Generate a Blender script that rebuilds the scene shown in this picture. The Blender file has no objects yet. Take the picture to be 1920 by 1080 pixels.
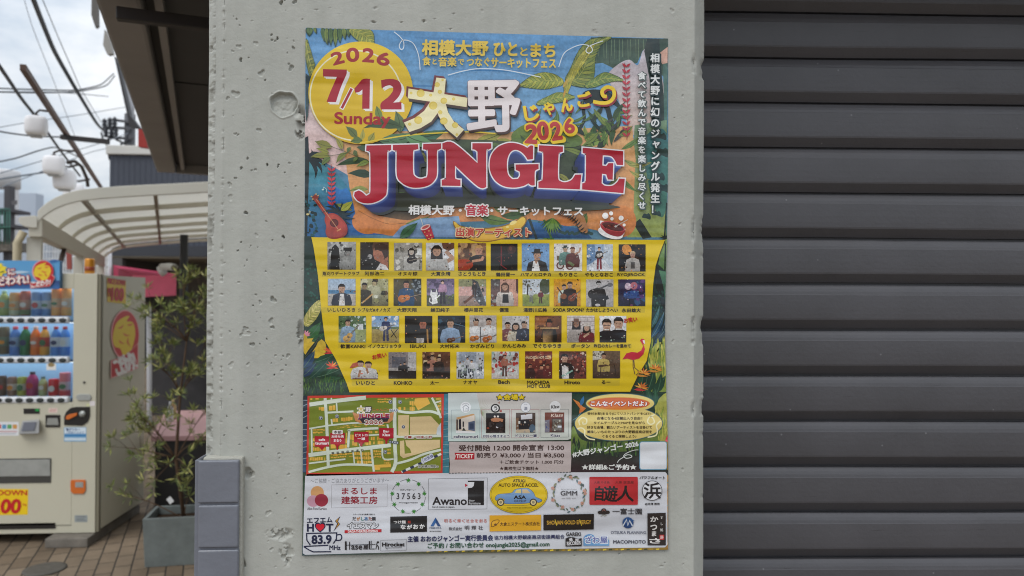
import bpy, bmesh, math, random
import numpy as np
from mathutils import Vector, Matrix, noise
from mathutils.geometry import tessellate_polygon

sc = bpy.context.scene
COL = sc.collection
R = math.radians
random.seed(7)

# ------------------------------------------------------------------ camera
YAW, PIT, ROL, FPX = R(3.85), R(0.59), R(0.24), 1400.0
CAM = Vector((-0.0384, -1.0501, 1.70))
POSTER_Z = 1.7054                                   # height of the poster's centre
FWD = Vector((math.sin(YAW) * math.cos(PIT), math.cos(YAW) * math.cos(PIT), math.sin(PIT)))
_r = Vector((math.cos(YAW), -math.sin(YAW), 0.0))
_u = _r.cross(FWD)
RGT = _r * math.cos(ROL) + _u * math.sin(ROL)
UPV = _u * math.cos(ROL) - _r * math.sin(ROL)
cd = bpy.data.cameras.new('camera')
cam = bpy.data.objects.new('camera', cd)
COL.objects.link(cam)
cam.matrix_world = Matrix((
    (RGT.x, UPV.x, -FWD.x, CAM.x), (RGT.y, UPV.y, -FWD.y, CAM.y), (RGT.z, UPV.z, -FWD.z, CAM.z), (0, 0, 0, 1)))
cd.sensor_width = 36.0
cd.lens = FPX / 1920 * 36.0
cd.clip_start, cd.clip_end = 0.05, 800
cd.dof.use_dof = True
cd.dof.focus_distance = 1.06
cd.dof.aperture_fstop = 6.5
sc.camera = cam

# ------------------------------------------------------------------ light
SUN_EL, SUN_AZ = R(52), R(215)                       # azimuth clockwise from +Y: behind the camera, to its left
wd = bpy.data.worlds.new('World')
sc.world = wd
wd.use_nodes = True
nt = wd.node_tree
nt.nodes.clear()
def N(tree, kind, **kw):
    n = tree.nodes.new(kind)
    for k, v in kw.items():
        if k.startswith('i_'):
            key = k[2:]
            key = int(key) if key.isdigit() else key.replace('_', ' ')
            n.inputs[key].default_value = v
        else:
            setattr(n, k, v)
    return n
def L(tree, a, ao, b, bi):
    tree.links.new(a.outputs[ao], b.inputs[bi])
out = N(nt, 'ShaderNodeOutputWorld')
bg = N(nt, 'ShaderNodeBackground', i_Strength=0.10)
sky = N(nt, 'ShaderNodeTexSky', sky_type='NISHITA', sun_disc=False, sun_elevation=SUN_EL, sun_rotation=SUN_AZ)
tc = N(nt, 'ShaderNodeTexCoord')
mp = N(nt, 'ShaderNodeMapping')
mp.inputs['Scale'].default_value = (2.2, 2.2, 5.0)
mp.inputs['Location'].default_value = (0.3, 0.1, 0.4)
ns = N(nt, 'ShaderNodeTexNoise', i_Scale=1.5, i_Detail=7.0, i_Roughness=0.55)
cr = N(nt, 'ShaderNodeValToRGB')
cr.color_ramp.elements[0].position, cr.color_ramp.elements[0].color = 0.38, (4.7, 5.8, 7.1, 1)
cr.color_ramp.elements[1].position, cr.color_ramp.elements[1].color = 0.60, (10.2, 10.4, 10.6, 1)
sep = N(nt, 'ShaderNodeSeparateXYZ')
mr = N(nt, 'ShaderNodeMapRange')                    # an overcast sky is brighter towards the zenith
mr.inputs[1].default_value, mr.inputs[2].default_value = 0.1, 1.0
mr.inputs[3].default_value, mr.inputs[4].default_value = 0.92, 1.9
vm = N(nt, 'ShaderNodeVectorMath', operation='SCALE')
mx = N(nt, 'ShaderNodeMixRGB', i_Fac=0.88)
L(nt, tc, 'Generated', mp, 0); L(nt, mp, 0, ns, 'Vector'); L(nt, ns, 0, cr, 0)
L(nt, tc, 'Generated', sep, 0); L(nt, sep, 2, mr, 0)
L(nt, cr, 0, vm, 0); L(nt, mr, 0, vm, 'Scale')
L(nt, sky, 0, mx, 1); L(nt, vm, 0, mx, 2)
L(nt, mx, 0, bg, 0); L(nt, bg, 0, out, 0)
sd = bpy.data.lights.new('sun', 'SUN')
sd.energy, sd.angle, sd.color = 1.2, R(30), (1.0, 0.96, 0.9)
sun = bpy.data.objects.new('sun', sd)
COL.objects.link(sun)
sun.location = (-3, -6, 9)
sdir = Vector((math.sin(SUN_AZ) * math.cos(SUN_EL), math.cos(SUN_AZ) * math.cos(SUN_EL), math.sin(SUN_EL)))
sun.rotation_euler = sdir.to_track_quat('Z', 'Y').to_euler()
sc.view_settings.view_transform = 'Standard'
sc.view_settings.look = 'None'
sc.view_settings.gamma = 1.0
sc.view_settings.exposure = 0.0
sc.view_settings.use_curve_mapping = False
sc.cycles.filter_width = 1.1
sc.cycles.max_bounces = 6
sc.cycles.diffuse_bounces = 3
sc.cycles.transparent_max_bounces = 12

# ------------------------------------------------------------------ helpers
def ray(px, py):
    return FWD + RGT * ((px - 960) / FPX) + UPV * ((540 - py) / FPX)
def at(px, py, y):                                   # point of a sight line on the plane y = const
    d = ray(px, py); return CAM + d * ((y - CAM.y) / d.y)
def atx(px, py, x):
    d = ray(px, py); return CAM + d * ((x - CAM.x) / d.x)
def atz(px, py, z):
    d = ray(px, py); return CAM + d * ((z - CAM.z) / d.z)
def deep(px, py, Z):                                 # point at a distance Z along the view
    return CAM + ray(px, py) * Z
def onplane(px, py, p, n):
    d = ray(px, py); return CAM + d * ((p - CAM).dot(n) / d.dot(n))

def s2l(c):
    c = c / 255.0
    return c / 12.92 if c <= 0.04045 else ((c + 0.055) / 1.055) ** 2.4
def lin(r, g, b, k=1.0):
    return (s2l(r) * k, s2l(g) * k, s2l(b) * k, 1.0)

MATS = {}
def mat(name, col, rough=0.6, spec=0.4, metal=0.0, var=0.0, vscale=6.0, bump=0.0, bscale=60.0, bdist=0.002, emit=0.0, dirt=None):
    if name in MATS: return MATS[name]
    m = bpy.data.materials.new(name); m.use_nodes = True
    t = m.node_tree; b = t.nodes['Principled BSDF']
    c = col if len(col) == 4 else (*col, 1.0)
    b.inputs['Base Color'].default_value = c
    b.inputs['Roughness'].default_value = rough
    b.inputs['Specular IOR Level'].default_value = spec
    b.inputs['Metallic'].default_value = metal
    co = N(t, 'ShaderNodeTexCoord')
    if var:
        n = N(t, 'ShaderNodeTexNoise', i_Scale=vscale, i_Detail=6.0, i_Roughness=0.6)
        r = N(t, 'ShaderNodeValToRGB')
        r.color_ramp.elements[0].position = 0.3; r.color_ramp.elements[1].position = 0.7
        r.color_ramp.elements[0].color = tuple(x * (1 - var) for x in c[:3]) + (1,)
        r.color_ramp.elements[1].color = tuple(min(1, x * (1 + var)) for x in c[:3]) + (1,)
        L(t, co, 'Object', n, 'Vector'); L(t, n, 0, r, 0); L(t, r, 0, b, 'Base Color')
    if bump:
        n2 = N(t, 'ShaderNodeTexNoise', i_Scale=bscale, i_Detail=5.0, i_Roughness=0.6)
        bp = N(t, 'ShaderNodeBump', i_Strength=bump, i_Distance=bdist)
        L(t, co, 'Object', n2, 'Vector'); L(t, n2, 0, bp, 'Height'); L(t, bp, 0, b, 'Normal')
    if emit:
        b.inputs['Emission Color'].default_value = c
        b.inputs['Emission Strength'].default_value = emit
    MATS[name] = m
    return m

def tag(o, label=None, cat=None, group=None, kind=None):
    if label: o['label'] = label
    if cat: o['category'] = cat
    if group: o['group'] = group
    if kind: o['kind'] = kind
    return o
def empty(name, loc, rz=0.0):
    o = bpy.data.objects.new(name, None); COL.objects.link(o)
    o.location = loc; o.rotation_euler = (0, 0, rz); o.empty_display_size = 0.1
    return o

class MB:                                            # mesh builder in world coordinates
    def __init__(s): s.v = []; s.f = []; s.sm = []
    def add(s, vs, fs, smooth=False):
        b = len(s.v); s.v += [tuple(v) for v in vs]; s.f += [tuple(i + b for i in f) for f in fs]; s.sm += [smooth] * len(fs)
        return s
    def hexa(s, b4, t4):                             # bottom loop and top loop of four points
        return s.add(list(b4) + list(t4), [(3, 2, 1, 0), (4, 5, 6, 7), (0, 1, 5, 4), (1, 2, 6, 5), (2, 3, 7, 6), (3, 0, 4, 7)])
    def box(s, x0, y0, z0, x1, y1, z1):
        return s.hexa([(x0, y0, z0), (x1, y0, z0), (x1, y1, z0), (x0, y1, z0)], [(x0, y0, z1), (x1, y0, z1), (x1, y1, z1), (x0, y1, z1)])
    def obox(s, c, ax, ay, az):                      # oriented box: centre and half-axes
        c, ax, ay, az = map(Vector, (c, ax, ay, az))
        q = [c - ax - ay - az, c + ax - ay - az, c + ax + ay - az, c - ax + ay - az]
        return s.hexa(q, [p + az * 2 for p in q])
    def bar(s, a, b, w, h=None, up=(0, 0, 1)):
        a, b = Vector(a), Vector(b); d = (b - a); h = h or w
        side = d.cross(Vector(up)); side = side.normalized() if side.length > 1e-6 else Vector((1, 0, 0))
        u = side.cross(d).normalized()
        return s.obox((a + b) / 2, d / 2, side * w / 2, u * h / 2)
    def tube(s, pts, r, n=8, cap=True):
        pts = [Vector(p) for p in pts]
        rs = r if isinstance(r, (list, tuple)) else [r] * len(pts)
        rings = []; ref = None
        for i, p in enumerate(pts):
            d = (pts[min(i + 1, len(pts) - 1)] - pts[max(i - 1, 0)]).normalized()
            if ref is None: ref = d.orthogonal().normalized()
            ref = (ref - d * ref.dot(d))
            ref = ref.normalized() if ref.length > 1e-6 else d.orthogonal().normalized()
            e = d.cross(ref)
            rings.append([p + (ref * math.cos(2 * math.pi * k / n) + e * math.sin(2 * math.pi * k / n)) * rs[i] for k in range(n)])
        vs = [v for rg in rings for v in rg]; fs = []
        for i in range(len(pts) - 1):
            for k in range(n):
                k2 = (k + 1) % n
                fs.append((i * n + k, i * n + k2, (i + 1) * n + k2, (i + 1) * n + k))
        if cap: fs += [tuple(range(n))[::-1], tuple(range((len(pts) - 1) * n, len(pts) * n))]
        return s.add(vs, fs, True)
    def lathe(s, prof, c, n=20, ax=None, sx=1.0):    # profile of (radius, height)
        c = Vector(c); vs = []; fs = []
        for (r, h) in prof:
            for k in range(n):
                a = 2 * math.pi * k / n
                vs.append(c + Vector((r * math.cos(a) * sx, r * math.sin(a), h)))
        for i in range(len(prof) - 1):
            for k in range(n):
                k2 = (k + 1) % n
                fs.append((i * n + k, i * n + k2, (i + 1) * n + k2, (i + 1) * n + k))
        fs += [tuple(range(n))[::-1], tuple(range((len(prof) - 1) * n, len(prof) * n))]
        return s.add(vs, fs, True)
    def prism(s, pts, off):                          # planar polygon extruded by a vector
        n = len(pts); a = [Vector(p) for p in pts]; b = [p + Vector(off) for p in a]
        return s.add(a + b, [tuple(range(n)), tuple(range(n, 2 * n))[::-1]] + [((i + 1) % n, i, n + i, n + (i + 1) % n) for i in range(n)])
    def build(s, name, m, parent=None, bevel=0.0, seg=2):
        me = bpy.data.meshes.new(name); me.from_pydata(s.v, [], s.f)
        me.polygons.foreach_set('use_smooth', s.sm)
        o = bpy.data.objects.new(name, me); COL.objects.link(o)
        if parent is not None:
            # children keep world positions
            mw = Matrix.LocRotScale(parent.location, parent.rotation_euler, parent.scale)
            pp = parent.parent
            while pp is not None:
                mw = Matrix.LocRotScale(pp.location, pp.rotation_euler, pp.scale) @ mw; pp = pp.parent
            me.transform(mw.inverted()); o.parent = parent
        bm = bmesh.new(); bm.from_mesh(me)
        bmesh.ops.recalc_face_normals(bm, faces=bm.faces)
        if bevel:
            es = [e for e in bm.edges if len(e.link_faces) == 2 and e.calc_face_angle(0) > 0.6]
            bmesh.ops.bevel(bm, geom=es, offset=bevel, segments=seg, affect='EDGES', profile=0.6, clamp_overlap=True)
        bm.to_mesh(me); bm.free()
        me.materials.append(m)
        return o

# ------------------------------------------------------------------ flat printed artwork (posters, signs, stickers)
def print_mat(name, rough, spec, bump=None, mott=None):
    if name in MATS: return MATS[name]
    m = bpy.data.materials.new(name); m.use_nodes = True
    t = m.node_tree; b = t.nodes['Principled BSDF']
    a = N(t, 'ShaderNodeVertexColor', layer_name='ink')
    co = N(t, 'ShaderNodeTexCoord')
    gr = N(t, 'ShaderNodeTexNoise', i_Scale=900.0, i_Detail=2.0)     # print grain
    rg = N(t, 'ShaderNodeMapRange')
    rg.inputs[1].default_value, rg.inputs[2].default_value, rg.inputs[3].default_value, rg.inputs[4].default_value = 0.25, 0.75, 0.95, 1.05
    ml = N(t, 'ShaderNodeMixRGB', blend_type='MULTIPLY', i_Fac=1.0)
    L(t, co, 'Object', gr, 'Vector'); L(t, gr, 0, rg, 0); L(t, a, 0, ml, 1); L(t, rg, 0, ml, 2); L(t, ml, 0, b, 'Base Color')
    if mott:                                          # uneven ink, as in painted artwork and small photographs
        for (ms_, amt) in mott:
            n9 = N(t, 'ShaderNodeTexNoise', i_Scale=ms_, i_Detail=4.0, i_Roughness=0.6)
            r9 = N(t, 'ShaderNodeMapRange')
            r9.inputs[1].default_value, r9.inputs[2].default_value, r9.inputs[3].default_value, r9.inputs[4].default_value = 0.3, 0.7, 1 - amt, 1 + amt
            m9 = N(t, 'ShaderNodeMixRGB', blend_type='MULTIPLY', i_Fac=1.0)
            L(t, co, 'Object', n9, 'Vector'); L(t, n9, 0, r9, 0); L(t, ml, 0, m9, 1); L(t, r9, 0, m9, 2); L(t, m9, 0, b, 'Base Color'); ml = m9
    b.inputs['Roughness'].default_value = rough
    b.inputs['Specular IOR Level'].default_value = spec
    if bump:
        prev = None
        for (ax, az, ds) in bump:
            mpn = N(t, 'ShaderNodeMapping'); mpn.inputs['Scale'].default_value = (ax, 1.0, az)
            nz = N(t, 'ShaderNodeTexNoise', i_Scale=1.0, i_Detail=2.0, i_Roughness=0.45)
            bp = N(t, 'ShaderNodeBump', i_Strength=1.0, i_Distance=ds)
            L(t, co, 'Object', mpn, 0); L(t, mpn, 0, nz, 'Vector'); L(t, nz, 0, bp, 'Height')
            if prev: L(t, prev, 0, bp, 'Normal')
            prev = bp
        L(t, prev, 0, b, 'Normal')
    MATS[name] = m
    return m

_gl = {}
def glyphs(s, off, res=3):
    key = (s, off, res)
    if key not in _gl:
        cu = bpy.data.curves.new('t', 'FONT'); cu.body = s; cu.offset = off; cu.resolution_u = res
        o = bpy.data.objects.new('t', cu); me = o.to_mesh()
        vs = [(v.co.x, v.co.y) for v in me.vertices]; fs = [tuple(p.vertices) for p in me.polygons]
        o.to_mesh_clear(); bpy.data.objects.remove(o); bpy.data.curves.remove(cu)
        xs = [v[0] for v in vs] or [0]; ys = [v[1] for v in vs] or [0]
        _gl[key] = (vs, fs, min(xs), max(xs), min(ys), max(ys))
    return _gl[key]

def smoothed(pts, closed=True, n=5):
    m = len(pts); res = []
    for i in range(m if closed else m - 1):
        p0, p1, p2, p3 = (pts[(i + k - 1) % m] if closed else pts[min(max(i + k - 1, 0), m - 1)] for k in range(4))
        for j in range(n):
            t = j / n; t2 = t * t; t3 = t2 * t
            res.append(tuple(0.5 * ((2 * p1[c]) + (-p0[c] + p2[c]) * t + (2 * p0[c] - 5 * p1[c] + 4 * p2[c] - p3[c]) * t2 + (-p0[c] + 3 * p1[c] - 3 * p2[c] + p3[c]) * t3) for c in (0, 1)))
    if not closed: res.append(tuple(pts[-1]))
    return res

def soft_corners(pts, lim=48, n=5):
    """round the gentle bends of an outline, keep its sharp corners"""
    m = len(pts); sharp = []
    for i in range(m):
        a, b, c = pts[i - 1], pts[i], pts[(i + 1) % m]
        t1 = math.atan2(b[1] - a[1], b[0] - a[0]); t2 = math.atan2(c[1] - b[1], c[0] - b[0])
        d = abs((t2 - t1 + math.pi) % (2 * math.pi) - math.pi); sharp.append(math.degrees(d) > lim)
    res = []
    for i in range(m):
        p0, p1, p2, p3 = pts[i - 1], pts[i], pts[(i + 1) % m], pts[(i + 2) % m]
        if sharp[i]: p0 = p1
        if sharp[(i + 1) % m]: p3 = p2
        if sharp[i] and sharp[(i + 1) % m]: res.append(p1); continue
        for j in range(n):
            t = j / n; t2 = t * t; t3 = t2 * t
            res.append(tuple(0.5 * (2 * p1[c] + (-p0[c] + p2[c]) * t + (2 * p0[c] - 5 * p1[c] + 4 * p2[c] - p3[c]) * t2 + (-p0[c] + 3 * p1[c] - 3 * p2[c] + p3[c]) * t3) for c in (0, 1)))
    return res

def clip_rect(pts, x0, y0, x1, y1):
    for ax, lim, sg in ((0, x0, 1), (0, x1, -1), (1, y0, 1), (1, y1, -1)):
        o = []
        for i in range(len(pts)):
            a, b = pts[i - 1], pts[i]
            ia, ib = (a[ax] - lim) * sg >= 0, (b[ax] - lim) * sg >= 0
            if ia != ib:
                t = (lim - a[ax]) / (b[ax] - a[ax]); o.append((a[0] + (b[0] - a[0]) * t, a[1] + (b[1] - a[1]) * t))
            if ib: o.append(b)
        pts = o
        if len(pts) < 3: return []
    return pts

class Art:
    """Flat ink shapes. fn(px, py) gives the point on the sheet, nrm the direction the sheet faces."""
    def __init__(s, fn, nrm, step=3e-6, k=1.0):
        s.fn, s.nrm, s.step, s.k = fn, Vector(nrm), step, k
        s.z = 0.0; s.bound = None; s.view(0, 0, 1); s.win = None; s.clip = None
        s.reset()
    def reset(s): s.V = []; s.F = []; s.C = []
    def view(s, ox, oy, sc_): s.o = (ox, oy, sc_); s.win = None; s.clip = None; return s
    def window(s, x0, y0, x1, y1, clip=True):        # unit coordinates inside a rectangle of the current view
        s.win = (x0, y0, x1, y1); s.clip = (0, 0, 1, 1) if clip else None; return s
    def unwin(s): s.win = None; s.clip = None
    def pt(s, x, y):
        if s.win:
            x0, y0, x1, y1 = s.win; x, y = x0 + (x1 - x0) * x, y0 + (y1 - y0) * y
        ox, oy, k = s.o
        return ox + x / k, oy + y / k
    def col(s, c):
        return tuple(s2l(max(0, min(255, v))) * s.k for v in c) + (1.0,)
    def put(s, pts, faces, cols):
        s.z += s.step; b = len(s.V); off = s.nrm * s.z
        for (x, y) in pts:
            q = s.pt(x, y)
            s.V.append(s.fn(*(s.bound(*q) if s.bound else q)) + off)
        s.F += [tuple(i + b for i in f) for f in faces]
        s.C += cols
    def poly(s, pts, c, c2=None, smooth=False, horiz=False):
        if smooth: pts = smoothed(pts)
        if s.clip: pts = clip_rect(list(pts), *s.clip)
        if len(pts) < 3: return
        tr = tessellate_polygon([[Vector((p[0], p[1], 0)) for p in pts]])
        if c2 is None: cs = [s.col(c)] * len(pts)
        else:
            ax = 0 if horiz else 1
            lo = min(p[ax] for p in pts); hi = max(p[ax] for p in pts)
            cs = []
            for p in pts:
                t = (p[ax] - lo) / max(hi - lo, 1e-9); cs.append(s.col([a + (b - a) * t for a, b in zip(c, c2)]))
        s.put(pts, tr, cs)
    def rect(s, x0, y0, x1, y1, c, c2=None, horiz=False): s.poly([(x0, y0), (x1, y0), (x1, y1), (x0, y1)], c, c2, horiz=horiz)
    def rrect(s, x0, y0, x1, y1, r, c):
        p = []
        for cx, cy, a in ((x1 - r, y0 + r, -90), (x1 - r, y1 - r, 0), (x0 + r, y1 - r, 90), (x0 + r, y0 + r, 180)):
            p += [(cx + r * math.cos(R(a + t)), cy + r * math.sin(R(a + t))) for t in (0, 30, 60, 90)]
        s.poly(p, c)
    def ell(s, cx, cy, rx, ry, c, c2=None, ang=0, n=28):
        ca, sa = math.cos(R(ang)), math.sin(R(ang))
        s.poly([(cx + rx * math.cos(t) * ca - ry * math.sin(t) * sa, cy + rx * math.cos(t) * sa + ry * math.sin(t) * ca) for t in (2 * math.pi * k / n for k in range(n))], c, c2)
    def line(s, pts, w, c, smooth=False, closed=False, taper=False):
        if smooth: pts = smoothed(pts, closed, 6)
        n = len(pts); A = []; B = []
        for i in range(n):
            a = pts[i - 1] if (i > 0 or closed) else pts[0]
            b = pts[(i + 1) % n] if (i < n - 1 or closed) else pts[-1]
            p = pts[i]
            def nm(u, v):
                dx, dy = v[0] - u[0], v[1] - u[1]; l = math.hypot(dx, dy) or 1; return (-dy / l, dx / l)
            n1, n2 = nm(a, p), nm(p, b)
            if a == p: n1 = n2
            if b == p: n2 = n1
            mx_, my_ = n1[0] + n2[0], n1[1] + n2[1]; l2 = mx_ * mx_ + my_ * my_
            if l2 < 0.2: mx_, my_ = n2; f = 1
            else: f = min(2.0 / l2, 2.0)
            ww = w / 2 * (1 - i / (n - 1) * 0.9 if taper else 1)
            A.append((p[0] + mx_ * f * ww, p[1] + my_ * f * ww)); B.append((p[0] - mx_ * f * ww, p[1] - my_ * f * ww))
        if s.clip:
            for i in range(n - 1): s.poly([A[i], A[i + 1], B[i + 1], B[i]], c)
            return
        m = n if closed else n - 1
        s.put(A + B, [(i, (i + 1) % n, n + (i + 1) % n, n + i) for i in range(m)], [s.col(c)] * (2 * n))
    def leaf(s, x0, y0, x1, y1, w, c, vein=None, bend=0.0):
        dx, dy = x1 - x0, y1 - y0; nx, ny = -dy, dx; l = math.hypot(dx, dy); nx, ny = nx / l, ny / l
        prof = ((0, 0.05), (.15, .6), (.35, 1), (.6, .85), (.82, .4), (1, 0))
        ctr = lambda t: (x0 + dx * t + nx * bend * l * 4 * t * (1 - t), y0 + dy * t + ny * bend * l * 4 * t * (1 - t))
        a = [(ctr(t)[0] + nx * w * p / 2, ctr(t)[1] + ny * w * p / 2) for t, p in prof]
        b = [(ctr(t)[0] - nx * w * p / 2, ctr(t)[1] - ny * w * p / 2) for t, p in prof]
        s.poly(a + b[::-1][1:], c)
        if vein: s.line([ctr(t) for t, p in prof], max(w * .06, .3), vein)
    def frond(s, x0, y0, x1, y1, w, n, c, c2, edge=(40, 60, 40), bend=0.12, droop=0.35):
        dx, dy = x1 - x0, y1 - y0; l = math.hypot(dx, dy); ux, uy = dx / l, dy / l; nx, ny = -uy, ux
        ctr = lambda t: (x0 + dx * t + nx * bend * l * 4 * t * (1 - t), y0 + dy * t + ny * bend * l * 4 * t * (1 - t))
        for i in range(n):
            t = 0.08 + 0.9 * i / n; px_, py_ = ctr(t); ll = w * math.sin(math.pi * (0.15 + 0.8 * t)) ** 0.7
            for sg in (1, -1):
                ex, ey = px_ + nx * sg * ll + ux * ll * 0.7, py_ + ny * sg * ll + uy * ll * 0.7 + ll * droop
                cc = c if (i + (sg > 0)) % 2 else c2
                if edge: s.leaf(px_, py_, ex, ey, w * .36, edge, None, .06 * sg)
                s.leaf(px_, py_, ex, ey, w * .28, cc, None, .06 * sg)
        s.line([ctr(k / 8) for k in range(9)], w * .07, c2)
    def text(s, t, x0, y0, x1, y1, c, b=0.0, ang=0.0, dil=None, res=3, skew=0.0):
        """ink box of the string, b: 0 regular .. 1 heavy; dil: extra outline width in view units"""
        vs, fs, a0, a1, b0, b1 = glyphs(t, 0.0, res)
        if not fs: return
        rad = (0.012 + 0.027 * b) * (y1 - y0) / max(b1 - b0, .5) if b > 0 else 0
        rx = min(rad, (x1 - x0) * .12); ry = min(rad, (y1 - y0) * .12)
        if not dil: x0, x1, y0, y1 = x0 + rx, x1 - rx, y0 + ry, y1 - ry     # the inked box stays the same
        sx, sy = (x1 - x0) / max(a1 - a0, 1e-6), (y1 - y0) / max(b1 - b0, 1e-6)
        cx, cy = (x0 + x1) / 2, (y0 + y1) / 2; ca, sa = math.cos(R(ang)), math.sin(R(ang))
        base = []
        for (x, y) in vs:
            X, Y = x0 + (x - a0) * sx - cx, y1 - (y - b0) * sy - cy
            X += -skew * Y
            base.append((cx + X * ca - Y * sa, cy + X * sa + Y * ca))
        rad = dil if dil else rad
        offs = [(0, 0)]
        if rad:
            px_h = (y1 - y0) / s.o[2] * (abs(s.win[3] - s.win[1]) if s.win else 1)
            m = 12 if dil and px_h > 20 else 8 if px_h > 9 else 6
            offs = [(rad * math.cos(2 * math.pi * (k + .5) / m), rad * math.sin(2 * math.pi * (k + .5) / m)) for k in range(m)]
            offs.append((0, 0))
        cc = [s.col(c)] * len(base)
        for ox, oy in offs: s.put([(x + ox, y + oy) for x, y in base], fs, cc)
    def vtext(s, t, x, y0, y1, w, c, b=0.0, dil=None):
        n = len(t); p = (y1 - y0) / n
        for i, ch in enumerate(t):
            vs, fs, a0, a1, b0, b1 = glyphs(ch, 0.0)
            k = w * 0.95; wd_, ht = (a1 - a0) * k, (b1 - b0) * k
            cy = y0 + p * (i + .5) - ((b0 + b1) / 2 - 0.38) * k
            cx = x + ((a0 + a1) / 2 - 0.5) * k
            if ch in 'ャゃ': cx += w * .08; cy -= w * .08
            s.text(ch, cx - wd_ / 2, cy - ht / 2, cx + wd_ / 2, cy + ht / 2, c, b, dil=dil)
    def build(s, name, m, parent=None):
        me = bpy.data.meshes.new(name); me.from_pydata([tuple(v) for v in s.V], [], s.F)
        at_ = me.color_attributes.new('ink', 'FLOAT_COLOR', 'POINT')
        at_.data.foreach_set('color', [x for c in s.C for x in c])
        # all faces look the way the sheet faces
        me.update(); nr = s.nrm
        flip = [p.index for p in me.polygons if p.normal.dot(nr) < 0]
        if flip:
            bm = bmesh.new(); bm.from_mesh(me); bm.faces.ensure_lookup_table()
            bmesh.ops.reverse_faces(bm, faces=[bm.faces[i] for i in flip]); bm.to_mesh(me); bm.free()
        me.materials.append(m)
        o = bpy.data.objects.new(name, me); COL.objects.link(o)
        if parent is not None:
            me.transform(Matrix.Translation(parent_world(parent)).inverted()); o.parent = parent
        s.reset()
        return o
def parent_world(p):
    v = Vector(p.location)
    while p.parent is not None:
        p = p.parent; v = v + Vector(p.location)
    return v
# ================================================================== SETTING
# ---- street direction (the building line runs a little to the left of the wall's normal)
SU = Vector((math.sin(R(-18.5)), math.cos(R(-18.5)), 0)); SV = Vector((SU.y, -SU.x, 0))

def ground_mat():
    m = bpy.data.materials.new('paving'); m.use_nodes = True
    t = m.node_tree; b = t.nodes['Principled BSDF']
    co = N(t, 'ShaderNodeTexCoord'); mpn = N(t, 'ShaderNodeMapping')
    mpn.inputs['Rotation'].default_value = (0, 0, R(-18.5 - 90))
    mpn.inputs['Location'].default_value = (0.03, 0.02, 0)
    br = N(t, 'ShaderNodeTexBrick', i_Scale=1.0, i_Mortar_Size=0.0045, i_Mortar_Smooth=0.15, i_Bias=0.0, i_Brick_Width=0.2, i_Row_Height=0.1)
    br.inputs['Color1'].default_value = lin(134, 117, 97); br.inputs['Color2'].default_value = lin(112, 96, 78)
    br.inputs['Mortar'].default_value = lin(48, 42, 36)
    n = N(t, 'ShaderNodeTexNoise', i_Scale=3.0, i_Detail=8.0, i_Roughness=0.7)
    r = N(t, 'ShaderNodeMapRange'); r.inputs[1].default_value, r.inputs[2].default_value, r.inputs[3].default_value, r.inputs[4].default_value = .3, .7, .72, 1.15
    mu = N(t, 'ShaderNodeMixRGB', blend_type='MULTIPLY', i_Fac=1.0)
    bp = N(t, 'ShaderNodeBump', i_Strength=0.8, i_Distance=0.006)
    inv = N(t, 'ShaderNodeMath', operation='SUBTRACT'); inv.inputs[0].default_value = 1.0
    L(t, co, 'Object', mpn, 0); L(t, mpn, 0, br, 'Vector'); L(t, co, 'Object', n, 'Vector'); L(t, n, 0, r, 0)
    L(t, br, 'Color', mu, 1); L(t, r, 0, mu, 2); L(t, mu, 0, b, 'Base Color'); L(t, br, 'Fac', inv, 1); L(t, inv, 0, bp, 'Height'); L(t, bp, 0, b, 'Normal')
    b.inputs['Roughness'].default_value = 0.7
    return m
g = MB().add([(-150, -60, 0), (150, -60, 0), (150, 300, 0), (-150, 300, 0)], [(0, 1, 2, 3)]).build('ground', ground_mat())
tag(g, 'tan paving blocks laid along the street', None, None, 'structure')

# ---- vectorised value noise for real surface relief
def vnoise(x, y, seed=0):
    xi = np.floor(x).astype(np.int64); yi = np.floor(y).astype(np.int64)
    fx = x - xi; fy = y - yi; fx = fx * fx * (3 - 2 * fx); fy = fy * fy * (3 - 2 * fy)
    def h(a, b):
        n = (a * 374761393 + b * 668265263 + seed * 1442695041) & 0x7fffffff
        n = ((n ^ (n >> 13)) * 1274126177) & 0x7fffffff
        return ((n ^ (n >> 16)) & 0xffff) / 65535.0
    return (h(xi, yi) * (1 - fx) + h(xi + 1, yi) * fx) * (1 - fy) + (h(xi, yi + 1) * (1 - fx) + h(xi + 1, yi + 1) * fx) * fy
def fbm(x, y, o=4, seed=0):
    a = 0.5; r = 0
    for k in range(o): r = r + a * vnoise(x * 2 ** k, y * 2 ** k, seed + k); a *= 0.5
    return r / (1 - 0.5 ** o)
def sstep(a, b, x):
    t = np.clip((x - a) / (b - a), 0, 1); return t * t * (3 - 2 * t)

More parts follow.
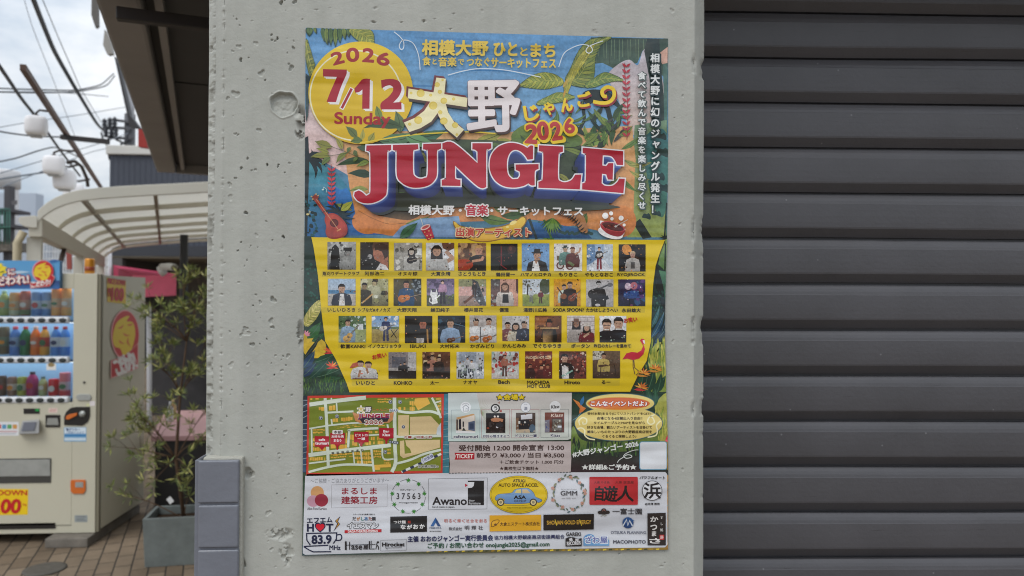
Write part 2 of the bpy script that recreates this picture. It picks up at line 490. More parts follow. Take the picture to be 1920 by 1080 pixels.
def concrete_mat():
    m = bpy.data.materials.new('painted_concrete'); m.use_nodes = True
    t = m.node_tree; b = t.nodes['Principled BSDF']
    co = N(t, 'ShaderNodeTexCoord')
    n = N(t, 'ShaderNodeTexNoise', i_Scale=5.0, i_Detail=9.0, i_Roughness=0.65)
    r = N(t, 'ShaderNodeValToRGB')
    r.color_ramp.elements[0].position, r.color_ramp.elements[1].position = 0.3, 0.72
    r.color_ramp.elements[0].color = lin(167, 168, 160); r.color_ramp.elements[1].color = lin(180, 180, 173)
    at_ = N(t, 'ShaderNodeVertexColor', layer_name='wear')
    mx_ = N(t, 'ShaderNodeMixRGB'); mx_.inputs[2].default_value = lin(96, 92, 84)
    sc_ = N(t, 'ShaderNodeSeparateColor')
    ms_ = N(t, 'ShaderNodeMapping'); ms_.inputs['Scale'].default_value = (22, 22, 1.6)      # faint run-off streaks
    n6 = N(t, 'ShaderNodeTexNoise', i_Scale=1.0, i_Detail=6.0, i_Roughness=.6); r6 = N(t, 'ShaderNodeMapRange')
    r6.inputs[1].default_value, r6.inputs[2].default_value, r6.inputs[3].default_value, r6.inputs[4].default_value = .35, .75, 1.03, .88
    m6 = N(t, 'ShaderNodeMixRGB', blend_type='MULTIPLY', i_Fac=1.0)
    L(t, co, 'Object', ms_, 0); L(t, ms_, 0, n6, 'Vector'); L(t, n6, 0, r6, 0); L(t, r, 0, m6, 1); L(t, r6, 0, m6, 2)
    L(t, co, 'Object', n, 'Vector'); L(t, n, 0, r, 0); L(t, m6, 0, mx_, 1); L(t, at_, 0, sc_, 0); L(t, sc_, 0, mx_, 0); L(t, mx_, 0, b, 'Base Color')
    prev = None
    for s_, d_ in ((150.0, 0.0008), (420.0, 0.0004), (45.0, 0.0006)):
        nz = N(t, 'ShaderNodeTexNoise', i_Scale=s_, i_Detail=3.0, i_Roughness=0.55)
        bp = N(t, 'ShaderNodeBump', i_Strength=0.55, i_Distance=d_)
        L(t, co, 'Object', nz, 'Vector'); L(t, nz, 0, bp, 'Height')
        if prev: L(t, prev, 0, bp, 'Normal')
        prev = bp
    L(t, prev, 0, b, 'Normal')
    b.inputs['Roughness'].default_value = 0.55; b.inputs['Specular IOR Level'].default_value = 0.35
    return m

# ---- the painted concrete pillar: swept profile with real pits, chips and a plugged hole
def build_pillar():
    xa = at(388, 540, 0.022).x; xb = at(415, 540, 0.0).x
    xc = at(1301, 540, 0.0).x; xd = at(1319, 540, 0.020).x
    px2m = 0.7505e-3
    def P(px, py): q = at(px, py, 0.0); return q.x, q.z
    # profile samples: (x, y, nx, ny, s from the outer left edge)
    prof = [(xa, 0.50, -1, 0), (xa, 0.30, -1, 0)]
    prof += [(xa, y, -1, 0) for y in np.linspace(0.06, 0.026, 12)]
    prof += [(xa + (xb - xa) * t, 0.022 * (1 - t), -.7, -.7) for t in np.linspace(0, 1, 22)]
    prof += [(x, 0.0, 0, -1) for x in np.concatenate([np.linspace(xb, at(572, 540, 0).x, 170)[1:], np.linspace(at(572, 540, 0).x, at(1246, 540, 0).x, 230)[1:], np.linspace(at(1246, 540, 0).x, xc, 46)[1:]])]
    prof += [(xc + (xd - xc) * t, 0.020 * t, .6, -.8) for t in np.linspace(0, 1, 14)[1:]]
    prof += [(xd, y, 1, 0) for y in (0.03, 0.06, 0.10, 0.20, 0.30, 0.50)]
    pr = np.array(prof)
    zs = np.concatenate([np.linspace(0, 1.22, 14)[:-1], np.linspace(1.22, 2.17, 1000), np.linspace(2.17, 3.0, 9)[1:]])
    X = np.repeat(pr[None, :, 0], len(zs), 0); Y = np.repeat(pr[None, :, 1], len(zs), 0)
    NX = np.repeat(pr[None, :, 2], len(zs), 0); NY = np.repeat(pr[None, :, 3], len(zs), 0)
    Z = np.repeat(zs[:, None], len(pr), 1)
    S = X + Y * 0.6                                    # unrolled coordinate for noise
    D = np.zeros_like(X); Wr = np.zeros_like(X)
    fine = ((Z > 1.21) & (Z < 2.18)).astype(float)
    front = ((X > xb + .001) & (X < xc - .001)).astype(float)
    D += (fbm(S * 6, Z * 6, 4, 3) - .5) * 0.0022 * fine
    D += (fbm(S * 60, Z * 60, 3, 9) - .5) * 0.0006 * fine
    left = (X < (xa + (xb - xa) * 0.45)) & (Y < 0.0215)
    chip = fbm(S * 150, Z * 110, 4, 21)
    D += np.where(left, -np.clip(chip - .42, 0, 1) * 0.010, 0) * fine
    Wr += np.where(left, 0.34 * sstep(.50, .66, chip), 0) * fine
    e2 = np.exp(-((X - xb) / 0.0022) ** 2) * (Y < .03)
    c2 = fbm(S * 20, Z * 160, 3, 33)
    D += -e2 * np.clip(c2 - .52, 0, 1) * 0.009 * fine
    e3 = np.exp(-((X - xd) / 0.006) ** 2) + np.exp(-((X - xc) / 0.003) ** 2)
    c3 = fbm(S * 3 + 5, Z * 26, 4, 41)
    D += -e3 * np.clip(c3 - .58, 0, 1) * 0.03 * fine
    # air holes and chips read off the wall: px, py, radius px, depth mm
    pits = [(527, 5, 4.5, 6), (553, 3, 5, 4), (404, 42, 3, 2), (451, 112, 4, 5), (466, 108, 1.6, 3), (509, 65, 2.2, 5), (520, 72, 3, 6), (510, 75, 2.5, 3), (550, 90, 3.5, 3),
            (546, 127, 6, 3.5), (490, 137, 7, 2.5), (497, 150, 2, 4), (442, 176, 8, 2.5), (427, 184, 4, 2), (448, 87, 5, 1.6), (480, 81, 5, 1.5), (436, 96, 3, 1.4), (486, 244, 5, 2.2), (441, 251, 3, 2),
            (464, 297, 2.5, 4), (501, 309, 2.6, 6), (522, 309, 2.2, 6), (521, 313, 1.8, 5), (452, 315, 3, 6), (479, 318, 3, 2), (441, 334, 3, 3), (534, 324, 1.4, 3), (431, 346, 5, 2), (432, 370, 6, 1.3), (554, 349, 1.6, 4),
            (461, 399, 4, 6), (531, 444, 3.2, 7), (511, 450, 1.5, 4), (452, 454, 1.6, 5), (446, 470, 2, 5), (463, 488, 2, 2), (532, 499, 2.5, 1.5), (481, 441, 4, 1.2),
            (512, 562, 6.5, 4.5), (480, 553, 2.5, 2), (488, 567, 4, 2), (474, 573, 1.6, 4), (508, 602, 6, 2.4), (511, 614, 4, 3.5), (461, 616, 5, 2.5), (461, 624, 8, 1.5), (452, 628, 4, 2), (473, 646, 5, 4), (480, 622, 1.3, 3), (500, 636, 1.4, 4), (487, 645, 1.3, 3),
            (540, 667, 4.5, 2.2), (531, 668, 2, 2.5), (433, 684, 6, 1.3), (465, 683, 4, 1.2), (484, 704, 3, 1.6), (536, 685, 1.6, 3), (514, 703, 1.8, 5), (529, 695, 3.5, 1.5), (434, 731, 1.5, 3), (456, 736, 1.5, 3), (547, 741, 2.5, 2),
            (425, 781, 1.6, 4), (527, 787, 4, 3), (490, 800, 2, 3), (463, 803, 2, 4), (473, 803, 1.4, 3), (506, 812, 2, 3), (492, 838, 2, 5), (449, 834, 2, 2), (523, 851, 3, 1.5), (535, 810, 4, 1.5),
            (463, 885, 10, 2), (472, 890, 7, 2), (519, 926, 1.6, 4), (541, 890, 3, 1.6), (535, 935, 2, 2), (503, 962, 6, 1.6), (471, 970, 4, 1.5), (534, 1005, 9, 1.6), (540, 1050, 7, 2), (528, 1010, 6, 2), (538, 1051, 2, 6), (509, 1030, 4, 1.5),
            (700, 41, 3, 5), (754, 41, 2, 6), (795, 40, 2.5, 6), (845, 55, 1.5, 3), (1186, 51, 2, 3), (1115, 60, 6, 1.2), (704, 15, 4, 1.5), (903, 20, 3, 1.2), (1260, 20, 5, 1.2), (1280, 180, 3, 1.2), (1275, 420, 3, 1.4), (1283, 610, 2.5, 1.4),
            (1262, 640, 4, 1.0), (1280, 880, 3, 1.5), (1270, 780, 2, 1.3), (693, 1050, 2.5, 2), (1162, 1038, 1.8, 5), (1243, 1029, 6, 1.4), (880, 1060, 4, 1.4), (1020, 1062, 3, 1.6), (780, 1066, 4, 1.2), (1240, 1062, 3, 1.6), (925, 1046, 2, 2)]
    rnd = random.Random(5)
    for k in range(50):
        pits.append((rnd.uniform(418, 1298), rnd.choice([rnd.uniform(0, 50), rnd.uniform(1042, 1080), rnd.uniform(0, 1080)]), rnd.uniform(1, 2.4), rnd.uniform(.6, 2.4)))
    for k in range(70):
        pits.append((rnd.uniform(418, 568), rnd.uniform(0, 1080), rnd.uniform(.9, 2.6), rnd.uniform(.5, 2.2)))
    for (px, py, r, dep) in pits:
        x, z = P(px, py); rr = r * px2m * 0.85; r0 = int(np.searchsorted(zs, z - rr * 2.2)); r1 = int(np.searchsorted(zs, z + rr * 2.2))
        sl = slice(r0, r1); dx, dz = X[sl] - x, Z[sl] - z
        ang = np.arctan2(dz, dx); wob = 1 + .28 * np.sin(ang * 2 + px) + .18 * np.sin(ang * 3 + py)
        q = np.sqrt(dx * dx + dz * dz) / (rr * wob)
        m_ = (1 - sstep(.70, 1.02, q)) * front[sl]
        D[sl] += -m_ * dep * .8e-3 + np.exp(-((q - 1.25) / .25) ** 2) * .00012 * front[sl]
    # the plugged tie hole: round recess with a rough bottom
    x, z = P(532, 195); dx, dz = X - x, Z - z; ang = np.arctan2(dz, dx)
    q = np.sqrt((dx / (25 * px2m)) ** 2 + (dz / (23 * px2m)) ** 2) / (1 + .05 * np.sin(ang * 3) + .03 * np.sin(ang * 7 + 1))
    m_ = 1 - sstep(.9, 1.0, q)
    D += -m_ * (0.0055 + (fbm(X * 160, Z * 160, 3, 50) - .5) * .0028 + dz / (23 * px2m) * .0012)
    D += np.exp(-((q - 1.06) / .06) ** 2) * .0009
    x, z = P(556, 208); q = np.sqrt(((X - x) / (9 * px2m)) ** 2 + ((Z - z) / (14 * px2m)) ** 2)
    D += -(1 - sstep(.5, 1, q)) * .0022
    # bare broken patches beside the poster and below
    for (px, py, rx, ry, a) in ((565, 222, 10, 24, 1), (562, 250, 9, 12, 1), (563, 625, 7, 24, .7), (465, 888, 9, 10, .4), (537, 1040, 14, 20, .15), (525, 1000, 26, 10, .12), (455, 1065, 6, 18, .6)):
        x, z = P(px, py); q = np.sqrt(((X - x) / (rx * px2m)) ** 2 + ((Z - z) / (ry * px2m)) ** 2)
        n_ = fbm(X * 150, Z * 130, 4, int(px)); k_ = (1 - sstep(.5, 1.25, q)) * sstep(.42, .52, n_) * front
        D += -k_ * .003; Wr += k_ * a * .8
    D *= np.where((zs[:, None] > 0) & (zs[:, None] < 2.99), 1, 0)
    verts = np.stack([X + NX * D, Y + NY * D, Z], -1)
    nr, nc = X.shape
    idx = np.arange(nr * nc).reshape(nr, nc)
    f = np.stack([idx[:-1, :-1], idx[:-1, 1:], idx[1:, 1:], idx[1:, :-1]], -1).reshape(-1, 4)
    me = bpy.data.meshes.new('concrete_pillar')
    me.vertices.add(nr * nc); me.vertices.foreach_set('co', verts.reshape(-1).astype(np.float32))
    me.loops.add(f.size); me.loops.foreach_set('vertex_index', f.reshape(-1).astype(np.int32))
    me.polygons.add(len(f)); me.polygons.foreach_set('loop_start', np.arange(0, f.size, 4, dtype=np.int32))
    me.polygons.foreach_set('use_smooth', np.ones(len(f), bool))
    me.update(); me.validate()
    ca = me.color_attributes.new('wear', 'FLOAT_COLOR', 'POINT')
    w = np.clip(Wr, 0, 1).reshape(-1); ca.data.foreach_set('color', np.stack([w, w, w, np.ones_like(w)], -1).reshape(-1).astype(np.float32))
    me.materials.append(concrete_mat())
    o = bpy.data.objects.new('concrete_pillar', me); COL.objects.link(o)
    tag(o, 'pale grey painted concrete pillar pitted with air holes, carrying the festival poster', 'pillar')
    return xa, xd
PXL, PXR = build_pillar()

# ---- grey painted tiles wrapped round the pillar's lower left corner
def tile_facing():
    root = empty('tile_facing', (at(370, 1000, -0.01).x, 0, 0))
    tag(root, 'column of grey painted square tiles on the lower left edge of the pillar', 'tile facing')
    gm = mat('grey_tile_paint', lin(114, 117, 126), 0.26, 0.5, bump=0.35, bscale=35, bdist=0.004, var=.06, vscale=12)
    mm = mat('mortar_bed', lin(172, 170, 160), 0.85, 0.2, bump=.8, bscale=110, bdist=.003)
    yF = -0.016
    x0, x1 = at(371, 900, yF).x, at(448, 900, yF).x
    top = at(400, 864, yF).z; pitch = at(400, 864, yF).z - at(400, 948, yF).z; h = pitch * 0.945
    bm = MB()
    bed_top = at(400, 858, -.01).z
    xe = at(456, 900, -.006).x
    bed = MB().box(x0 + .004, -.009, 0.0, xe, .010, bed_top)
    o = bed.build('mortar_bed', mm, root, .0025)
    k = 0; z = top
    while z > 0.02:
        t = MB().box(x0 + random.uniform(-.0008, .0008), yF, max(z - h, 0.002), x1 + random.uniform(-.0008, .0008), -.008, z).build('tile', gm, root, .0028, 3)
        s = MB().box(x0 - .006, yF + .006, max(z - h, 0.002), x0 - .0015, .075, z).build('return_tile', gm, root, .0018, 2)
        z -= pitch
        if z - h < 0.9: break
    # the lower part of the facing, below the picture, is one painted run
    t = MB().box(x0, yF + .001, 0.0, x1, -.008, z - .004).build('lower_tiles', gm, root, .0028, 3)
    j = MB().box(x0 - .0055, yF + .004, 0.0, x1 - .001, -.0085, top).build('painted_joint', gm, root, .001)
tile_facing()

# ---- roller shutter
def shutter():
    m = bpy.data.materials.new('shutter_paint'); m.use_nodes = True
    t = m.node_tree; b = t.nodes['Principled BSDF']
    co = N(t, 'ShaderNodeTexCoord')
    n = N(t, 'ShaderNodeTexNoise', i_Scale=4.0, i_Detail=8.0, i_Roughness=0.65)
    r = N(t, 'ShaderNodeValToRGB'); r.color_ramp.elements[0].position, r.color_ramp.elements[1].position = .3, .7
    r.color_ramp.elements[0].color = lin(70, 69, 72); r.color_ramp.elements[1].color = lin(81, 80, 84)
    # scuffed streaks along the ribs
    mpn = N(t, 'ShaderNodeMapping'); mpn.inputs['Scale'].default_value = (9, 1, 330)
    n3 = N(t, 'ShaderNodeTexNoise', i_Scale=1.0, i_Detail=6.0, i_Roughness=0.75)
    r3 = N(t, 'ShaderNodeValToRGB'); r3.color_ramp.elements[0].position, r3.color_ramp.elements[1].position = .63, .72
    mx_ = N(t, 'ShaderNodeMixRGB'); mx_.inputs[2].default_value = lin(40, 38, 38)
    fa = N(t, 'ShaderNodeMath', operation='MULTIPLY'); fa.inputs[1].default_value = .8
    vo = N(t, 'ShaderNodeTexVoronoi', i_Scale=24.0); r4 = N(t, 'ShaderNodeValToRGB')
    r4.color_ramp.elements[0].position, r4.color_ramp.elements[1].position = .028, .045
    r4.color_ramp.elements[0].color = (1, 1, 1, 1); r4.color_ramp.elements[1].color = (0, 0, 0, 1)
    m4 = N(t, 'ShaderNodeMixRGB'); m4.inputs[2].default_value = lin(132, 132, 136)
    f4 = N(t, 'ShaderNodeMath', operation='MULTIPLY'); f4.inputs[1].default_value = .5
    L(t, co, 'Object', n, 'Vector'); L(t, n, 0, r, 0); L(t, co, 'Object', mpn, 0); L(t, mpn, 0, n3, 'Vector'); L(t, n3, 0, r3, 0); L(t, r3, 0, fa, 0)
    L(t, r, 0, mx_, 1); L(t, fa, 0, mx_, 0); L(t, co, 'Object', vo, 'Vector'); L(t, vo, 0, r4, 0); L(t, r4, 0, f4, 0); L(t, f4, 0, m4, 0); L(t, mx_, 0, m4, 1); L(t, m4, 0, b, 'Base Color')
    nz = N(t, 'ShaderNodeTexNoise', i_Scale=160.0, i_Detail=4.0); bp = N(t, 'ShaderNodeBump', i_Strength=.3, i_Distance=.0012)
    n5 = N(t, 'ShaderNodeTexNoise', i_Scale=5.0, i_Detail=3.0); b5 = N(t, 'ShaderNodeBump', i_Strength=.6, i_Distance=.004)
    L(t, co, 'Object', nz, 'Vector'); L(t, nz, 0, bp, 'Height'); L(t, co, 'Object', n5, 'Vector'); L(t, n5, 0, b5, 'Height'); L(t, bp, 0, b5, 'Normal'); L(t, b5, 0, b, 'Normal')
    b.inputs['Roughness'].default_value = 0.36; b.inputs['Specular IOR Level'].default_value = .45
    yS = 0.20
    zt = [at(1318, py, yS).z for py in (23, 1046)]
    pitch = (zt[0] - zt[1]) / 12.0
    prof = [(0, .013), (.020, .0130), (.025, .0012), (.05, -.0006), (.10, -.0028), (.16, -.0046), (.22, -.0056), (.23, -.0060), (.36, -.0064), (.50, -.0066), (.64, -.0064), (.74, -.0060), (.775, -.0054), (.93, .0034), (.960, .0050), (.965, .013)]
    z = zt[0] + pitch * 4; vs = []; fs = []; zz = []
    while z > 0.05:
        for (tt, y) in prof: zz.append((max(z - tt * pitch, 0.0), y))
        z -= pitch
    zz.append((0.0, .01))
    xs = np.linspace(-0.05, 3.2, 40); sl = -math.tan(R(2.5))
    rn = random.Random(3)
    for (zv, y) in zz:
        for x in xs: vs.append((PXR - .06 + x + .05, yS + y + sl * x + .0022 * (noise.noise((x * 3, zv * 5, 1.5))), zv + .0012 * noise.noise((x * 2.2, math.floor(zv / pitch) * 7.3, 4.0)) * (zv > 0)))
    nc = len(xs)
    for i in range(len(zz) - 1):
        for j in range(nc - 1): fs.append((i * nc + j, i * nc + j + 1, (i + 1) * nc + j + 1, (i + 1) * nc + j))
    o = MB().add(vs, fs).build('roller_shutter', m)
    tag(o, 'closed dark grey steel roller shutter to the right of the pillar', 'shutter')
    # lintel that houses the curtain above the opening, out of the picture, set low to shade the shutter's top
    lm = MATS.get('lintel') or mat('lintel_paint', lin(165, 163, 154), .6, .3, var=.05)
    sb = empty('shop_shade_building', (PXR + 1.6, 2.0, 0)); tag(sb, 'unseen pale shop building behind the pillar and grey shutter, added to block sky light', 'building')
    MB().box(PXR + .003, 0.0, 2.27, PXR + 3.2, .60, 3.0).build('lintel', lm, sb)
    MB().box(PXL, 0.003, 3.002, PXR + 3.2, .60, 5.4).box(PXL + .12, .602, 0, PXR + 3.2, 6.0, 5.4).build('wall', lm, sb)  # unseen body box added to keep sky light off the vending machine's side
shutter()

# ---- overhanging canopy of the building behind the pillar
def canopy():
    Hc = 2.6
    e0, e1 = atz(178, 0, Hc), atz(294, 323, Hc); i0, i1 = atz(243, 0, Hc), atz(329, 321, Hc)
    u = (e1 - e0).normalized(); v = Vector((u.y, -u.x, 0))
    w = (i1 - e1).dot(v)
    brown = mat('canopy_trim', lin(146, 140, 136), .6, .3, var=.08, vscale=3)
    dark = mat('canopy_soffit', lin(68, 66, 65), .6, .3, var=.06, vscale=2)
    root = empty('building_canopy', (e1.x, e1.y, Hc))
    tag(root, 'dark soffit of the overhanging building canopy at the upper left of the pillar', 'canopy')
    a = e0 - u * 1.6; b = e1; W = 2.2
    up = Vector((0, 0, 1))
    MB().hexa([a, a + v * w, b + v * w, b], [p + up * .34 for p in (a, a + v * w, b + v * w, b)]).build('edge_beam', brown, root, .012)
    q = [a + v * (w + .035), a + v * (w + .06), b + v * (w + .06) , b + v * (w + .035)]
    MB().hexa([p + up * .018 for p in q], [p + up * .1 for p in q]).build('trim_channel', brown, root)
    q = [a + v * (w + .002), a + v * W, b + v * W - u * .05, b + v * (w + .002) - u * .05]
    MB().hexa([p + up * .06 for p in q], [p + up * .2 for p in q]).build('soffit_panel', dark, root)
    q = [b - u * .048 + v * (w + .002), b - u * .048 + v * W, b + v * W, b + v * (w + .002)]
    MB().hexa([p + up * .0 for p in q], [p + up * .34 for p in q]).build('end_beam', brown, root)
    ja = b - u * 2.4 + v * (w + .062)
    MB().bar(ja + up * .058, ja + v * 1.4 + up * .058, .004, .004).build('panel_joint', mat('joint_dark', lin(30, 28, 27), .8), root)
    c0 = atz(222, 26, Hc - .05); c1 = atz(392, 47, Hc - .05)
    cb = MB().bar(c0 + (c0 - c1) * 0.02, c1 + (c1 - c0) * 1.2, .034, .038).build('cross_bar', mat('dark_steel', lin(52, 46, 44), .5, .4), root, .004)
    s = a + v * .02 + up * .342
    q = [a + v * .35, a + v * W, b + v * W, b + v * .35]
    bd = MB().hexa([p + up * .342 for p in q], [p + up * 3.2 for p in q]).build('upper_storey', mat('upper_wall', lin(150, 147, 140), .7, .3, var=.06), root)
canopy()
# ================================================================== THE POSTER
WAVES = ((4.0, 24.0, 0.0085), (9.0, 8.0, 0.010), (2.5, 5.0, 0.016))
PAPER_MAT = print_mat('poster_paper', 0.17, 0.65, bump=WAVES)
PAINT_MAT = print_mat('poster_painting', 0.17, 0.65, bump=WAVES, mott=((70.0, .16), (260.0, .14)))
PHOTO_MAT = print_mat('poster_photographs', 0.17, 0.65, bump=WAVES, mott=((130.0, .20), (420.0, .26)))
PY = -0.0008
A = Art(lambda px, py: at(px, py, PY), (0, -1, 0), step=1.5e-6, k=0.90)
def on_sheet(x, y):                                  # ink never leaves the paper
    v = (y - 52) / 985; x0 = 573.2 - 6 * v; x1 = 1252.6 - 6.5 * math.exp(-((v - .57) / .18) ** 2)
    x = min(max(x, x0), x1); u = (x - 570) / 683
    return x, min(max(y, 52.2 + 20 * u), 1040.8 - 11 * u)
A.bound = on_sheet
poster = empty('poster', (0.0, 0.0, POSTER_Z))
tag(poster, 'colourful glossy jungle music festival poster pasted on the pale concrete pillar', 'poster')

WHITE, CREAM = (236, 236, 236), (240, 232, 185)
RED, DRED = (178, 20, 45), (120, 35, 45)
YEL, YEL2 = (226, 196, 30), (216, 184, 34)
NAVY = (34, 40, 84)
def vA(): A.view(560, 40, 4.5)
def vB(): A.view(900, 40, 4.5)
def vC(): A.view(560, 240, 4.5)
def vD(): A.view(900, 240, 4.5)
def vE(): A.view(560, 440, 3.6)
def vF(): A.view(900, 440, 3.6)
def vG(): A.view(560, 720, 6.0)
def vH(): A.view(830, 720, 6.0)
def vI(): A.view(1060, 720, 6.0)
def vJ(): A.view(560, 880, 5.333)
def vK(): A.view(900, 880, 5.189)
def vP(): A.view(0, 0, 1.0)
rn = random.Random(11)

# ---------------------------------------------------------------- the sheet and its painted jungle
vP()
edge = [(573, 52), (1254, 72)] + [(1254, 100 + 31 * k) for k in range(30)] + [(1254, 1031), (566, 1042), (566, 547)]
A.poly(edge, (96, 152, 200), (60, 90, 70))
A.poly([(573.3, 52.3), (912, 63.3), (1252.6, 72.4), (1250.6, 260), (573, 240)], (92, 148, 198), (128, 176, 214))
A.poly([(1244, 70), (1254, 72), (1254, 446), (1244, 446)], (60, 84, 80), (70, 110, 90))
for k in range(9):                                   # brushed strokes in the painted sky
    y = 70 + k * 15; x = rn.uniform(700, 850)
    A.leaf(x, y, x + rn.uniform(90, 200), y + rn.uniform(2, 6), rn.uniform(2, 6), (104, 160, 206) if k % 2 else (84, 140, 192))
A.poly([(573, 205), (600, 190), (640, 240), (700, 270), (680, 350), (655, 330), (600, 300), (573, 290)], (222, 204, 204), (232, 190, 182), smooth=True)
# canopy and pink mist, top right
A.poly([(1108, 70), (1252.5, 72.5), (1251, 150), (1240, 140), (1215, 100), (1205, 95), (1195, 118), (1170, 125), (1150, 128), (1130, 118), (1110, 120), (1095, 100)], (50, 70, 58), (88, 112, 96))
for k in range(22):
    x = 1112 + k * 5; A.line([(x, 74), (x + rn.uniform(-1, 1), rn.uniform(100, 124))], .9, (110, 130, 100) if k % 3 else (50, 66, 50))
A.poly([(1140, 140), (1160, 120), (1180, 112), (1196, 122), (1205, 96), (1216, 92), (1226, 120), (1240, 140), (1246, 200), (1215, 260), (1185, 250), (1165, 200), (1148, 165)], (196, 190, 202), (222, 196, 180), smooth=True)
A.poly([(1208, 96), (1213, 72), (1236, 72.5), (1238, 110), (1250, 240), (1240, 290), (1222, 240), (1218, 150)], (40, 52, 50), (54, 74, 66))
A.poly([(1236, 100), (1251.8, 88), (1251.4, 130), (1240, 118)], (226, 180, 160))
A.poly([(1243, 120), (1251.4, 118), (1250.4, 300), (1247, 300)], (90, 120, 110), (60, 110, 100))
# right side: teal into olive
A.poly([(1190, 235), (1250, 225), (1248.4, 445), (1175, 445)], (120, 150, 120), (150, 162, 84))
A.poly([(1206, 262), (1250, 250), (1248.6, 390), (1232, 400), (1215, 340)], (66, 120, 124), (70, 120, 100), smooth=True)
for (x, y, r_) in ((1242, 285, 12), (1236, 330, 10), (1244, 352, 11), (1205, 300, 7), (1212, 405, 8), (1232, 400, 7), (1240, 255, 9)):
    A.poly([(x + r_ * (1 + .4 * math.sin(k * 2.4)) * math.cos(k * .8), y + r_ * (.8 + .4 * math.sin(k * 1.9)) * math.sin(k * .8)) for k in range(8)], (38, 62, 58), smooth=True)
A.poly([(1188, 420), (1200, 410), (1222, 445), (1205, 448)], (34, 44, 40))
A.line([(1250, 380), (1246, 445)], 3, (34, 50, 44))
# left side: teal jungle water and black palms
A.poly([(572, 290), (600, 300), (640, 335), (660, 360), (680, 400), (700, 440), (571.4, 446)], (74, 150, 160), (44, 96, 150))
A.poly([(615, 355), (625, 348), (640, 356), (650, 352), (662, 370), (690, 400), (735, 440), (610, 443)], (50, 120, 190), (44, 100, 160))
A.poly([(572, 258), (578, 255), (580, 300), (576, 443), (571.5, 443), (572, 300)], (30, 42, 44))
for a_ in (-150, -110, -80, -50, -20, 10, 40, 70):
    x, y = 578, 300; A.leaf(x, y, x + 34 * math.cos(R(a_)), y + 30 * math.sin(R(a_)) + 9, 8, (24, 38, 44), None, .22 if a_ < -70 else -.22)
for k in range(26):
    x, y = rn.uniform(572, 594), rn.uniform(372, 442); A.ell(x, y, rn.uniform(2, 5), rn.uniform(1.5, 4), (24, 44, 46) if k % 3 else (34, 84, 92), ang=rn.uniform(0, 90), n=7)
# tan parchment behind the title
A.poly([(642, 262), (700, 244), (900, 250), (1185, 236), (1192, 300), (1190, 330), (1188, 400), (1170, 440), (1135, 444), (1120, 432), (1060, 420), (1000, 412), (860, 416), (757, 436), (730, 441), (700, 437), (690, 432), (668, 410), (662, 380), (655, 350), (648, 300)], (226, 178, 122), (214, 138, 80))
for k in range(7): A.line([(650 + k * 3, 270 + k * 22), (690 + k * 6, 268 + k * 24)], .8, (206, 150, 92))
for (x, y, rx, ry) in ((690, 415, 30, 24), (735, 430, 26, 12), (1165, 415, 28, 30), (1065, 412, 22, 12)):
    A.ell(x, y, rx, ry, (222, 142, 80), (206, 124, 66))
A.line([(672, 395), (700, 410), (730, 420), (760, 418)], 1, (150, 96, 50), smooth=True)
# foliage behind the title
for (x, y, l, a_, w, c) in ((690, 300, 60, 170, 14, (52, 84, 56)), (700, 330, 48, 186, 16, (48, 72, 54)), (690, 355, 36, 175, 12, (150, 156, 80)), (705, 280, 60, 200, 12, (90, 120, 64)),
                            (740, 262, 70, 8, 22, (92, 140, 96)), (780, 258, 60, -14, 20, (70, 116, 88)), (860, 275, 60, 6, 22, (60, 90, 66)), (890, 266, 60, -20, 18, (170, 168, 80)), (930, 262, 50, 15, 20, (160, 160, 70)),
                            (960, 290, 90, 20, 30, (120, 138, 60)), (1060, 300, 90, 150, 26, (98, 128, 56)), (1050, 270, 80, 140, 24, (124, 150, 66)), (1030, 340, 70, 165, 18, (70, 108, 56)), (1080, 350, 60, 190, 16, (110, 138, 60)),
                            (1140, 260, 60, 160, 16, (130, 156, 74)), (1170, 300, 40, 20, 10, (150, 156, 84)), (1165, 280, 48, -35, 10, (110, 140, 74)), (1160, 330, 46, 40, 10, (110, 140, 70)), (1180, 310, 44, -8, 9, (168, 166, 90)), (1180, 320, 44, 24, 8, (168, 166, 90)),
                            (760, 420, 50, -18, 10, (120, 140, 74)), (900, 405, 60, 10, 18, (100, 130, 64)), (940, 405, 60, -10, 16, (70, 100, 54)), (1010, 415, 46, 60, 20, (88, 124, 58)), (1040, 420, 40, 100, 16, (60, 110, 60)), (1100, 400, 40, 110, 18, (100, 120, 56)), (660, 395, 36, 200, 10, (150, 160, 84))):
    A.leaf(x, y, x + l * math.cos(R(a_)), y + l * math.sin(R(a_)), w, c, (40, 60, 40), .06)
# sky strip under the subtitle
A.poly([(790, 410), (860, 405), (870, 445), (735, 445), (752, 425)], (136, 170, 204), (120, 150, 190))
A.poly([(985, 415), (1040, 420), (1095, 430), (1110, 447), (985, 446)], (56, 116, 176), (36, 70, 110))
A.line([(992, 410), (1006, 448)], 5, (44, 60, 64)); A.line([(1020, 412), (1034, 447)], 4, (70, 110, 60))
for k in range(14): A.ell(1050 + k * 4.5, 440 - rn.uniform(0, 6), 4, 3, (40, 70, 66), n=7)
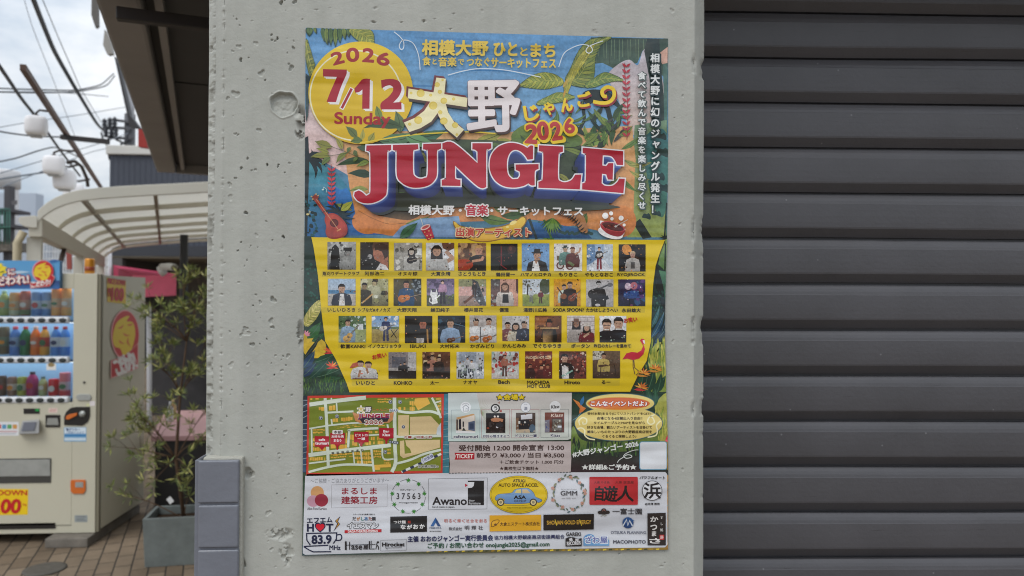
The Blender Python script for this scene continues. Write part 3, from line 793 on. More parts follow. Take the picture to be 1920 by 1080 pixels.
# dark shade of the jungle floor under the title
A.poly([(735, 300), (760, 345), (850, 350), (960, 330), (1020, 350), (1080, 360), (1150, 372), (1120, 392), (1060, 392), (900, 384), (800, 396), (735, 396), (716, 372)], (44, 56, 44), (56, 66, 48), smooth=True)
A.poly([(690, 380), (730, 392), (790, 396), (770, 412), (730, 408), (700, 400)], (60, 62, 52), (110, 84, 60), smooth=True)
A.poly([(700, 268), (760, 262), (900, 262), (1010, 270), (1120, 276), (1150, 300), (1148, 376), (1080, 388), (900, 386), (760, 392), (722, 376), (708, 330)], (70, 84, 56), (44, 54, 42), smooth=True)
for k in range(70):
    x, y = rn.uniform(725, 1150), rn.uniform(268, 388); an = R(rn.uniform(-60, 60) + (180 if rn.random() < .5 else 0)); l = rn.uniform(22, 52)
    A.leaf(x, y, min(max(x + l * math.cos(an), 715), 1160), min(y + l * math.sin(an), 396), rn.uniform(7, 15), rn.choice([(58, 78, 48), (92, 116, 58), (44, 58, 44), (120, 136, 66), (36, 46, 40), (76, 100, 56), (150, 150, 74)]), (48, 62, 42), .06)
# palm tree, upper right
A.line([(1130, 190), (1140, 205), (1150, 250)], 9, (36, 48, 44)); A.line([(1092, 190), (1096, 225), (1088, 240)], 6, (40, 50, 46))
A.poly([(1092, 176), (1110, 168), (1140, 172), (1158, 190), (1166, 208), (1150, 196), (1120, 190), (1100, 196)], (34, 46, 46), smooth=True)
def big_leaf(pts, c, c2, n=9, dark=(56, 76, 48)):
    a, b = pts[0], pts[len(pts) // 2]
    A.poly(pts, dark, smooth=True)
    q = [(p[0] + (sum(x for x, _ in pts) / len(pts) - p[0]) * .05, p[1] + (sum(y for _, y in pts) / len(pts) - p[1]) * .05) for p in pts]
    A.poly(q, c, c2, smooth=True)
    m = len(pts)
    n = int(n * 1.7); mids = []
    def edge_pts(t):
        i = t * (m // 2); i0 = min(int(i), m - 2); f = i - i0
        u1 = (pts[i0][0] * (1 - f) + pts[i0 + 1][0] * f, pts[i0][1] * (1 - f) + pts[i0 + 1][1] * f)
        j = m - t * (m - m // 2); j0 = int(j) % m; f2 = j - int(j); j1 = (int(j) + 1) % m
        return u1, (pts[j0][0] * (1 - f2) + pts[j1][0] * f2, pts[j0][1] * (1 - f2) + pts[j1][1] * f2)
    L_ = math.hypot(b[0] - a[0], b[1] - a[1])
    for k in range(n):                                # leaflets out of the midrib
        t = (k + .3) / n; p, q2 = edge_pts(t); mid = ((p[0] + q2[0]) / 2, (p[1] + q2[1]) / 2); mids.append(mid)
        for sd in (0, 1):
            e = edge_pts(min(t + .14, .99))[sd]; e = (mid[0] + (e[0] - mid[0]) * 1.06, mid[1] + (e[1] - mid[1]) * 1.06)
            A.leaf(mid[0], mid[1], e[0], e[1], L_ / n * 1.25, dark)
            A.leaf(mid[0], mid[1], e[0], e[1], L_ / n * .98, c if (k + sd) % 2 else [(u + v) / 2 for u, v in zip(c, c2)])
    a, b = mids[0], mids[-1]
    A.line(mids, 1.0 * (1 if A.o[2] == 1 else 3), (196, 192, 96)); return
    A.line([a, b], 1.0, (206, 200, 96))
G1, G2 = (176, 178, 74), (112, 136, 62)
vB()
big_leaf([(710, 520), (620, 560), (540, 575), (420, 565), (330, 545), (400, 480), (480, 440), (560, 430), (650, 455)], G1, G2)
big_leaf([(720, 510), (760, 400), (830, 250), (930, 150), (1110, 130), (1020, 200), (975, 300), (960, 480), (880, 560)], (150, 156, 70), (98, 122, 66), 12)
big_leaf([(720, 520), (770, 400), (860, 260), (990, 170), (900, 300), (830, 420), (770, 520), (730, 640), (705, 640)], (196, 186, 74), (150, 150, 64), 10)
big_leaf([(880, 550), (960, 480), (1050, 430), (1150, 460), (1210, 500), (1120, 510), (1040, 530), (960, 560)], (140, 158, 80), (90, 122, 66))
big_leaf([(470, 700), (560, 640), (650, 600), (740, 610), (800, 640), (740, 670), (650, 690), (560, 700)], (160, 170, 80), (110, 140, 66))
for (x0, y0, x1, y1, w) in ((420, 860, 520, 720, 30), (560, 900, 660, 760, 34), (640, 880, 640, 740, 30), (700, 860, 780, 740, 30), (760, 850, 900, 780, 24), (780, 870, 880, 850, 18), (1150, 770, 1270, 740, 26), (1160, 800, 1290, 790, 24), (800, 780, 870, 660, 18)):
    A.leaf(x0, y0, x1, y1, w, (84, 116, 60), (150, 160, 90), .1)
A.leaf(700, 560, 745, 480, 26, (190, 160, 70)); A.leaf(720, 580, 700, 650, 18, (196, 150, 66))
A.poly([(270, 950), (420, 860), (600, 930), (760, 940), (860, 990), (800, 1060), (420, 1060), (300, 1060)], (118, 142, 66), (90, 116, 58), smooth=True)
for (x0, y0, x1, y1, w) in ((340, 960, 440, 1050, 30), (460, 930, 560, 1030, 34), (640, 950, 760, 1030, 34), (880, 880, 940, 1050, 44), (980, 860, 960, 1050, 50), (1060, 880, 1080, 1050, 50), (1140, 900, 1110, 1050, 46), (1010, 800, 1150, 880, 40), (900, 960, 1050, 940, 36)):
    A.leaf(x0, y0, x1, y1, w, rn.choice([(92, 124, 58), (64, 92, 54), (138, 154, 72)]), (50, 70, 44), .1)
for k in range(26):                                  # undergrowth at the foot of the palm
    x, y = rn.uniform(860, 1190), rn.uniform(820, 1060); an = R(rn.uniform(-150, -30)); l = rn.uniform(90, 200)
    A.leaf(x, y, x + l * math.cos(an), y + l * math.sin(an), rn.uniform(22, 44), rn.choice([(60, 84, 54), (92, 120, 60), (40, 56, 46), (124, 142, 72), (72, 76, 72)]), (46, 62, 42), rn.uniform(-.1, .1))
# palms, upper left
vA()
for k, (x, w) in enumerate(((90, 70), (130, 30), (200, 46), (235, 46), (270, 52), (310, 50), (345, 50), (380, 46), (420, 44))):
    hgt = (130, 110, 180, 205, 210, 220, 190, 160, 140)[k]
    A.leaf(x, 40, x + rn.uniform(-5, 25), hgt, w, (44, 70, 50)); A.leaf(x, 44, x + rn.uniform(-2, 18), hgt - 8, w * .74, (120, 138, 66) if k % 2 else (84, 112, 66), (50, 70, 46))
big_leaf([(430, 64), (520, 68), (600, 70), (635, 110), (640, 180), (650, 215), (600, 195), (540, 190), (480, 150), (440, 110)], (176, 176, 78), (110, 130, 66), 9)
big_leaf([(62, 150), (90, 200), (120, 300), (140, 380), (110, 440), (95, 470), (80, 420), (62, 330)], (150, 150, 66), (84, 104, 60), 8)
A.poly([(60, 440), (100, 470), (95, 560), (80, 800), (62, 860)], (60, 80, 90), (70, 90, 90))
vP()
A.line([(1170, 118), (1172, 150), (1176, 190), (1177, 240), (1175, 262)], 1.2, (150, 40, 50), smooth=True)
for k in range(13):
    y = 120 + k * 10.8
    for sg in (1, -1): A.leaf(1174, y + 6, 1174 + sg * 8, y - 1, 4.6, (184, 54, 70))
A.line([(621, 308), (622, 350), (623, 392)], 1.2, (170, 60, 60), smooth=True)
for k in range(8):
    y = 316 + k * 9
    for sg in (1, -1): A.leaf(622, y + 5, 622 + sg * 8, y - 2, 4.6, (200, 66, 74))

# ---------------------------------------------------------------- lower jungle
A.poly([(571, 443), (586, 443), (592, 500), (600, 560), (620, 640), (655, 735), (840, 735), (1000, 740), (1180, 736), (1200, 690), (1218, 600), (1222, 520), (1240, 450), (1248.4, 446), (1246, 620), (1250, 740), (1252, 1030), (567, 1041), (568, 740)], (36, 56, 54), (60, 84, 60))
# left column of leaves
for k in range(90):
    x, y = rn.uniform(571, 598), rn.uniform(495, 590); A.ell(x, y, rn.uniform(2, 4), rn.uniform(1.6, 3.2), (34, 66, 58) if k % 3 else (44, 92, 80), ang=rn.uniform(0, 90), n=6)
vE()
big_leaf([(40, 610), (36, 560), (80, 490), (120, 450), (150, 440), (155, 500), (120, 570), (70, 620)], (220, 206, 130), (160, 160, 80), 9)
A.poly([(28, 680), (90, 650), (150, 700), (185, 740), (170, 820), (80, 830), (30, 780)], (206, 176, 70), (216, 180, 50), smooth=True)
for (x0, y0, x1, y1, w, c) in ((60, 700, 150, 590, 70, (56, 104, 62)), (90, 720, 180, 660, 44, (44, 88, 60)), (30, 840, 150, 670, 30, (40, 50, 50)), (30, 900, 110, 780, 60, (44, 70, 100)), (20, 960, 120, 860, 50, (38, 60, 90)), (110, 860, 250, 800, 60, (34, 74, 54)),
                               (120, 960, 330, 880, 80, (30, 64, 48)), (100, 900, 280, 850, 50, (40, 84, 58)), (60, 980, 210, 830, 50, (34, 70, 60)), (150, 980, 300, 960, 44, (44, 84, 58)), (190, 940, 290, 810, 44, (36, 78, 54))):
    A.leaf(x0, y0, x1, y1, w, c, (80, 110, 90), .05)
for (x, y) in ((205, 790), (225, 890)):
    for a_ in (-150, -120, -80, -50, -20, 20):
        A.leaf(x, y, x + 48 * math.cos(R(a_)), y + 42 * math.sin(R(a_)), 11, rn.choice([(216, 120, 60), (224, 90, 60), (232, 160, 70)]))
    A.leaf(x - 36, y + 12, x + 40, y + 4, 12, (196, 60, 60))
for a_ in (-100, -60, -20, 20): A.leaf(50, 680, 50 + 34 * math.cos(R(a_)), 668 + 26 * math.sin(R(a_)), 14, (226, 150, 170))
for k in range(150):
    x = rn.uniform(30, 345); y = rn.uniform(985, 1080); A.leaf(x, y, x + rn.uniform(-10, 10), y - rn.uniform(24, 50), 6, rn.choice([(70, 104, 54), (52, 84, 52), (86, 118, 58), (40, 66, 48)]))
# right column
vF()
A.poly([(1245, 40), (1272, 20), (1272, 160), (1262, 250), (1200, 200), (1215, 110)], (140, 160, 90), (90, 130, 80))
A.poly([(1245, 60), (1254, 60), (1250, 260), (1240, 260)], (30, 42, 40))
for a_ in (-170, -140, -100, -60, -30, 0, 30): A.leaf(1250, 24, 1250 + 40 * math.cos(R(a_)), 22 + 30 * math.sin(R(a_)), 9, (26, 38, 36))
A.poly([(1180, 210), (1200, 220), (1230, 320), (1262, 480), (1268, 620), (1245, 560), (1215, 440), (1180, 330)], (34, 42, 42))
A.poly([(1205, 240), (1265, 250), (1268, 460), (1235, 350)], (84, 130, 96), (50, 90, 80))
for k in range(60):
    A.ell(rn.uniform(1160, 1235), rn.uniform(380, 520), rn.uniform(6, 14), rn.uniform(4, 9), rn.choice([(40, 70, 66), (56, 96, 84), (34, 56, 60)]), ang=rn.uniform(0, 90), n=6)
for (x0, y0, x1, y1, w, c) in ((1150, 700, 1240, 520, 40, (44, 84, 110)), (1165, 760, 1255, 560, 36, (36, 60, 84)), (1145, 640, 1210, 480, 30, (60, 104, 110)), (1180, 720, 1270, 600, 30, (40, 66, 80))):
    A.leaf(x0, y0, x1, y1, w, c, (120, 150, 150), .05)
A.poly([(1140, 790), (1190, 730), (1240, 720), (1280, 680), (1280, 1060), (1090, 1060), (1130, 900)], (180, 178, 76), (120, 140, 60))
for k in range(120):
    x = rn.uniform(1125, 1278); y = rn.uniform(760, 1060); A.leaf(x, y, x + rn.uniform(-16, 10), y - rn.uniform(40, 100), 10, rn.choice([(168, 172, 70), (130, 150, 66), (196, 190, 90), (100, 128, 60)]))
for (x0, y0, x1, y1, w) in ((1080, 1060, 1090, 920, 60), (1120, 1070, 1170, 900, 70), (1160, 1070, 1250, 950, 60), (1040, 1060, 985, 1015, 34), (1100, 1070, 1130, 860, 50), (1190, 1070, 1220, 930, 50)):
    A.leaf(x0, y0, x1, y1, w, rn.choice([(30, 66, 50), (36, 78, 54), (26, 56, 46)]), (70, 110, 80), .05)
# strip of water and grass between the panels
vP()
A.poly([(568, 742), (578, 742), (574, 885), (567.5, 885)], (40, 50, 60), (60, 84, 110))
for k in range(12): A.line([(568.5, 750 + k * 11), (577, 748 + k * 11 + rn.uniform(-3, 3))], 1.2, (150, 166, 176))
A.rect(828, 738, 842, 888, (70, 130, 150), (60, 126, 140))
for k in range(16): A.line([(829, 770 + k * 7), (842, 769 + k * 7 + rn.uniform(-2, 2))], 1, (150, 176, 180) if k % 2 else (56, 96, 110))
A.poly([(1068, 738), (1252, 738), (1252.4, 890), (1068, 890)], (30, 62, 48), (50, 52, 50))
vI()
A.poly([(90, 470), (180, 620), (420, 650), (800, 600), (1090, 500), (1170, 560), (1170, 700), (600, 760), (100, 800), (60, 600)], (120, 140, 60), (80, 104, 54), smooth=True)
A.poly([(1000, 250), (1170, 130), (1176, 900), (1060, 640), (1090, 420)], (170, 172, 80), (150, 140, 70), smooth=True)
for k in range(150):
    x = rn.uniform(62, 840); y = rn.uniform(650, 960); A.leaf(x, y, x + rn.uniform(-16, 16), y - rn.uniform(50, 130), 16, rn.choice([(50, 80, 50), (70, 104, 54), (36, 56, 44), (30, 44, 40)]))
A.poly([(62, 800), (300, 760), (600, 820), (830, 800), (830, 985), (62, 985)], (40, 50, 44), (56, 40, 46))
for k in range(60):
    x = rn.uniform(1010, 1172); y = rn.uniform(330, 640); A.leaf(x, y, x + rn.uniform(-10, 30), y - rn.uniform(60, 140), 14, rn.choice([(168, 172, 74), (130, 150, 66), (190, 186, 90)]))
for (x0, y0, x1, y1, w, c) in ((680, 10, 860, 90, 60, (26, 58, 48)), (1000, 230, 840, 0, 90, (26, 60, 50)), (960, 230, 900, 20, 60, (36, 80, 60)), (1010, 240, 1000, 40, 60, (40, 84, 60))):
    A.leaf(x0, y0, x1, y1, w, c, (70, 110, 90), .04)
for (x0, y0, x1, y1, c) in ((790, 50, 880, 70, (190, 50, 70)), (840, 50, 900, -20, (220, 150, 90)), (1120, 640, 1175, 540, (220, 60, 80)), (1115, 630, 1176, 640, (226, 100, 110)), (1150, 640, 1176, 600, (206, 60, 60))):
    A.leaf(x0, y0, x1, y1, 24, c)
for k in range(12): A.line([(1140 + rn.uniform(0, 36), 640 + k * 28), (1110 + rn.uniform(0, 60), 960)], 5, rn.choice([(206, 150, 50), (160, 120, 50), (90, 100, 60)]))
# bright bird beside the balloon
A.poly([(80, 165), (150, 200), (190, 250), (230, 270), (190, 310), (150, 330), (160, 270)], (222, 140, 70), (206, 110, 50)); A.leaf(170, 240, 205, 130, 44, (50, 110, 160)); A.line([(180, 310), (130, 370), (80, 405)], 5, (110, 160, 170))
vP()
A.poly([(1243, 890), (1252, 890), (1251.6, 1029), (1243, 1030)], (190, 140, 60), (150, 110, 50))
for k in range(9): A.line([(1244, 900 + k * 15), (1251, 905 + k * 14)], 3, ((80, 140, 130), (110, 84, 40), (206, 160, 60))[k % 3])
A.poly([(567, 1020), (575, 1026), (900, 1030), (1240, 1022), (1251.4, 1029.6), (1100, 1031.6), (900, 1035.6), (700, 1038.6), (567, 1040.6)], (60, 84, 90), (150, 120, 50), horiz=True)
for k in range(40): x = 800 + k * 11; A.line([(x, 1033.5 - k * .12), (x + 6, 1032 - k * .1)], 2.4, ((226, 196, 60), (70, 76, 50), (176, 140, 50))[k % 3])
Z1 = A.z + 2e-5
A.build('printed_sheet', PAINT_MAT, poster)

# ---------------------------------------------------------------- yellow sun with the date
A.z = Z1
vP(); A.ell(677, 175, 98, 96, (236, 202, 40), (220, 180, 30), n=60)
vA()
A.line([(485 + 385 * math.cos(R(a_)), 630 + 378 * math.sin(R(a_))) for a_ in range(96, 352, 6)], 11, (244, 238, 200))
for ch, cx, cy, w, h, a_ in (('2', 330, 315, 105, 110, -15), ('0', 458, 288, 112, 122, -3), ('2', 590, 292, 104, 122, 4), ('6', 718, 322, 112, 116, 12)):
    A.text(ch, cx - w / 2, cy - h / 2, cx + w / 2, cy + h / 2, (168, 44, 44), .9, a_, res=8)
SEVEN = [(208, 408), (408, 412), (406, 452), (376, 520), (345, 600), (318, 686), (238, 684), (270, 600), (305, 520), (325, 474), (208, 470)]
ONE = [(472, 572), (500, 540), (545, 492), (604, 490), (600, 742), (538, 742), (540, 580), (510, 602), (478, 606)]
TWO = [(697, 502), (745, 492), (800, 492), (845, 508), (866, 545), (868, 590), (845, 640), (800, 690), (868, 684), (870, 748), (694, 748), (696, 694), (760, 640), (796, 592), (798, 560), (775, 545), (740, 550), (702, 572)]
for q in (SEVEN, ONE, TWO): A.poly(soft_corners([(x + 24, y + 20) for x, y in q]), (244, 240, 236)); A.poly(soft_corners([(x + 12, y + 10) for x, y in q]), (244, 240, 236))
for q in (SEVEN, ONE, TWO): A.poly(soft_corners(q), (166, 22, 44), (178, 30, 50))
A.line([(455, 568), (362, 745)], 38, (246, 240, 236)); A.line([(450, 572), (366, 738)], 22, (172, 36, 50))
for (x0, y0, x1, y1, w, c, b) in ((660, 720, 720, 880, 60, (116, 136, 70), .05), (860, 940, 820, 760, 90, (92, 116, 74), .06), (880, 900, 550, 905, 90, (70, 92, 60), .12), (680, 1010, 1000, 940, 120, (84, 120, 84), .1), (900, 960, 1140, 1030, 110, (104, 150, 100), .08), (760, 1000, 900, 1060, 70, (90, 130, 90), 0),
                                  (495, 990, 400, 890, 66, (104, 118, 66), .06), (530, 1010, 545, 910, 40, (176, 170, 80), .05), (590, 1020, 640, 940, 54, (160, 156, 70), .05), (540, 1010, 440, 1020, 60, (100, 122, 64), .1), (280, 1060, 140, 1018, 44, (140, 136, 64), .08), (370, 1085, 310, 985, 50, (150, 146, 70), .1)):
    A.leaf(x0, y0, x1, y1, w, c, (56, 74, 46), b)
A.text('Sunday', 303, 772, 778, 905, (172, 34, 40), .8, 1, res=6)
A.line([(520, 1030), (700, 1000), (900, 968), (1100, 950), (1425, 936), (1660, 950)], 11, (232, 204, 60), smooth=True)
vC()
for (x0, y0, x1, y1, w, c, b) in ((410, 210, 320, 300, 46, (132, 140, 70), .1), (270, 240, 100, 250, 50, (140, 140, 62), .08), (270, 250, 195, 320, 46, (108, 126, 66), .08), (260, 215, 150, 175, 40, (150, 150, 66), .06), (290, 160, 140, 115, 50, (140, 140, 66), -.08), (370, 185, 310, 85, 50, (156, 150, 72), .1), (470, 190, 500, 240, 40, (96, 110, 60), .08), (440, 165, 415, 215, 36, (96, 116, 60), .1), (500, 250, 465, 290, 30, (106, 126, 60), .1), (600, 285, 490, 330, 44, (128, 146, 70), .06), (590, 180, 490, 165, 50, (60, 84, 56), 0)):
    A.leaf(x0, y0, x1, y1, w, c, (56, 74, 46), b)
A.line([(280, 160), (400, 205), (500, 245), (600, 285)], 4, (70, 84, 50), smooth=True)
A.line([(250, 240), (420, 215)], 4, (70, 84, 50))
Zb = A.z
A.build('date_badge', PAPER_MAT, poster)

# ---------------------------------------------------------------- small painted things round the title
A.z = Z1
vC()
A.line([(130, 580), (250, 745)], 30, (168, 62, 50)); A.poly([(115, 590), (140, 560), (175, 585), (150, 618)], (150, 60, 50))
for p in ((112, 580), (150, 560), (122, 602), (168, 572)): A.ell(p[0], p[1], 8, 6, (206, 176, 120), n=8)
for a_ in (-170, -140, -110, -80, -50, -20, 10, 40, 70): A.leaf(340, 720, 340 + 150 * math.cos(R(a_)), 720 + 120 * math.sin(R(a_)) + 20, 24, (26, 46, 52), None, .14)
A.leaf(360, 700, 460, 620, 60, (176, 180, 74), (110, 130, 50))
A.poly([(232, 740), (280, 720), (330, 735), (380, 780), (412, 830), (410, 890), (370, 925), (300, 938), (250, 925), (230, 880), (235, 830), (222, 780)], (176, 64, 52), (150, 60, 58), smooth=True)
A.poly([(240, 750), (285, 735), (330, 750), (370, 790), (398, 835), (396, 880), (360, 912), (300, 924), (255, 912), (240, 870)], (190, 76, 60), (166, 70, 64), smooth=True)
A.ell(303, 803, 36, 34, (84, 34, 34)); A.ell(303, 803, 27, 26, (104, 42, 38)); A.line([(150, 600), (345, 870)], 5, (206, 150, 110)); A.line([(325, 872), (360, 852)], 9, (216, 150, 100))
A.ell(208, 522, 10, 7, (200, 220, 214), n=8); A.line([(216, 520), (214, 500), (240, 520), (238, 545)], 4, (200, 220, 214)); A.ell(80, 730, 14, 9, (206, 190, 130), n=8); A.line([(92, 728), (92, 700), (104, 712)], 5, (206, 190, 130))
A.build('guitar_picture', PAINT_MAT, poster)
# drink cup
A.leaf(855, 930, 1005, 800, 80, (50, 96, 62), (30, 60, 44))
A.line([(1030, 760), (1052, 830)], 5, (206, 206, 196)); A.poly([(1030, 855), (1110, 818), (1145, 925), (1090, 952)], (186, 34, 56), (172, 30, 50)); A.ell(1070, 838, 44, 20, (236, 206, 200), ang=-24); A.ell(1070, 838, 32, 12, (200, 90, 90), ang=-24)
for (x, y) in ((1065, 880), (1100, 870), (1085, 910), (1115, 905), (1100, 935), (1125, 930)): A.ell(x, y, 6, 5, (236, 190, 120), n=7)
A.build('drink_cup_picture', PAINT_MAT, poster)
# yellow flute with the heading
vP()
A.poly([(849, 418), (852, 415), (866, 424), (900, 428), (940, 424), (966, 414), (978, 406), (986, 408), (986, 418), (974, 432), (950, 446), (915, 454), (885, 452), (862, 440), (854, 430)], (150, 110, 50), smooth=True)
A.poly([(851, 419), (854, 417), (866, 426), (900, 430), (940, 426), (966, 416), (978, 408), (984, 410), (984, 418), (973, 430), (949, 444), (915, 452), (886, 450), (864, 438), (856, 429)], (240, 202, 84), (222, 170, 58), smooth=True)
A.ell(962, 418, 7, 3.4, (248, 226, 140), ang=-24); A.ell(951, 426, 3, 2, (248, 226, 140))
for (d, c, dl) in ((1.4, (110, 60, 40), 2.2), (0, (236, 208, 160), 1.9), (0, (196, 70, 62), 0)):
    A.text('出演アーティスト', 855 + d, 427 + d, 995 + d, 444 + d, c, .9, 0, dil=dl or None)
A.build('heading_banner', PAPER_MAT, poster)
# striped tail
vD()
A.poly([(640, 680), (740, 670), (830, 700), (880, 760), (905, 880), (840, 870), (810, 790), (760, 750), (690, 740)], (176, 122, 80), smooth=True)
for k in range(13):
    t = k / 12; x = 670 + 200 * t; y = 690 + 170 * t ** 1.8
    A.leaf(x - 18, y + 50 - 20 * t, x + 26, y - 26 + 26 * t, 13, (44, 36, 34), None, .1)
for a_ in range(40, 150, 12): A.leaf(610, 760, 610 + 120 * math.cos(R(a_)), 750 + 150 * math.sin(R(a_)), 18, rn.choice([(80, 120, 54), (110, 146, 60), (56, 96, 52)]))
A.build('striped_tail_picture', PAINT_MAT, poster)
# bowl of stew
A.ell(1097, 888, 108, 44, (244, 240, 238), ang=16); A.poly([(1010, 800), (1030, 785), (1200, 850), (1222, 850), (1208, 900), (1160, 926), (1080, 905), (1015, 850)], (244, 240, 238), smooth=True)
A.poly([(1014, 806), (1060, 840), (1140, 874), (1218, 862), (1204, 898), (1160, 918), (1080, 896), (1020, 846)], (178, 60, 64), (150, 50, 56), smooth=True)
A.ell(1118, 833, 104, 38, (196, 76, 76), ang=15); A.ell(1118, 834, 94, 31, (88, 34, 32), ang=15)
for k in range(16): A.ell(1118 + rn.uniform(-70, 70), 834 + rn.uniform(-20, 20), rn.uniform(5, 10), rn.uniform(3, 6), rn.choice([(140, 60, 50), (60, 24, 24), (170, 90, 60), (110, 44, 38)]), ang=rn.uniform(0, 60), n=8)
A.line([(1140, 832), (1244, 774)], 6, (200, 190, 180)); A.ell(1142, 832, 12, 8, (206, 200, 196))
for (x, y, r_) in ((1054, 742, 26), (1102, 722, 17), (1110, 768, 14), (1187, 762, 21), (1212, 820, 13)): A.ell(x, y, r_, r_, (246, 244, 240), n=18)
A.build('stew_bowl_picture', PAINT_MAT, poster)
Z2 = max(A.z, Zb) + 2e-5
# ---------------------------------------------------------------- title lettering
A.z = Z2
vP()
A.text('相模大野', 791, 76, 916, 106, (238, 206, 84), .9, .8); A.text('ひと', 925, 80, 970, 107, (238, 206, 84), .9, .8); A.text('と', 975, 90, 989, 106, (238, 206, 84), .7); A.text('まち', 994, 83, 1041, 109, (238, 206, 84), .9, .8)
A.text('食', 792, 107, 808, 124, (238, 206, 84), .6); A.text('と', 811, 111, 819, 122, (238, 206, 84), .6); A.text('音楽', 822, 108, 856, 126, (238, 206, 84), .6); A.text('で', 859, 112, 870, 123, (238, 206, 84), .6); A.text('つなぐ', 875, 109, 918, 126, (238, 206, 84), .6); A.text('サーキットフェス', 920, 110, 1042, 129, (238, 206, 84), .6, .8)
for pts in ([(739, 61), (750, 70), (757, 80), (757, 91), (752, 94), (749, 87), (754, 78), (764, 77), (776, 84), (785, 105), (788, 132)], [(840, 142), (870, 134), (900, 130), (950, 133), (1014, 146)], [(1047, 127), (1056, 103), (1070, 92), (1090, 85), (1106, 88), (1110, 96), (1104, 101), (1098, 97), (1104, 88), (1130, 78)]):
    A.line(pts, 1.6, (226, 234, 240), smooth=True)
# the cheese character
vA()
def ohno(dx, dy, c, grow=0):
    A.poly([(928 + dx, 572 + dy), (1424 + dx, 650 + dy), (1416 + dx, 728 + dy), (922 + dx, 654 + dy)], c)
    A.poly([(1162 + dx, 480 + dy), (1242 + dx, 490 + dy), (1222 + dx, 700 + dy), (1120 + dx, 700 + dy)], c)
    A.poly([(1112 + dx, 680 + dy), (1225 + dx, 690 + dy), (1180 + dx, 770 + dy), (1120 + dx, 850 + dy), (1030 + dx, 905 + dy), (935 + dx, 938 + dy), (890 + dx, 858 + dy), (980 + dx, 820 + dy), (1060 + dx, 760 + dy)], c)
    A.poly([(1150 + dx, 690 + dy), (1238 + dx, 690 + dy), (1260 + dx, 770 + dy), (1310 + dx, 850 + dy), (1395 + dx, 918 + dy), (1335 + dx, 985 + dy), (1245 + dx, 910 + dy), (1180 + dx, 800 + dy)], c)
for k in range(3): ohno(10 - k * 2, 26 - k * 8, ((64, 54, 50), (76, 60, 52), (84, 62, 54))[k])
for k in range(4): ohno(-16 + k * 4, -20 + k * 5, (118, 52, 54))
ohno(0, 0, (246, 236, 190))
for (x, y, r_) in ((950, 610, 12), (1030, 612, 34), (1115, 628, 13), (1170, 540, 22), (1192, 600, 18), (1225, 675, 28), (1135, 715, 36), (1308, 660, 14), (1195, 772, 18), (1010, 838, 34), (938, 872, 14), (1225, 845, 32), (1320, 880, 26), (1335, 960, 12), (1215, 500, 10)):
    A.ell(x, y, r_, r_ * .95, (226, 198, 84), n=18); A.ell(x + r_ * .12, y + r_ * .12, r_ * .8, r_ * .76, (236, 212, 108), n=16)
vP()
for k in range(4): A.text('野', 877 + 3 - k * .6, 154 + 5 - k * 1.2, 973 + 3 - k * .6, 246 + 5 - k * 1.2, (60 + k * 10, 48 + k * 5, 46 + k * 4), 1, -1, dil=2.6)
A.text('野', 877, 154, 973, 246, (96, 52, 54), 0.9, -1, dil=3.5); A.text('野', 877, 154, 973, 246, (238, 228, 228), 2.2, -1, dil=2.9)
vB()
for (d, c) in ((16, (140, 40, 50)), (8, (150, 44, 52)), (0, (240, 206, 40))):
    dx, dy = d * .7, d
    A.text('じ', 372 + dx, 715 + dy, 488 + dx, 838 + dy, c, 1.6, -10, dil=6); A.text('ゃ', 535 + dx, 690 + dy, 622 + dx, 792 + dy, c, 1.6, -10, dil=5)
    A.text('ん', 680 + dx, 655 + dy, 772 + dx, 762 + dy, c, 1.6, -10, dil=6); A.text('ご', 820 + dx, 605 + dy, 930 + dx, 722 + dy, c, 1.6, -8, dil=6)
    A.line([(950 + dx, 682 + dy), (1020 + dx, 694 + dy), (1085 + dx, 686 + dy), (1125 + dx, 640 + dy), (1120 + dx, 580 + dy), (1070 + dx, 560 + dy), (1028 + dx, 590 + dy), (1034 + dx, 632 + dy), (1066 + dx, 640 + dy)], 30, c, smooth=True)
for ch, cx, cy, w, h, a_ in (('2', 432, 955, 110, 165, 4), ('0', 528, 928, 100, 160, -6), ('2', 640, 930, 96, 160, -8), ('6', 750, 888, 88, 130, -10)):
    A.text(ch, cx - w / 2 + 9, cy - h / 2 + 9, cx + w / 2 + 9, cy + h / 2 + 9, (240, 204, 40), 1, a_, dil=15, res=6); A.text(ch, cx - w / 2, cy - h / 2, cx + w / 2, cy + h / 2, (240, 204, 40), 1, a_, dil=13, res=6)
for ch, cx, cy, w, h, a_ in (('2', 432, 955, 110, 165, 4), ('0', 528, 928, 100, 160, -6), ('2', 640, 930, 96, 160, -8), ('6', 750, 888, 88, 130, -10)):
    A.text(ch, cx - w / 2, cy - h / 2, cx + w / 2, cy + h / 2, (190, 58, 54), .9, a_, res=6)
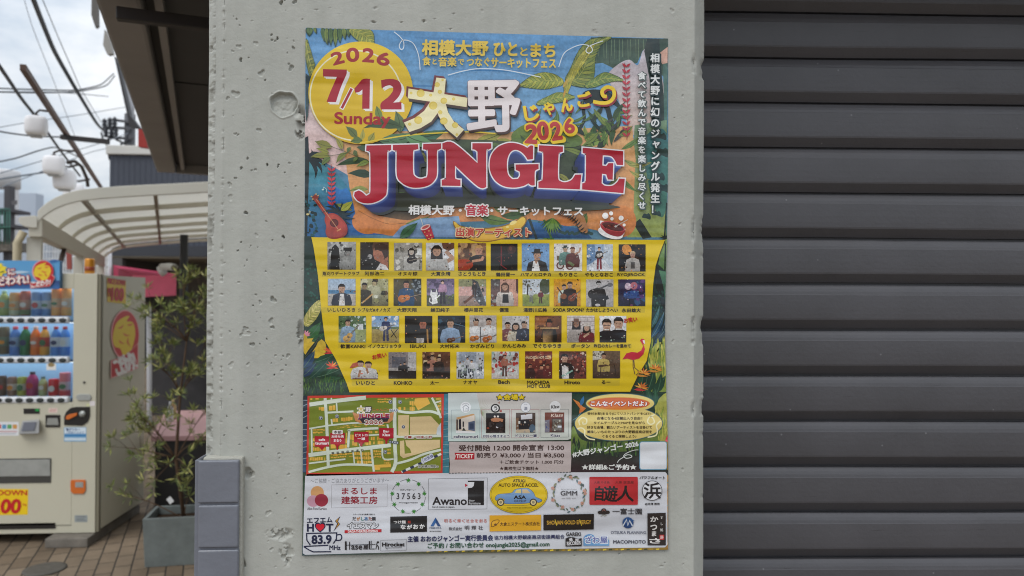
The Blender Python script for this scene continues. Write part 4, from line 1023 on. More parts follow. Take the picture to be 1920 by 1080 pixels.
# slab serif JUNGLE with a deep blue block behind it
JJ = [(575, 152), (783, 147), (783, 190), (765, 200), (750, 218), (748, 515), (722, 588), (642, 632), (560, 638), (500, 615), (470, 575), (476, 545), (510, 530), (540, 545), (572, 575), (600, 560), (608, 520), (606, 222), (590, 202), (572, 195)]
UU = [(797, 147), (1010, 142), (1012, 183), (985, 190), (968, 206), (968, 372), (985, 412), (1022, 430), (1062, 424), (1088, 395), (1090, 206), (1075, 190), (1050, 184), (1052, 139), (1203, 134), (1203, 178), (1182, 188), (1168, 208), (1168, 382), (1150, 442), (1100, 487), (1020, 507), (940, 502), (870, 465), (830, 402), (828, 212), (815, 197), (797, 190)]
NN = [(1213, 134), (1308, 130), (1508, 300), (1508, 205), (1490, 190), (1465, 184), (1465, 133), (1625, 133), (1625, 176), (1600, 188), (1583, 208), (1583, 503), (1512, 498), (1320, 322), (1320, 418), (1335, 436), (1366, 440), (1366, 493), (1208, 490), (1208, 442), (1230, 434), (1242, 420), (1242, 204), (1228, 188), (1213, 180)]
GG = [(445, 268), (400, 272), (375, 235), (335, 200), (290, 190), (252, 214), (230, 268), (226, 340), (238, 400), (272, 435), (318, 432), (335, 405), (332, 372), (300, 357), (298, 312), (492, 308), (492, 350), (470, 360), (460, 382), (460, 488), (430, 488), (404, 470), (368, 492), (288, 507), (200, 495), (130, 450), (90, 382), (80, 308), (96, 230), (150, 165), (230, 132), (300, 133), (360, 152), (398, 172), (425, 152), (447, 156)]
LL = [(495, 150), (697, 160), (697, 204), (668, 214), (660, 238), (656, 418), (680, 453), (722, 460), (770, 440), (800, 397), (852, 396), (838, 522), (490, 508), (490, 457), (515, 447), (526, 420), (531, 225), (516, 205), (493, 200)]
EE = [(862, 170), (1203, 200), (1203, 318), (1150, 315), (1130, 272), (1098, 242), (1032, 235), (1028, 320), (1060, 325), (1080, 300), (1120, 300), (1115, 440), (1075, 438), (1060, 395), (1025, 390), (1022, 470), (1052, 490), (1110, 490), (1150, 462), (1170, 430), (1217, 432), (1205, 553), (858, 522), (858, 472), (880, 462), (888, 440), (890, 240), (880, 222), (862, 215)]
LET = [[(560 + x / 4.5, 240 + y / 4.5) for x, y in q] for q in (JJ, UU, NN)] + [[(900 + x / 4.5, 240 + y / 4.5) for x, y in q] for q in (GG, LL, EE)]
LET = [soft_corners(q) for q in LET]
CVX, CVY = 915, 268
def pushed(q, t): return [(CVX + (x - CVX) * (1 - .085 * t), CVY + (y - CVY) * (1 - .085 * t) + 27 * t) for x, y in q]
vP()
A.poly([(700, 372), (760, 362), (900, 366), (1010, 372), (1150, 386), (1146, 392), (1060, 396), (900, 388), (760, 396), (706, 388)], (42, 46, 44), (60, 66, 52), smooth=True)
for q in LET: A.poly(pushed(q, 1.25), (44, 50, 52))
K = 20
for k in range(K):
    t = 1 - k / K
    c = [a + (b - a) * (1 - t) for a, b in zip((38, 44, 92), (52, 76, 146))]
    if t < .28: c = [a + (b - a) * (1 - t / .28) for a, b in zip((60, 86, 152), (140, 150, 200))]
    for q in LET: A.poly(pushed(q, t), c)
for q in LET: A.line(q, 4.4, (240, 236, 240), closed=True)
for q in LET: A.poly(q, (174, 16, 40), (190, 34, 58))
A.text('相模大野・', 766, 385, 866, 404, (232, 230, 228), .9, .6); A.text('音楽', 873, 384, 915, 405, (236, 230, 226), 1, .6, dil=2.4); A.text('音楽', 873, 384, 915, 405, (190, 40, 60), .8, .6); A.text('・サーキットフェス', 919, 388, 1093, 405, (232, 230, 228), .9, .4)
A.vtext('相模大野に幻のジャングル発生！', 1228, 101, 404, 20, (40, 56, 56), .6, dil=2.6); A.vtext('相模大野に幻のジャングル発生！', 1227, 100, 403, 20, (232, 234, 232), .7)
A.vtext('食べて飲んで音楽を楽しみ尽くせ', 1203, 136, 395, 17, (70, 84, 80), .6, dil=2.2); A.vtext('食べて飲んで音楽を楽しみ尽くせ', 1202, 135, 394, 17, (232, 234, 232), .6)
A.build('title_lettering', PAPER_MAT, poster)

# ---------------------------------------------------------------- yellow artist panel
A.z = Z1
eF = lambda x, y: (900 + x / 3.6, 440 + y / 3.6)
eE = lambda x, y: (560 + x / 3.6, 440 + y / 3.6)
vP()
pan = [eE(88, 18), eE(700, 28), eF(200, 34), eF(1245, 36), eF(1215, 110), eF(1182, 210), eF(1166, 330), eF(1158, 450), eF(1152, 600), eF(1150, 720), eF(1122, 850), eF(1062, 950), eF(1010, 1058), eF(200, 1058), eE(345, 1062), eE(325, 1000), eE(250, 835), eE(182, 720), eE(160, 550), eE(132, 270), eE(102, 80)]
A.poly([(x + (1.3 if x < 900 else .9), y + 1.6) for x, y in pan], (62, 60, 30))
A.poly(pan, (232, 200, 36), (224, 192, 30))
for (p, q) in ((eE(158, 244), eF(1118, 286)), (eE(160, 490), eF(1110, 526)), (eE(270, 735), eF(1020, 766)), (eE(360, 978), eF(940, 1018))):
    A.rect(p[0], p[1], q[0], q[1], (206, 180, 46))
INK = (46, 34, 20)
vE()
for t, x0, y0, x1, y1 in (('角刈りデートクラブ', 163, 249, 413, 277), ('阿部浩二', 448, 248, 580, 277), ('オヌキ諒', 670, 250, 803, 278), ('大貫永晴', 893, 250, 1025, 280), ('さとうもとき', 1078, 250, 1262, 280),
                          ('いしいひろき', 197, 494, 384, 521), ('シブなだ&オノカズ', 403, 494, 620, 520), ('大野天翔', 665, 494, 797, 522), ('鎌田純子', 890, 494, 1020, 522), ('櫻井里花', 1115, 494, 1245, 522),
                          ('歓喜KANKI', 284, 738, 452, 768), ('イノウエリョウタ', 470, 738, 694, 766), ('IBUKI', 752, 740, 858, 764), ('大村拓未', 953, 738, 1086, 766), ('かざみどり', 1158, 737, 1319, 766),
                          ('いいひと', 388, 984, 516, 1014), ('KOHKO', 643, 986, 768, 1012), ('太一', 888, 984, 948, 1011), ('ナオヤ', 1110, 982, 1206, 1008)):
    A.text(t, x0, y0, x1, y1, INK, .75)
vF()
for t, x0, y0, x1, y1 in (('鶴田晋一', 107, 255, 235, 283), ('ハマノヒロチカ', 272, 257, 478, 282), ('もりきこ', 530, 256, 655, 283), ('やもとなおこ', 706, 256, 895, 284), ('RYOJIROCK', 924, 260, 1110, 285),
                          ('優理', 130, 494, 193, 522), ('湯野川広美', 292, 494, 450, 522), ('SODA SPOON?', 492, 496, 698, 520), ('たかはしようへい', 714, 496, 928, 522), ('永田雄大', 954, 497, 1082, 524),
                          ('かんとみみ', 150, 735, 310, 762), ('でぐちゆうき', 355, 735, 546, 764), ('ポータン', 613, 735, 740, 764), ('昨日のカレーを温めて', 766, 737, 1014, 762),
                          ('Bech', 122, 980, 200, 1006), ('MACHIDA', 316, 983, 468, 1006), ('HOT CLUB', 318, 1008, 472, 1032), ('Hiroto', 568, 982, 673, 1008), ('るー', 818, 982, 878, 1006)):
    A.text(t, x0, y0, x1, y1, INK, .75)
# flamingo
A.poly([(958, 840), (985, 800), (1020, 790), (1060, 795), (1085, 780), (1098, 750), (1085, 725), (1076, 712), (1088, 700), (1106, 706), (1110, 735), (1098, 736), (1110, 770), (1100, 805), (1070, 835), (1030, 845), (990, 835)], (206, 40, 66), (190, 34, 56))
A.poly([(1094, 712), (1108, 712), (1110, 738), (1100, 730)], (240, 230, 226)); A.line([(1030, 845), (1030, 890), (1042, 940)], 5, (90, 60, 60)); A.line([(1035, 845), (1040, 895), (1075, 925), (1050, 945)], 4, (90, 60, 60))
for (x, y) in ((1100, 935), (1180, 905), (1085, 1030)):
    for a_ in (-160, -120, -90, -60, -30, 0, 20): A.leaf(x, y, x + 50 * math.cos(R(a_)), y + 40 * math.sin(R(a_)), 11, rn.choice([(226, 150, 60), (232, 170, 80), (206, 110, 50)]))
    A.leaf(x - 50, y + 12, x + 30, y + 20, 14, (196, 60, 60) if y > 1000 else (206, 140, 60))
Z4 = A.z + 2e-5
artist_panel = A.build('artist_panel', PAPER_MAT, poster)

# ---------------------------------------------------------------- the photographs on it, each a little picture
SK, SK2 = (206, 166, 140), (176, 128, 100)
HR = (36, 28, 26)
def man(cx, top, s, shirt, hair=HR, skin=SK, hat=None, long=False, arm=None):
    """head and shoulders; top: crown height, s: head height, all in picture units"""
    hw = s * .38
    A.poly([(cx - s * .28, top + s * .8), (cx + s * .28, top + s * .8), (cx + s * .34, top + s * 1.15), (cx - s * .34, top + s * 1.15)], [v * .86 for v in skin])
    A.poly([(cx - s * .3, top + s * 1.02), (cx + s * .3, top + s * 1.02), (cx + s * .95, top + s * 1.28), (cx + s * 1.18, top + s * 2.2), (cx + s * 1.1, 1.0 if top + s * 4 > 1 else top + s * 3.4), (cx - s * 1.1, 1.0 if top + s * 4 > 1 else top + s * 3.4), (cx - s * 1.18, top + s * 2.2), (cx - s * .95, top + s * 1.28)], shirt, [v * .8 for v in shirt])
    if long: A.poly([(cx - hw * 1.35, top + s * .3), (cx, top - s * .02), (cx + hw * 1.35, top + s * .3), (cx + hw * 1.5, top + s * 1.3), (cx - hw * 1.5, top + s * 1.3)], hair)
    A.ell(cx, top + s * .52, hw, s * .5, skin, [v * .9 for v in skin], n=16)
    A.poly([(cx - hw * 1.08, top + s * .55), (cx - hw * 1.1, top + s * .2), (cx - hw * .5, top - s * .04), (cx + hw * .5, top - s * .04), (cx + hw * 1.1, top + s * .2), (cx + hw * 1.08, top + s * .55), (cx + hw * .8, top + s * .32), (cx - hw * .7, top + s * .30)], hair)
    for sg in (-1, 1): A.ell(cx + sg * hw * .42, top + s * .54, hw * .16, s * .035, (50, 36, 32), n=6)
    A.line([(cx - hw * .3, top + s * .8), (cx + hw * .3, top + s * .8)], s * .05, (150, 80, 76))
    if hat:
        A.poly([(cx - hw * .95, top + s * .22), (cx - hw * .8, top - s * .2), (cx + hw * .8, top - s * .2), (cx + hw * .95, top + s * .22)], hat); A.poly([(cx - hw * 1.7, top + s * .16), (cx + hw * 1.7, top + s * .16), (cx + hw * 1.4, top + s * .3), (cx - hw * 1.4, top + s * .3)], hat)
def gtr(cx, cy, s, ang=-20, c=(206, 140, 70)):
    ca, sa = math.cos(R(ang)), math.sin(R(ang))
    A.line([(cx, cy), (cx + s * 2.1 * ca, cy + s * 2.1 * sa)], s * .16, (60, 40, 30))
    A.ell(cx - s * .3 * ca, cy - s * .3 * sa, s * .52, s * .46, c, [v * .8 for v in c], n=14); A.ell(cx + s * .28 * ca, cy + s * .28 * sa, s * .38, s * .36, c, [v * .85 for v in c], n=12)
    A.ell(cx, cy, s * .15, s * .15, (50, 30, 24), n=8); A.line([(cx - s * 0.5 * ca, cy - s * .5 * sa), (cx + s * 2.1 * ca, cy + s * 2.1 * sa)], s * .03, (226, 206, 180))
def full(cx, top, h, shirt, legs=(40, 40, 50), hair=HR, skin=SK, w=1.0):
    s = h / 6.5
    A.poly([(cx - s * .75 * w, top + s * 1.2), (cx + s * .75 * w, top + s * 1.2), (cx + s * .85 * w, top + s * 3.5), (cx - s * .85 * w, top + s * 3.5)], shirt, [v * .8 for v in shirt])
    for sg in (-1, 1): A.line([(cx + sg * s * .35, top + s * 3.3), (cx + sg * s * .5, top + h)], s * .62, legs); A.line([(cx + sg * s * .8 * w, top + s * 1.4), (cx + sg * s * 1.05 * w, top + s * 3.2)], s * .36, [v * .9 for v in shirt])
    A.ell(cx, top + s * .6, s * .42, s * .55, skin, n=12); A.poly([(cx - s * .48, top + s * .6), (cx - s * .4, top), (cx + s * .4, top), (cx + s * .48, top + s * .6), (cx, top + s * .3)], hair)
def clutter(n, cols, x0=0, y0=0, x1=1, y1=1, s=.12, seed=1):
    q = random.Random(seed)
    for k in range(n):
        x, y = q.uniform(x0, x1), q.uniform(y0, y1); r_ = q.uniform(.3, 1) * s
        A.poly([(x + r_ * q.uniform(.5, 1) * math.cos(a_), y + r_ * q.uniform(.5, 1) * math.sin(a_)) for a_ in (.3, 1.5, 2.6, 3.9, 5.2)], q.choice(cols))
def bg(c, c2=None, horiz=False): A.rect(0, 0, 1, 1, c, c2, horiz)
def ph01():
    bg((190, 190, 186), (120, 120, 118)); clutter(26, [(60, 60, 60), (210, 210, 206), (140, 140, 138), (90, 90, 88)], s=.16, seed=1); A.poly([(.1, 1), (.12, .5), (.16, .2), (.28, .08), (.4, .22), (.44, .6), (.5, 1)], (24, 24, 24)); man(.72, .26, .26, (170, 170, 166), skin=(160, 158, 154)); A.rect(.56, .2, .86, .32, (30, 30, 30))
def ph02():
    bg((44, 36, 34), (16, 13, 13)); A.ell(.72, .2, .3, .34, (92, 66, 54)); A.poly([(.48, .22), (.44, .42), (.50, .62), (.66, .7), (.98, .98), (.98, .3), (.8, .1), (.6, .1)], (200, 134, 106), (150, 92, 70)); A.poly([(.5, .1), (.7, .02), (.96, .1), (1, .5), (.86, .6), (.76, .34), (.6, .28), (.5, .3)], (66, 46, 38)); A.poly([(.55, 1), (.7, .76), (.9, .84), (1, 1)], (226, 222, 218)); A.ell(.34, .52, .08, .09, (160, 158, 156)); A.line([(.32, .54), (.08, .7)], .05, (60, 58, 58)); A.line([(.47, .5), (.54, .5)], .03, (130, 50, 50))
def ph03():
    bg((176, 170, 160), (150, 146, 138)); clutter(34, [(120, 116, 106), (220, 216, 206), (90, 86, 78), (190, 186, 176)], s=.14, seed=3); A.rect(.82, .2, .98, .44, (230, 230, 226)); man(.62, .2, .24, (216, 212, 204), skin=(200, 186, 170), long=True); gtr(.66, .62, .26, -12, (40, 30, 28))
def ph04():
    bg((224, 224, 226)); A.poly([(.55, 0), (1, 0), (1, .2), (.8, .3), (.6, .2)], (110, 70, 52)); A.line([(.7, .3), (.95, .55), (.7, .7)], .14, (190, 150, 126)); man(.38, .1, .38, (214, 212, 208), skin=(196, 150, 122), long=True); A.line([(.4, .6), (.4, 1)], .012, (150, 150, 146))
def ph05():
    bg((150, 104, 70), (110, 70, 46)); clutter(20, [(90, 60, 40), (190, 150, 106), (130, 90, 60)], y1=.5, s=.2, seed=5); man(.74, .08, .34, (40, 36, 38), hair=(206, 156, 90), skin=(206, 150, 120)); A.ell(.2, .78, .34, .2, (196, 70, 40), (160, 54, 30)); A.line([(.3, .72), (.98, .52)], .06, (96, 60, 40)); A.line([(.5, .66), (.86, .6), (.9, .48)], .09, (206, 150, 120))
def ph06():
    bg((30, 24, 24), (20, 18, 20)); A.rect(.37, .1, .42, .8, (120, 34, 40)); A.line([(.36, .78), (.6, .95)], .03, (150, 40, 46)); A.ell(.78, .22, .16, .16, (70, 44, 40)); A.ell(.74, .18, .05, .08, (120, 70, 60)); A.rect(0, .76, .3, 1, (36, 40, 36)); A.line([(.18, .55), (.5, .4)], .02, (70, 50, 46))
def ph07():
    bg((110, 156, 206), (136, 174, 212)); man(.56, .26, .34, (48, 46, 50), hat=(44, 36, 34), skin=(206, 160, 132)); A.poly([(.42, .64), (.58, .62), (.66, 1), (.36, 1)], (236, 234, 232)); A.poly([(.46, .62), (.6, .62), (.52, .76)], SK2)
def ph08():
    bg((232, 228, 224)); A.ell(.22, .8, .14, .14, (110, 60, 50)); A.ell(.22, .8, .09, .09, (226, 220, 216)); A.ell(.56, .82, .14, .14, (110, 60, 50)); A.ell(.56, .82, .09, .09, (226, 220, 216)); A.line([(.22, .8), (.4, .6), (.56, .82)], .03, (150, 60, 56)); A.rect(.1, .44, .3, .62, (120, 96, 70)); man(.4, .1, .2, (110, 150, 140), hat=(60, 70, 60), skin=(206, 170, 140)); man(.66, .12, .22, (110, 60, 56), hair=(110, 70, 50), skin=(196, 150, 120)); A.line([(.74, .38), (.9, .3), (.94, .14)], .06, (196, 150, 120)); A.line([(.5, .66), (.7, .8)], .1, (120, 130, 90))
def ph09():
    bg((150, 176, 206), (206, 216, 230)); A.poly([(0, 0), (.3, 0), (.36, .6), (0, .8)], (106, 140, 180)); A.poly([(1, 0), (.66, 0), (.62, .6), (1, .8)], (196, 206, 216)); A.poly([(.3, .6), (.7, .6), (1, 1), (0, 1)], (226, 230, 236)); clutter(10, [(70, 90, 120), (226, 230, 236)], x1=.3, y1=.6, s=.1, seed=9); full(.48, .1, .84, (36, 34, 40), (130, 40, 50)); gtr(.5, .4, .16, -25, (226, 220, 214))
def ph10():
    bg((40, 32, 32), (20, 18, 20)); A.ell(.3, .2, .17, .2, (226, 150, 70), ang=-30); A.line([(.36, .3), (.76, .54)], .06, (70, 46, 36)); man(.52, .26, .24, (206, 200, 194), hair=(206, 176, 140), skin=(206, 160, 140)); A.rect(.45, .66, .6, .9, (90, 86, 84))
def ph11():
    bg((176, 200, 224), (206, 206, 206)); A.rect(0, .42, 1, .56, (90, 140, 180)); A.rect(0, .56, 1, 1, (190, 184, 176)); man(.5, .2, .32, (56, 62, 76)); A.poly([(.44, .56), (.58, .56), (.62, 1), (.4, 1)], (226, 224, 222))
def ph12():
    bg((190, 186, 140), (110, 104, 76)); clutter(46, [(60, 56, 40), (220, 216, 180), (150, 146, 100), (90, 70, 50), (206, 206, 190)], s=.16, seed=12); man(.5, .05, .2, (200, 196, 160), skin=(206, 186, 140)); man(.14, .15, .24, (70, 64, 50), skin=(160, 136, 100)); A.line([(.05, .9), (.44, .56)], .05, (206, 160, 100)); A.ell(.56, .66, .08, .06, (226, 226, 206))
def ph13():
    bg((88, 80, 56), (62, 58, 42)); A.poly([(.66, 0), (1, 0), (1, .7), (.8, .5)], (40, 46, 50)); clutter(14, [(140, 150, 156), (70, 80, 84)], x0=.68, y1=.6, s=.1, seed=13); man(.46, .08, .26, (44, 84, 124), skin=(196, 140, 116)); gtr(.4, .72, .3, -14, (222, 130, 60))
def ph14():
    bg((120, 104, 140), (150, 140, 166)); clutter(24, [(90, 80, 106), (140, 126, 156)], y1=.6, s=.16, seed=14); A.rect(0, .62, 1, 1, (76, 90, 60), (90, 84, 90)); clutter(40, [(60, 84, 44), (110, 124, 70), (84, 76, 84)], y0=.6, s=.07, seed=15); full(.58, .06, .86, (206, 160, 190), (50, 46, 56), skin=(226, 186, 170)); A.poly([(.16, .4), (.2, .5), (.32, .5), (.36, .38), (.4, .56), (.36, .66), (.4, .9), (.2, .95), (.18, .7), (.12, .6)], (240, 240, 238)); A.line([(.2, .9), (.1, .84), (.12, .7)], .04, (240, 240, 238)); A.line([(.36, .7), (.48, .6)], .05, (240, 240, 238))
def ph15():
    bg((200, 170, 160), (150, 130, 120)); A.rect(0, 0, 1, .28, (150, 150, 110)); A.rect(0, .28, .6, .62, (216, 170, 160)); A.poly([(.5, 0), (.7, .1), (1, .9), (1, 1), (.75, .95), (.5, .6)], (60, 62, 66), (100, 104, 110)); clutter(16, [(200, 206, 210), (40, 40, 44)], x0=.55, y0=.2, y1=.9, s=.1, seed=16); full(.58, .1, .6, (50, 44, 44), (60, 44, 40)); A.line([(.55, .6), (.2, .9)], .09, (110, 70, 54))
def ph16():
    bg((216, 166, 146), (206, 150, 126)); A.rect(0, 0, .34, 1, (84, 84, 84), (120, 70, 56)); clutter(14, [(60, 60, 64), (150, 150, 146)], x1=.3, s=.1, seed=17); A.rect(.92, 0, 1, .5, (90, 50, 44)); man(.52, .14, .28, (226, 214, 204), hair=(90, 60, 46), long=True, skin=(206, 160, 134)); A.poly([(.44, .56), (.64, .56), (.66, .88), (.42, .88)], (36, 32, 34))
def ph17():
    bg((206, 216, 226), (216, 220, 220)); A.rect(0, .56, 1, 1, (150, 160, 84), (130, 146, 70)); A.line([(.18, .6), (.2, .2)], .05, (60, 50, 44)); clutter(26, [(80, 80, 70), (120, 120, 106)], x1=.5, y1=.3, s=.06, seed=18); A.ell(.85, .26, .22, .3, (80, 90, 70), n=12); full(.32, .34, .52, (216, 220, 224), (120, 120, 116)); full(.68, .4, .5, (120, 40, 50), (70, 40, 44), w=1.2)
def ph18():
    bg((230, 166, 44), (206, 140, 40)); man(.38, .2, .2, (206, 220, 206)); A.rect(.24, .68, .5, 1, (40, 34, 30)); man(.6, .1, .24, (48, 34, 32)); A.line([(.12, .3), (.36, .62)], .05, (90, 50, 30)); gtr(.72, .66, .26, -40, (150, 70, 40)); A.ell(.36, .64, .12, .1, (150, 90, 50))
def ph19():
    bg((196, 192, 192), (176, 172, 172)); A.ell(.26, .54, .2, .18, (40, 38, 40)); man(.46, .06, .24, (44, 42, 44), skin=(190, 186, 184)); A.line([(.5, .34), (.9, .16)], .06, (80, 78, 80)); A.ell(.88, .2, .1, .08, (110, 108, 110)); A.poly([(.4, .6), (.8, .6), (.84, .72), (.7, .76), (.66, .98), (.36, .98), (.5, .74)], (50, 48, 52)); A.ell(.42, .94, .1, .05, (210, 206, 204))
def ph20():
    bg((54, 44, 84), (30, 30, 50)); clutter(16, [(90, 60, 120), (50, 80, 120), (110, 60, 100)], x0=.5, s=.2, seed=20); A.ell(.36, .26, .12, .13, (206, 176, 196)); clutter(9, [(226, 206, 216)], .26, .16, .48, .3, .06, 21); A.ell(.58, .24, .13, .14, (190, 110, 120)); A.poly([(.2, .5), (.5, .42), (.74, .46), (.8, .7), (.4, .72), (.2, .66)], (60, 100, 170), (44, 70, 130)); clutter(16, [(120, 160, 210), (40, 60, 110)], .22, .44, .76, .7, .06, 22); A.rect(.4, .72, .44, 1, (20, 20, 30))
def ph21():
    bg((84, 110, 70), (70, 100, 60)); clutter(30, [(50, 76, 44), (130, 150, 110), (200, 214, 206)], y1=.46, s=.1, seed=23); A.rect(0, .5, 1, 1, (150, 160, 100), (170, 176, 130)); A.rect(.7, .3, .9, .52, (220, 224, 224)); man(.34, .14, .24, (150, 176, 200)); gtr(.36, .8, .28, -50, (226, 176, 90))
def ph22():
    bg((120, 166, 214), (216, 224, 230)); clutter(8, [(236, 240, 244)], y0=.05, y1=.34, s=.16, seed=24); A.rect(0, .46, 1, 1, (176, 156, 90), (160, 140, 84)); A.rect(.0, .4, 1, .5, (96, 110, 76)); full(.52, .04, .9, (56, 66, 110), (60, 66, 96), w=1.1); gtr(.44, .46, .2, -18, (226, 216, 206)); A.line([(.7, .8), (.95, .5)], .03, (40, 40, 44)); A.line([(.7, .5), (.92, .84)], .03, (40, 40, 44))
def ph23():
    bg((24, 19, 18), (12, 10, 11)); man(.66, .12, .34, (26, 22, 24), skin=(180, 110, 86)); A.line([(.82, .5), (.84, 1)], .06, (176, 130, 70)); A.rect(.42, .82, .7, 1, (206, 200, 196))
    for k in range(6): A.rect(.43 + k * .045, .83, .445 + k * .045, 1, (60, 56, 56))
def ph24():
    bg((30, 46, 62), (20, 28, 40)); clutter(10, [(60, 96, 120), (40, 70, 90)], s=.12, y1=.5, seed=25); man(.46, .12, .32, (150, 176, 206), skin=(206, 166, 140)); gtr(.5, .9, .22, -18, (110, 60, 40)); A.line([(.6, .3), (1, .4)], .02, (110, 140, 160))
def ph25():
    bg((196, 188, 184), (180, 172, 168)); man(.24, .12, .26, (236, 234, 232)); man(.72, .1, .26, (232, 230, 228)); gtr(.2, .84, .24, -14, (206, 120, 50)); gtr(.68, .86, .26, -24, (190, 104, 46)); A.line([(.4, .42), (.42, 1)], .03, (40, 36, 36))
def ph26():
    bg((206, 202, 200), (190, 186, 184)); man(.2, .25, .26, (130, 66, 66)); man(.5, .28, .27, (216, 206, 184), long=True); man(.82, .22, .27, (54, 60, 76)); clutter(8, [(190, 150, 110)], .06, .6, .3, .95, .06, 26); clutter(10, [(120, 130, 150)], .7, .55, .98, .95, .05, 27)
def ph27():
    bg((120, 70, 40), (60, 34, 24)); A.rect(.02, .06, .5, .36, (150, 90, 50)); A.rect(.6, .3, 1, .62, (96, 54, 32)); clutter(12, [(176, 120, 66), (50, 28, 20)], s=.12, seed=28); man(.54, .18, .25, (26, 22, 22), hat=(30, 24, 24), skin=(150, 90, 66)); A.rect(.2, .44, .9, .5, (190, 150, 100)); A.rect(.3, .5, .7, 1, (24, 20, 20))
def ph28():
    bg((214, 204, 200))
    for k in range(7): A.line([(0, .07 + k * .15), (1, .07 + k * .15)], .014, (150, 136, 134)); [A.line([(j * .25 + (k % 2) * .12, .07 + k * .15), (j * .25 + (k % 2) * .12, .22 + k * .15)], .012, (160, 146, 142)) for j in range(5)]
    man(.34, .16, .28, (196, 186, 180), hat=(130, 96, 80), long=True, skin=(176, 130, 106)); man(.72, .32, .26, (130, 46, 56), hat=(216, 206, 196), long=True); A.line([(.6, .8), (.8, .66)], .08, SK)
def ph29():
    bg((234, 234, 236)); man(.27, .12, .42, (36, 34, 40)); man(.71, .06, .44, (34, 32, 38)); A.line([(.14, .36), (.4, .36)], .02, (50, 46, 50)); A.line([(.18, .52), (.36, .52)], .04, (240, 236, 230)); A.line([(.6, .5), (.84, .5)], .045, (240, 236, 230)); A.ell(.44, .92, .03, .03, (190, 220, 200))
def ph30():                                          # cut out on the yellow
    man(.36, .18, .28, (232, 230, 228)); man(.62, .22, .28, (226, 224, 222)); A.poly([(0, .5), (.1, .3), (.26, .24), (.3, .4), (.1, .5)], (190, 90, 60)); A.line([(.56, .5), (.62, .75)], .07, SK2); A.line([(.36, .6), (.3, .9)], .08, SK2); A.rect(.1, .96, .95, 1, (120, 70, 50))
def ph31():
    bg((150, 140, 140), (110, 104, 104)); A.rect(.12, .18, .62, .58, (104, 104, 114), (96, 96, 104)); A.rect(.7, 0, 1, .6, (190, 186, 184)); A.rect(0, .6, 1, .7, (176, 170, 166)); A.rect(0, .7, 1, 1, (40, 36, 36)); A.rect(.36, .56, .76, .6, (40, 36, 38)); man(.44, .42, .08, (30, 28, 30)); man(.58, .38, .1, (30, 28, 32))
def ph32():
    bg((110, 70, 50), (40, 26, 22)); clutter(24, [(60, 36, 28), (190, 150, 106), (130, 80, 56), (226, 200, 160)], y1=.5, s=.13, seed=32); man(.36, .12, .18, (190, 130, 110)); man(.6, .18, .17, (50, 34, 30)); A.rect(0, .72, 1, 1, (34, 22, 20)); clutter(14, [(50, 34, 30), (24, 16, 16)], y0=.44, s=.16, seed=33)
def ph33():
    bg((206, 210, 216), (190, 194, 200)); A.rect(.1, 0, .7, .4, (170, 180, 194)); [full(x, y, h, c, (60, 62, 70)) for x, y, h, c in ((.12, .36, .6, (226, 228, 230)), (.4, .2, .6, (216, 216, 220)), (.55, .3, .66, (230, 230, 232)), (.86, .22, .5, (226, 226, 228)), (.3, .62, .4, (110, 116, 120)))]; clutter(24, [(40, 42, 48), (150, 160, 150), (236, 236, 238)], y0=.5, s=.09, seed=34)
def ph34():
    bg((206, 204, 200))
    q = random.Random(35)
    for k in range(60): A.ell(q.uniform(0, 1), q.uniform(0, .86), q.uniform(.04, .09), q.uniform(.04, .09), q.choice([(186, 60, 56), (206, 210, 214), (150, 176, 170), (230, 226, 220), (120, 60, 56), (196, 120, 110)]), n=10)
    A.rect(0, .86, 1, 1, (206, 196, 190)); full(.48, .12, .8, (190, 120, 100), (90, 60, 50))
def ph35():
    bg((130, 60, 46), (90, 36, 34)); clutter(44, [(190, 110, 70), (70, 28, 28), (160, 76, 60), (216, 160, 110), (110, 44, 40)], s=.12, seed=36); man(.6, .5, .16, (90, 34, 34), skin=(206, 140, 110)); man(.84, .48, .15, (110, 40, 40), skin=(200, 130, 100)); man(.2, .46, .14, (60, 26, 26), skin=(190, 120, 96)); A.text('MACHIDA HOT CLUB', .05, .18, .96, .28, (230, 206, 170), .4)
def ph36():
    bg((96, 60, 54), (110, 50, 46)); clutter(40, [(60, 34, 34), (150, 80, 70), (190, 110, 90), (226, 200, 180), (130, 50, 46)], x0=.4, s=.1, seed=37); A.text('CLUB', .3, .2, .5, .3, (170, 140, 130), .3); A.text('GO.', .36, .54, .56, .64, (226, 220, 214), .4); man(.2, .1, .3, (40, 34, 36), skin=(216, 170, 146)); A.poly([(.1, .55), (.2, .5), (.34, .6), (.36, 1), (.12, 1)], (232, 226, 222)); A.line([(.1, .92), (.5, .7)], .06, (150, 190, 176))
def ph37():
    bg((120, 96, 76), (60, 44, 36)); A.poly([(0, 0), (.4, 0), (.42, .2), (.3, .3), (0, .34)], (206, 200, 186)); clutter(14, [(120, 110, 96)], x1=.34, y1=.26, s=.07, seed=38); man(.4, .08, .2, (216, 190, 110), skin=(196, 150, 120)); A.poly([(.2, .52), (.88, .44), (.9, .5), (.22, .6)], (90, 66, 50)); A.line([(.3, .58), (.28, .9)], .03, (50, 38, 32)); A.line([(.8, .5), (.84, .86)], .03, (50, 38, 32)); A.line([(.38, .4), (.6, .5)], .07, (206, 176, 100))
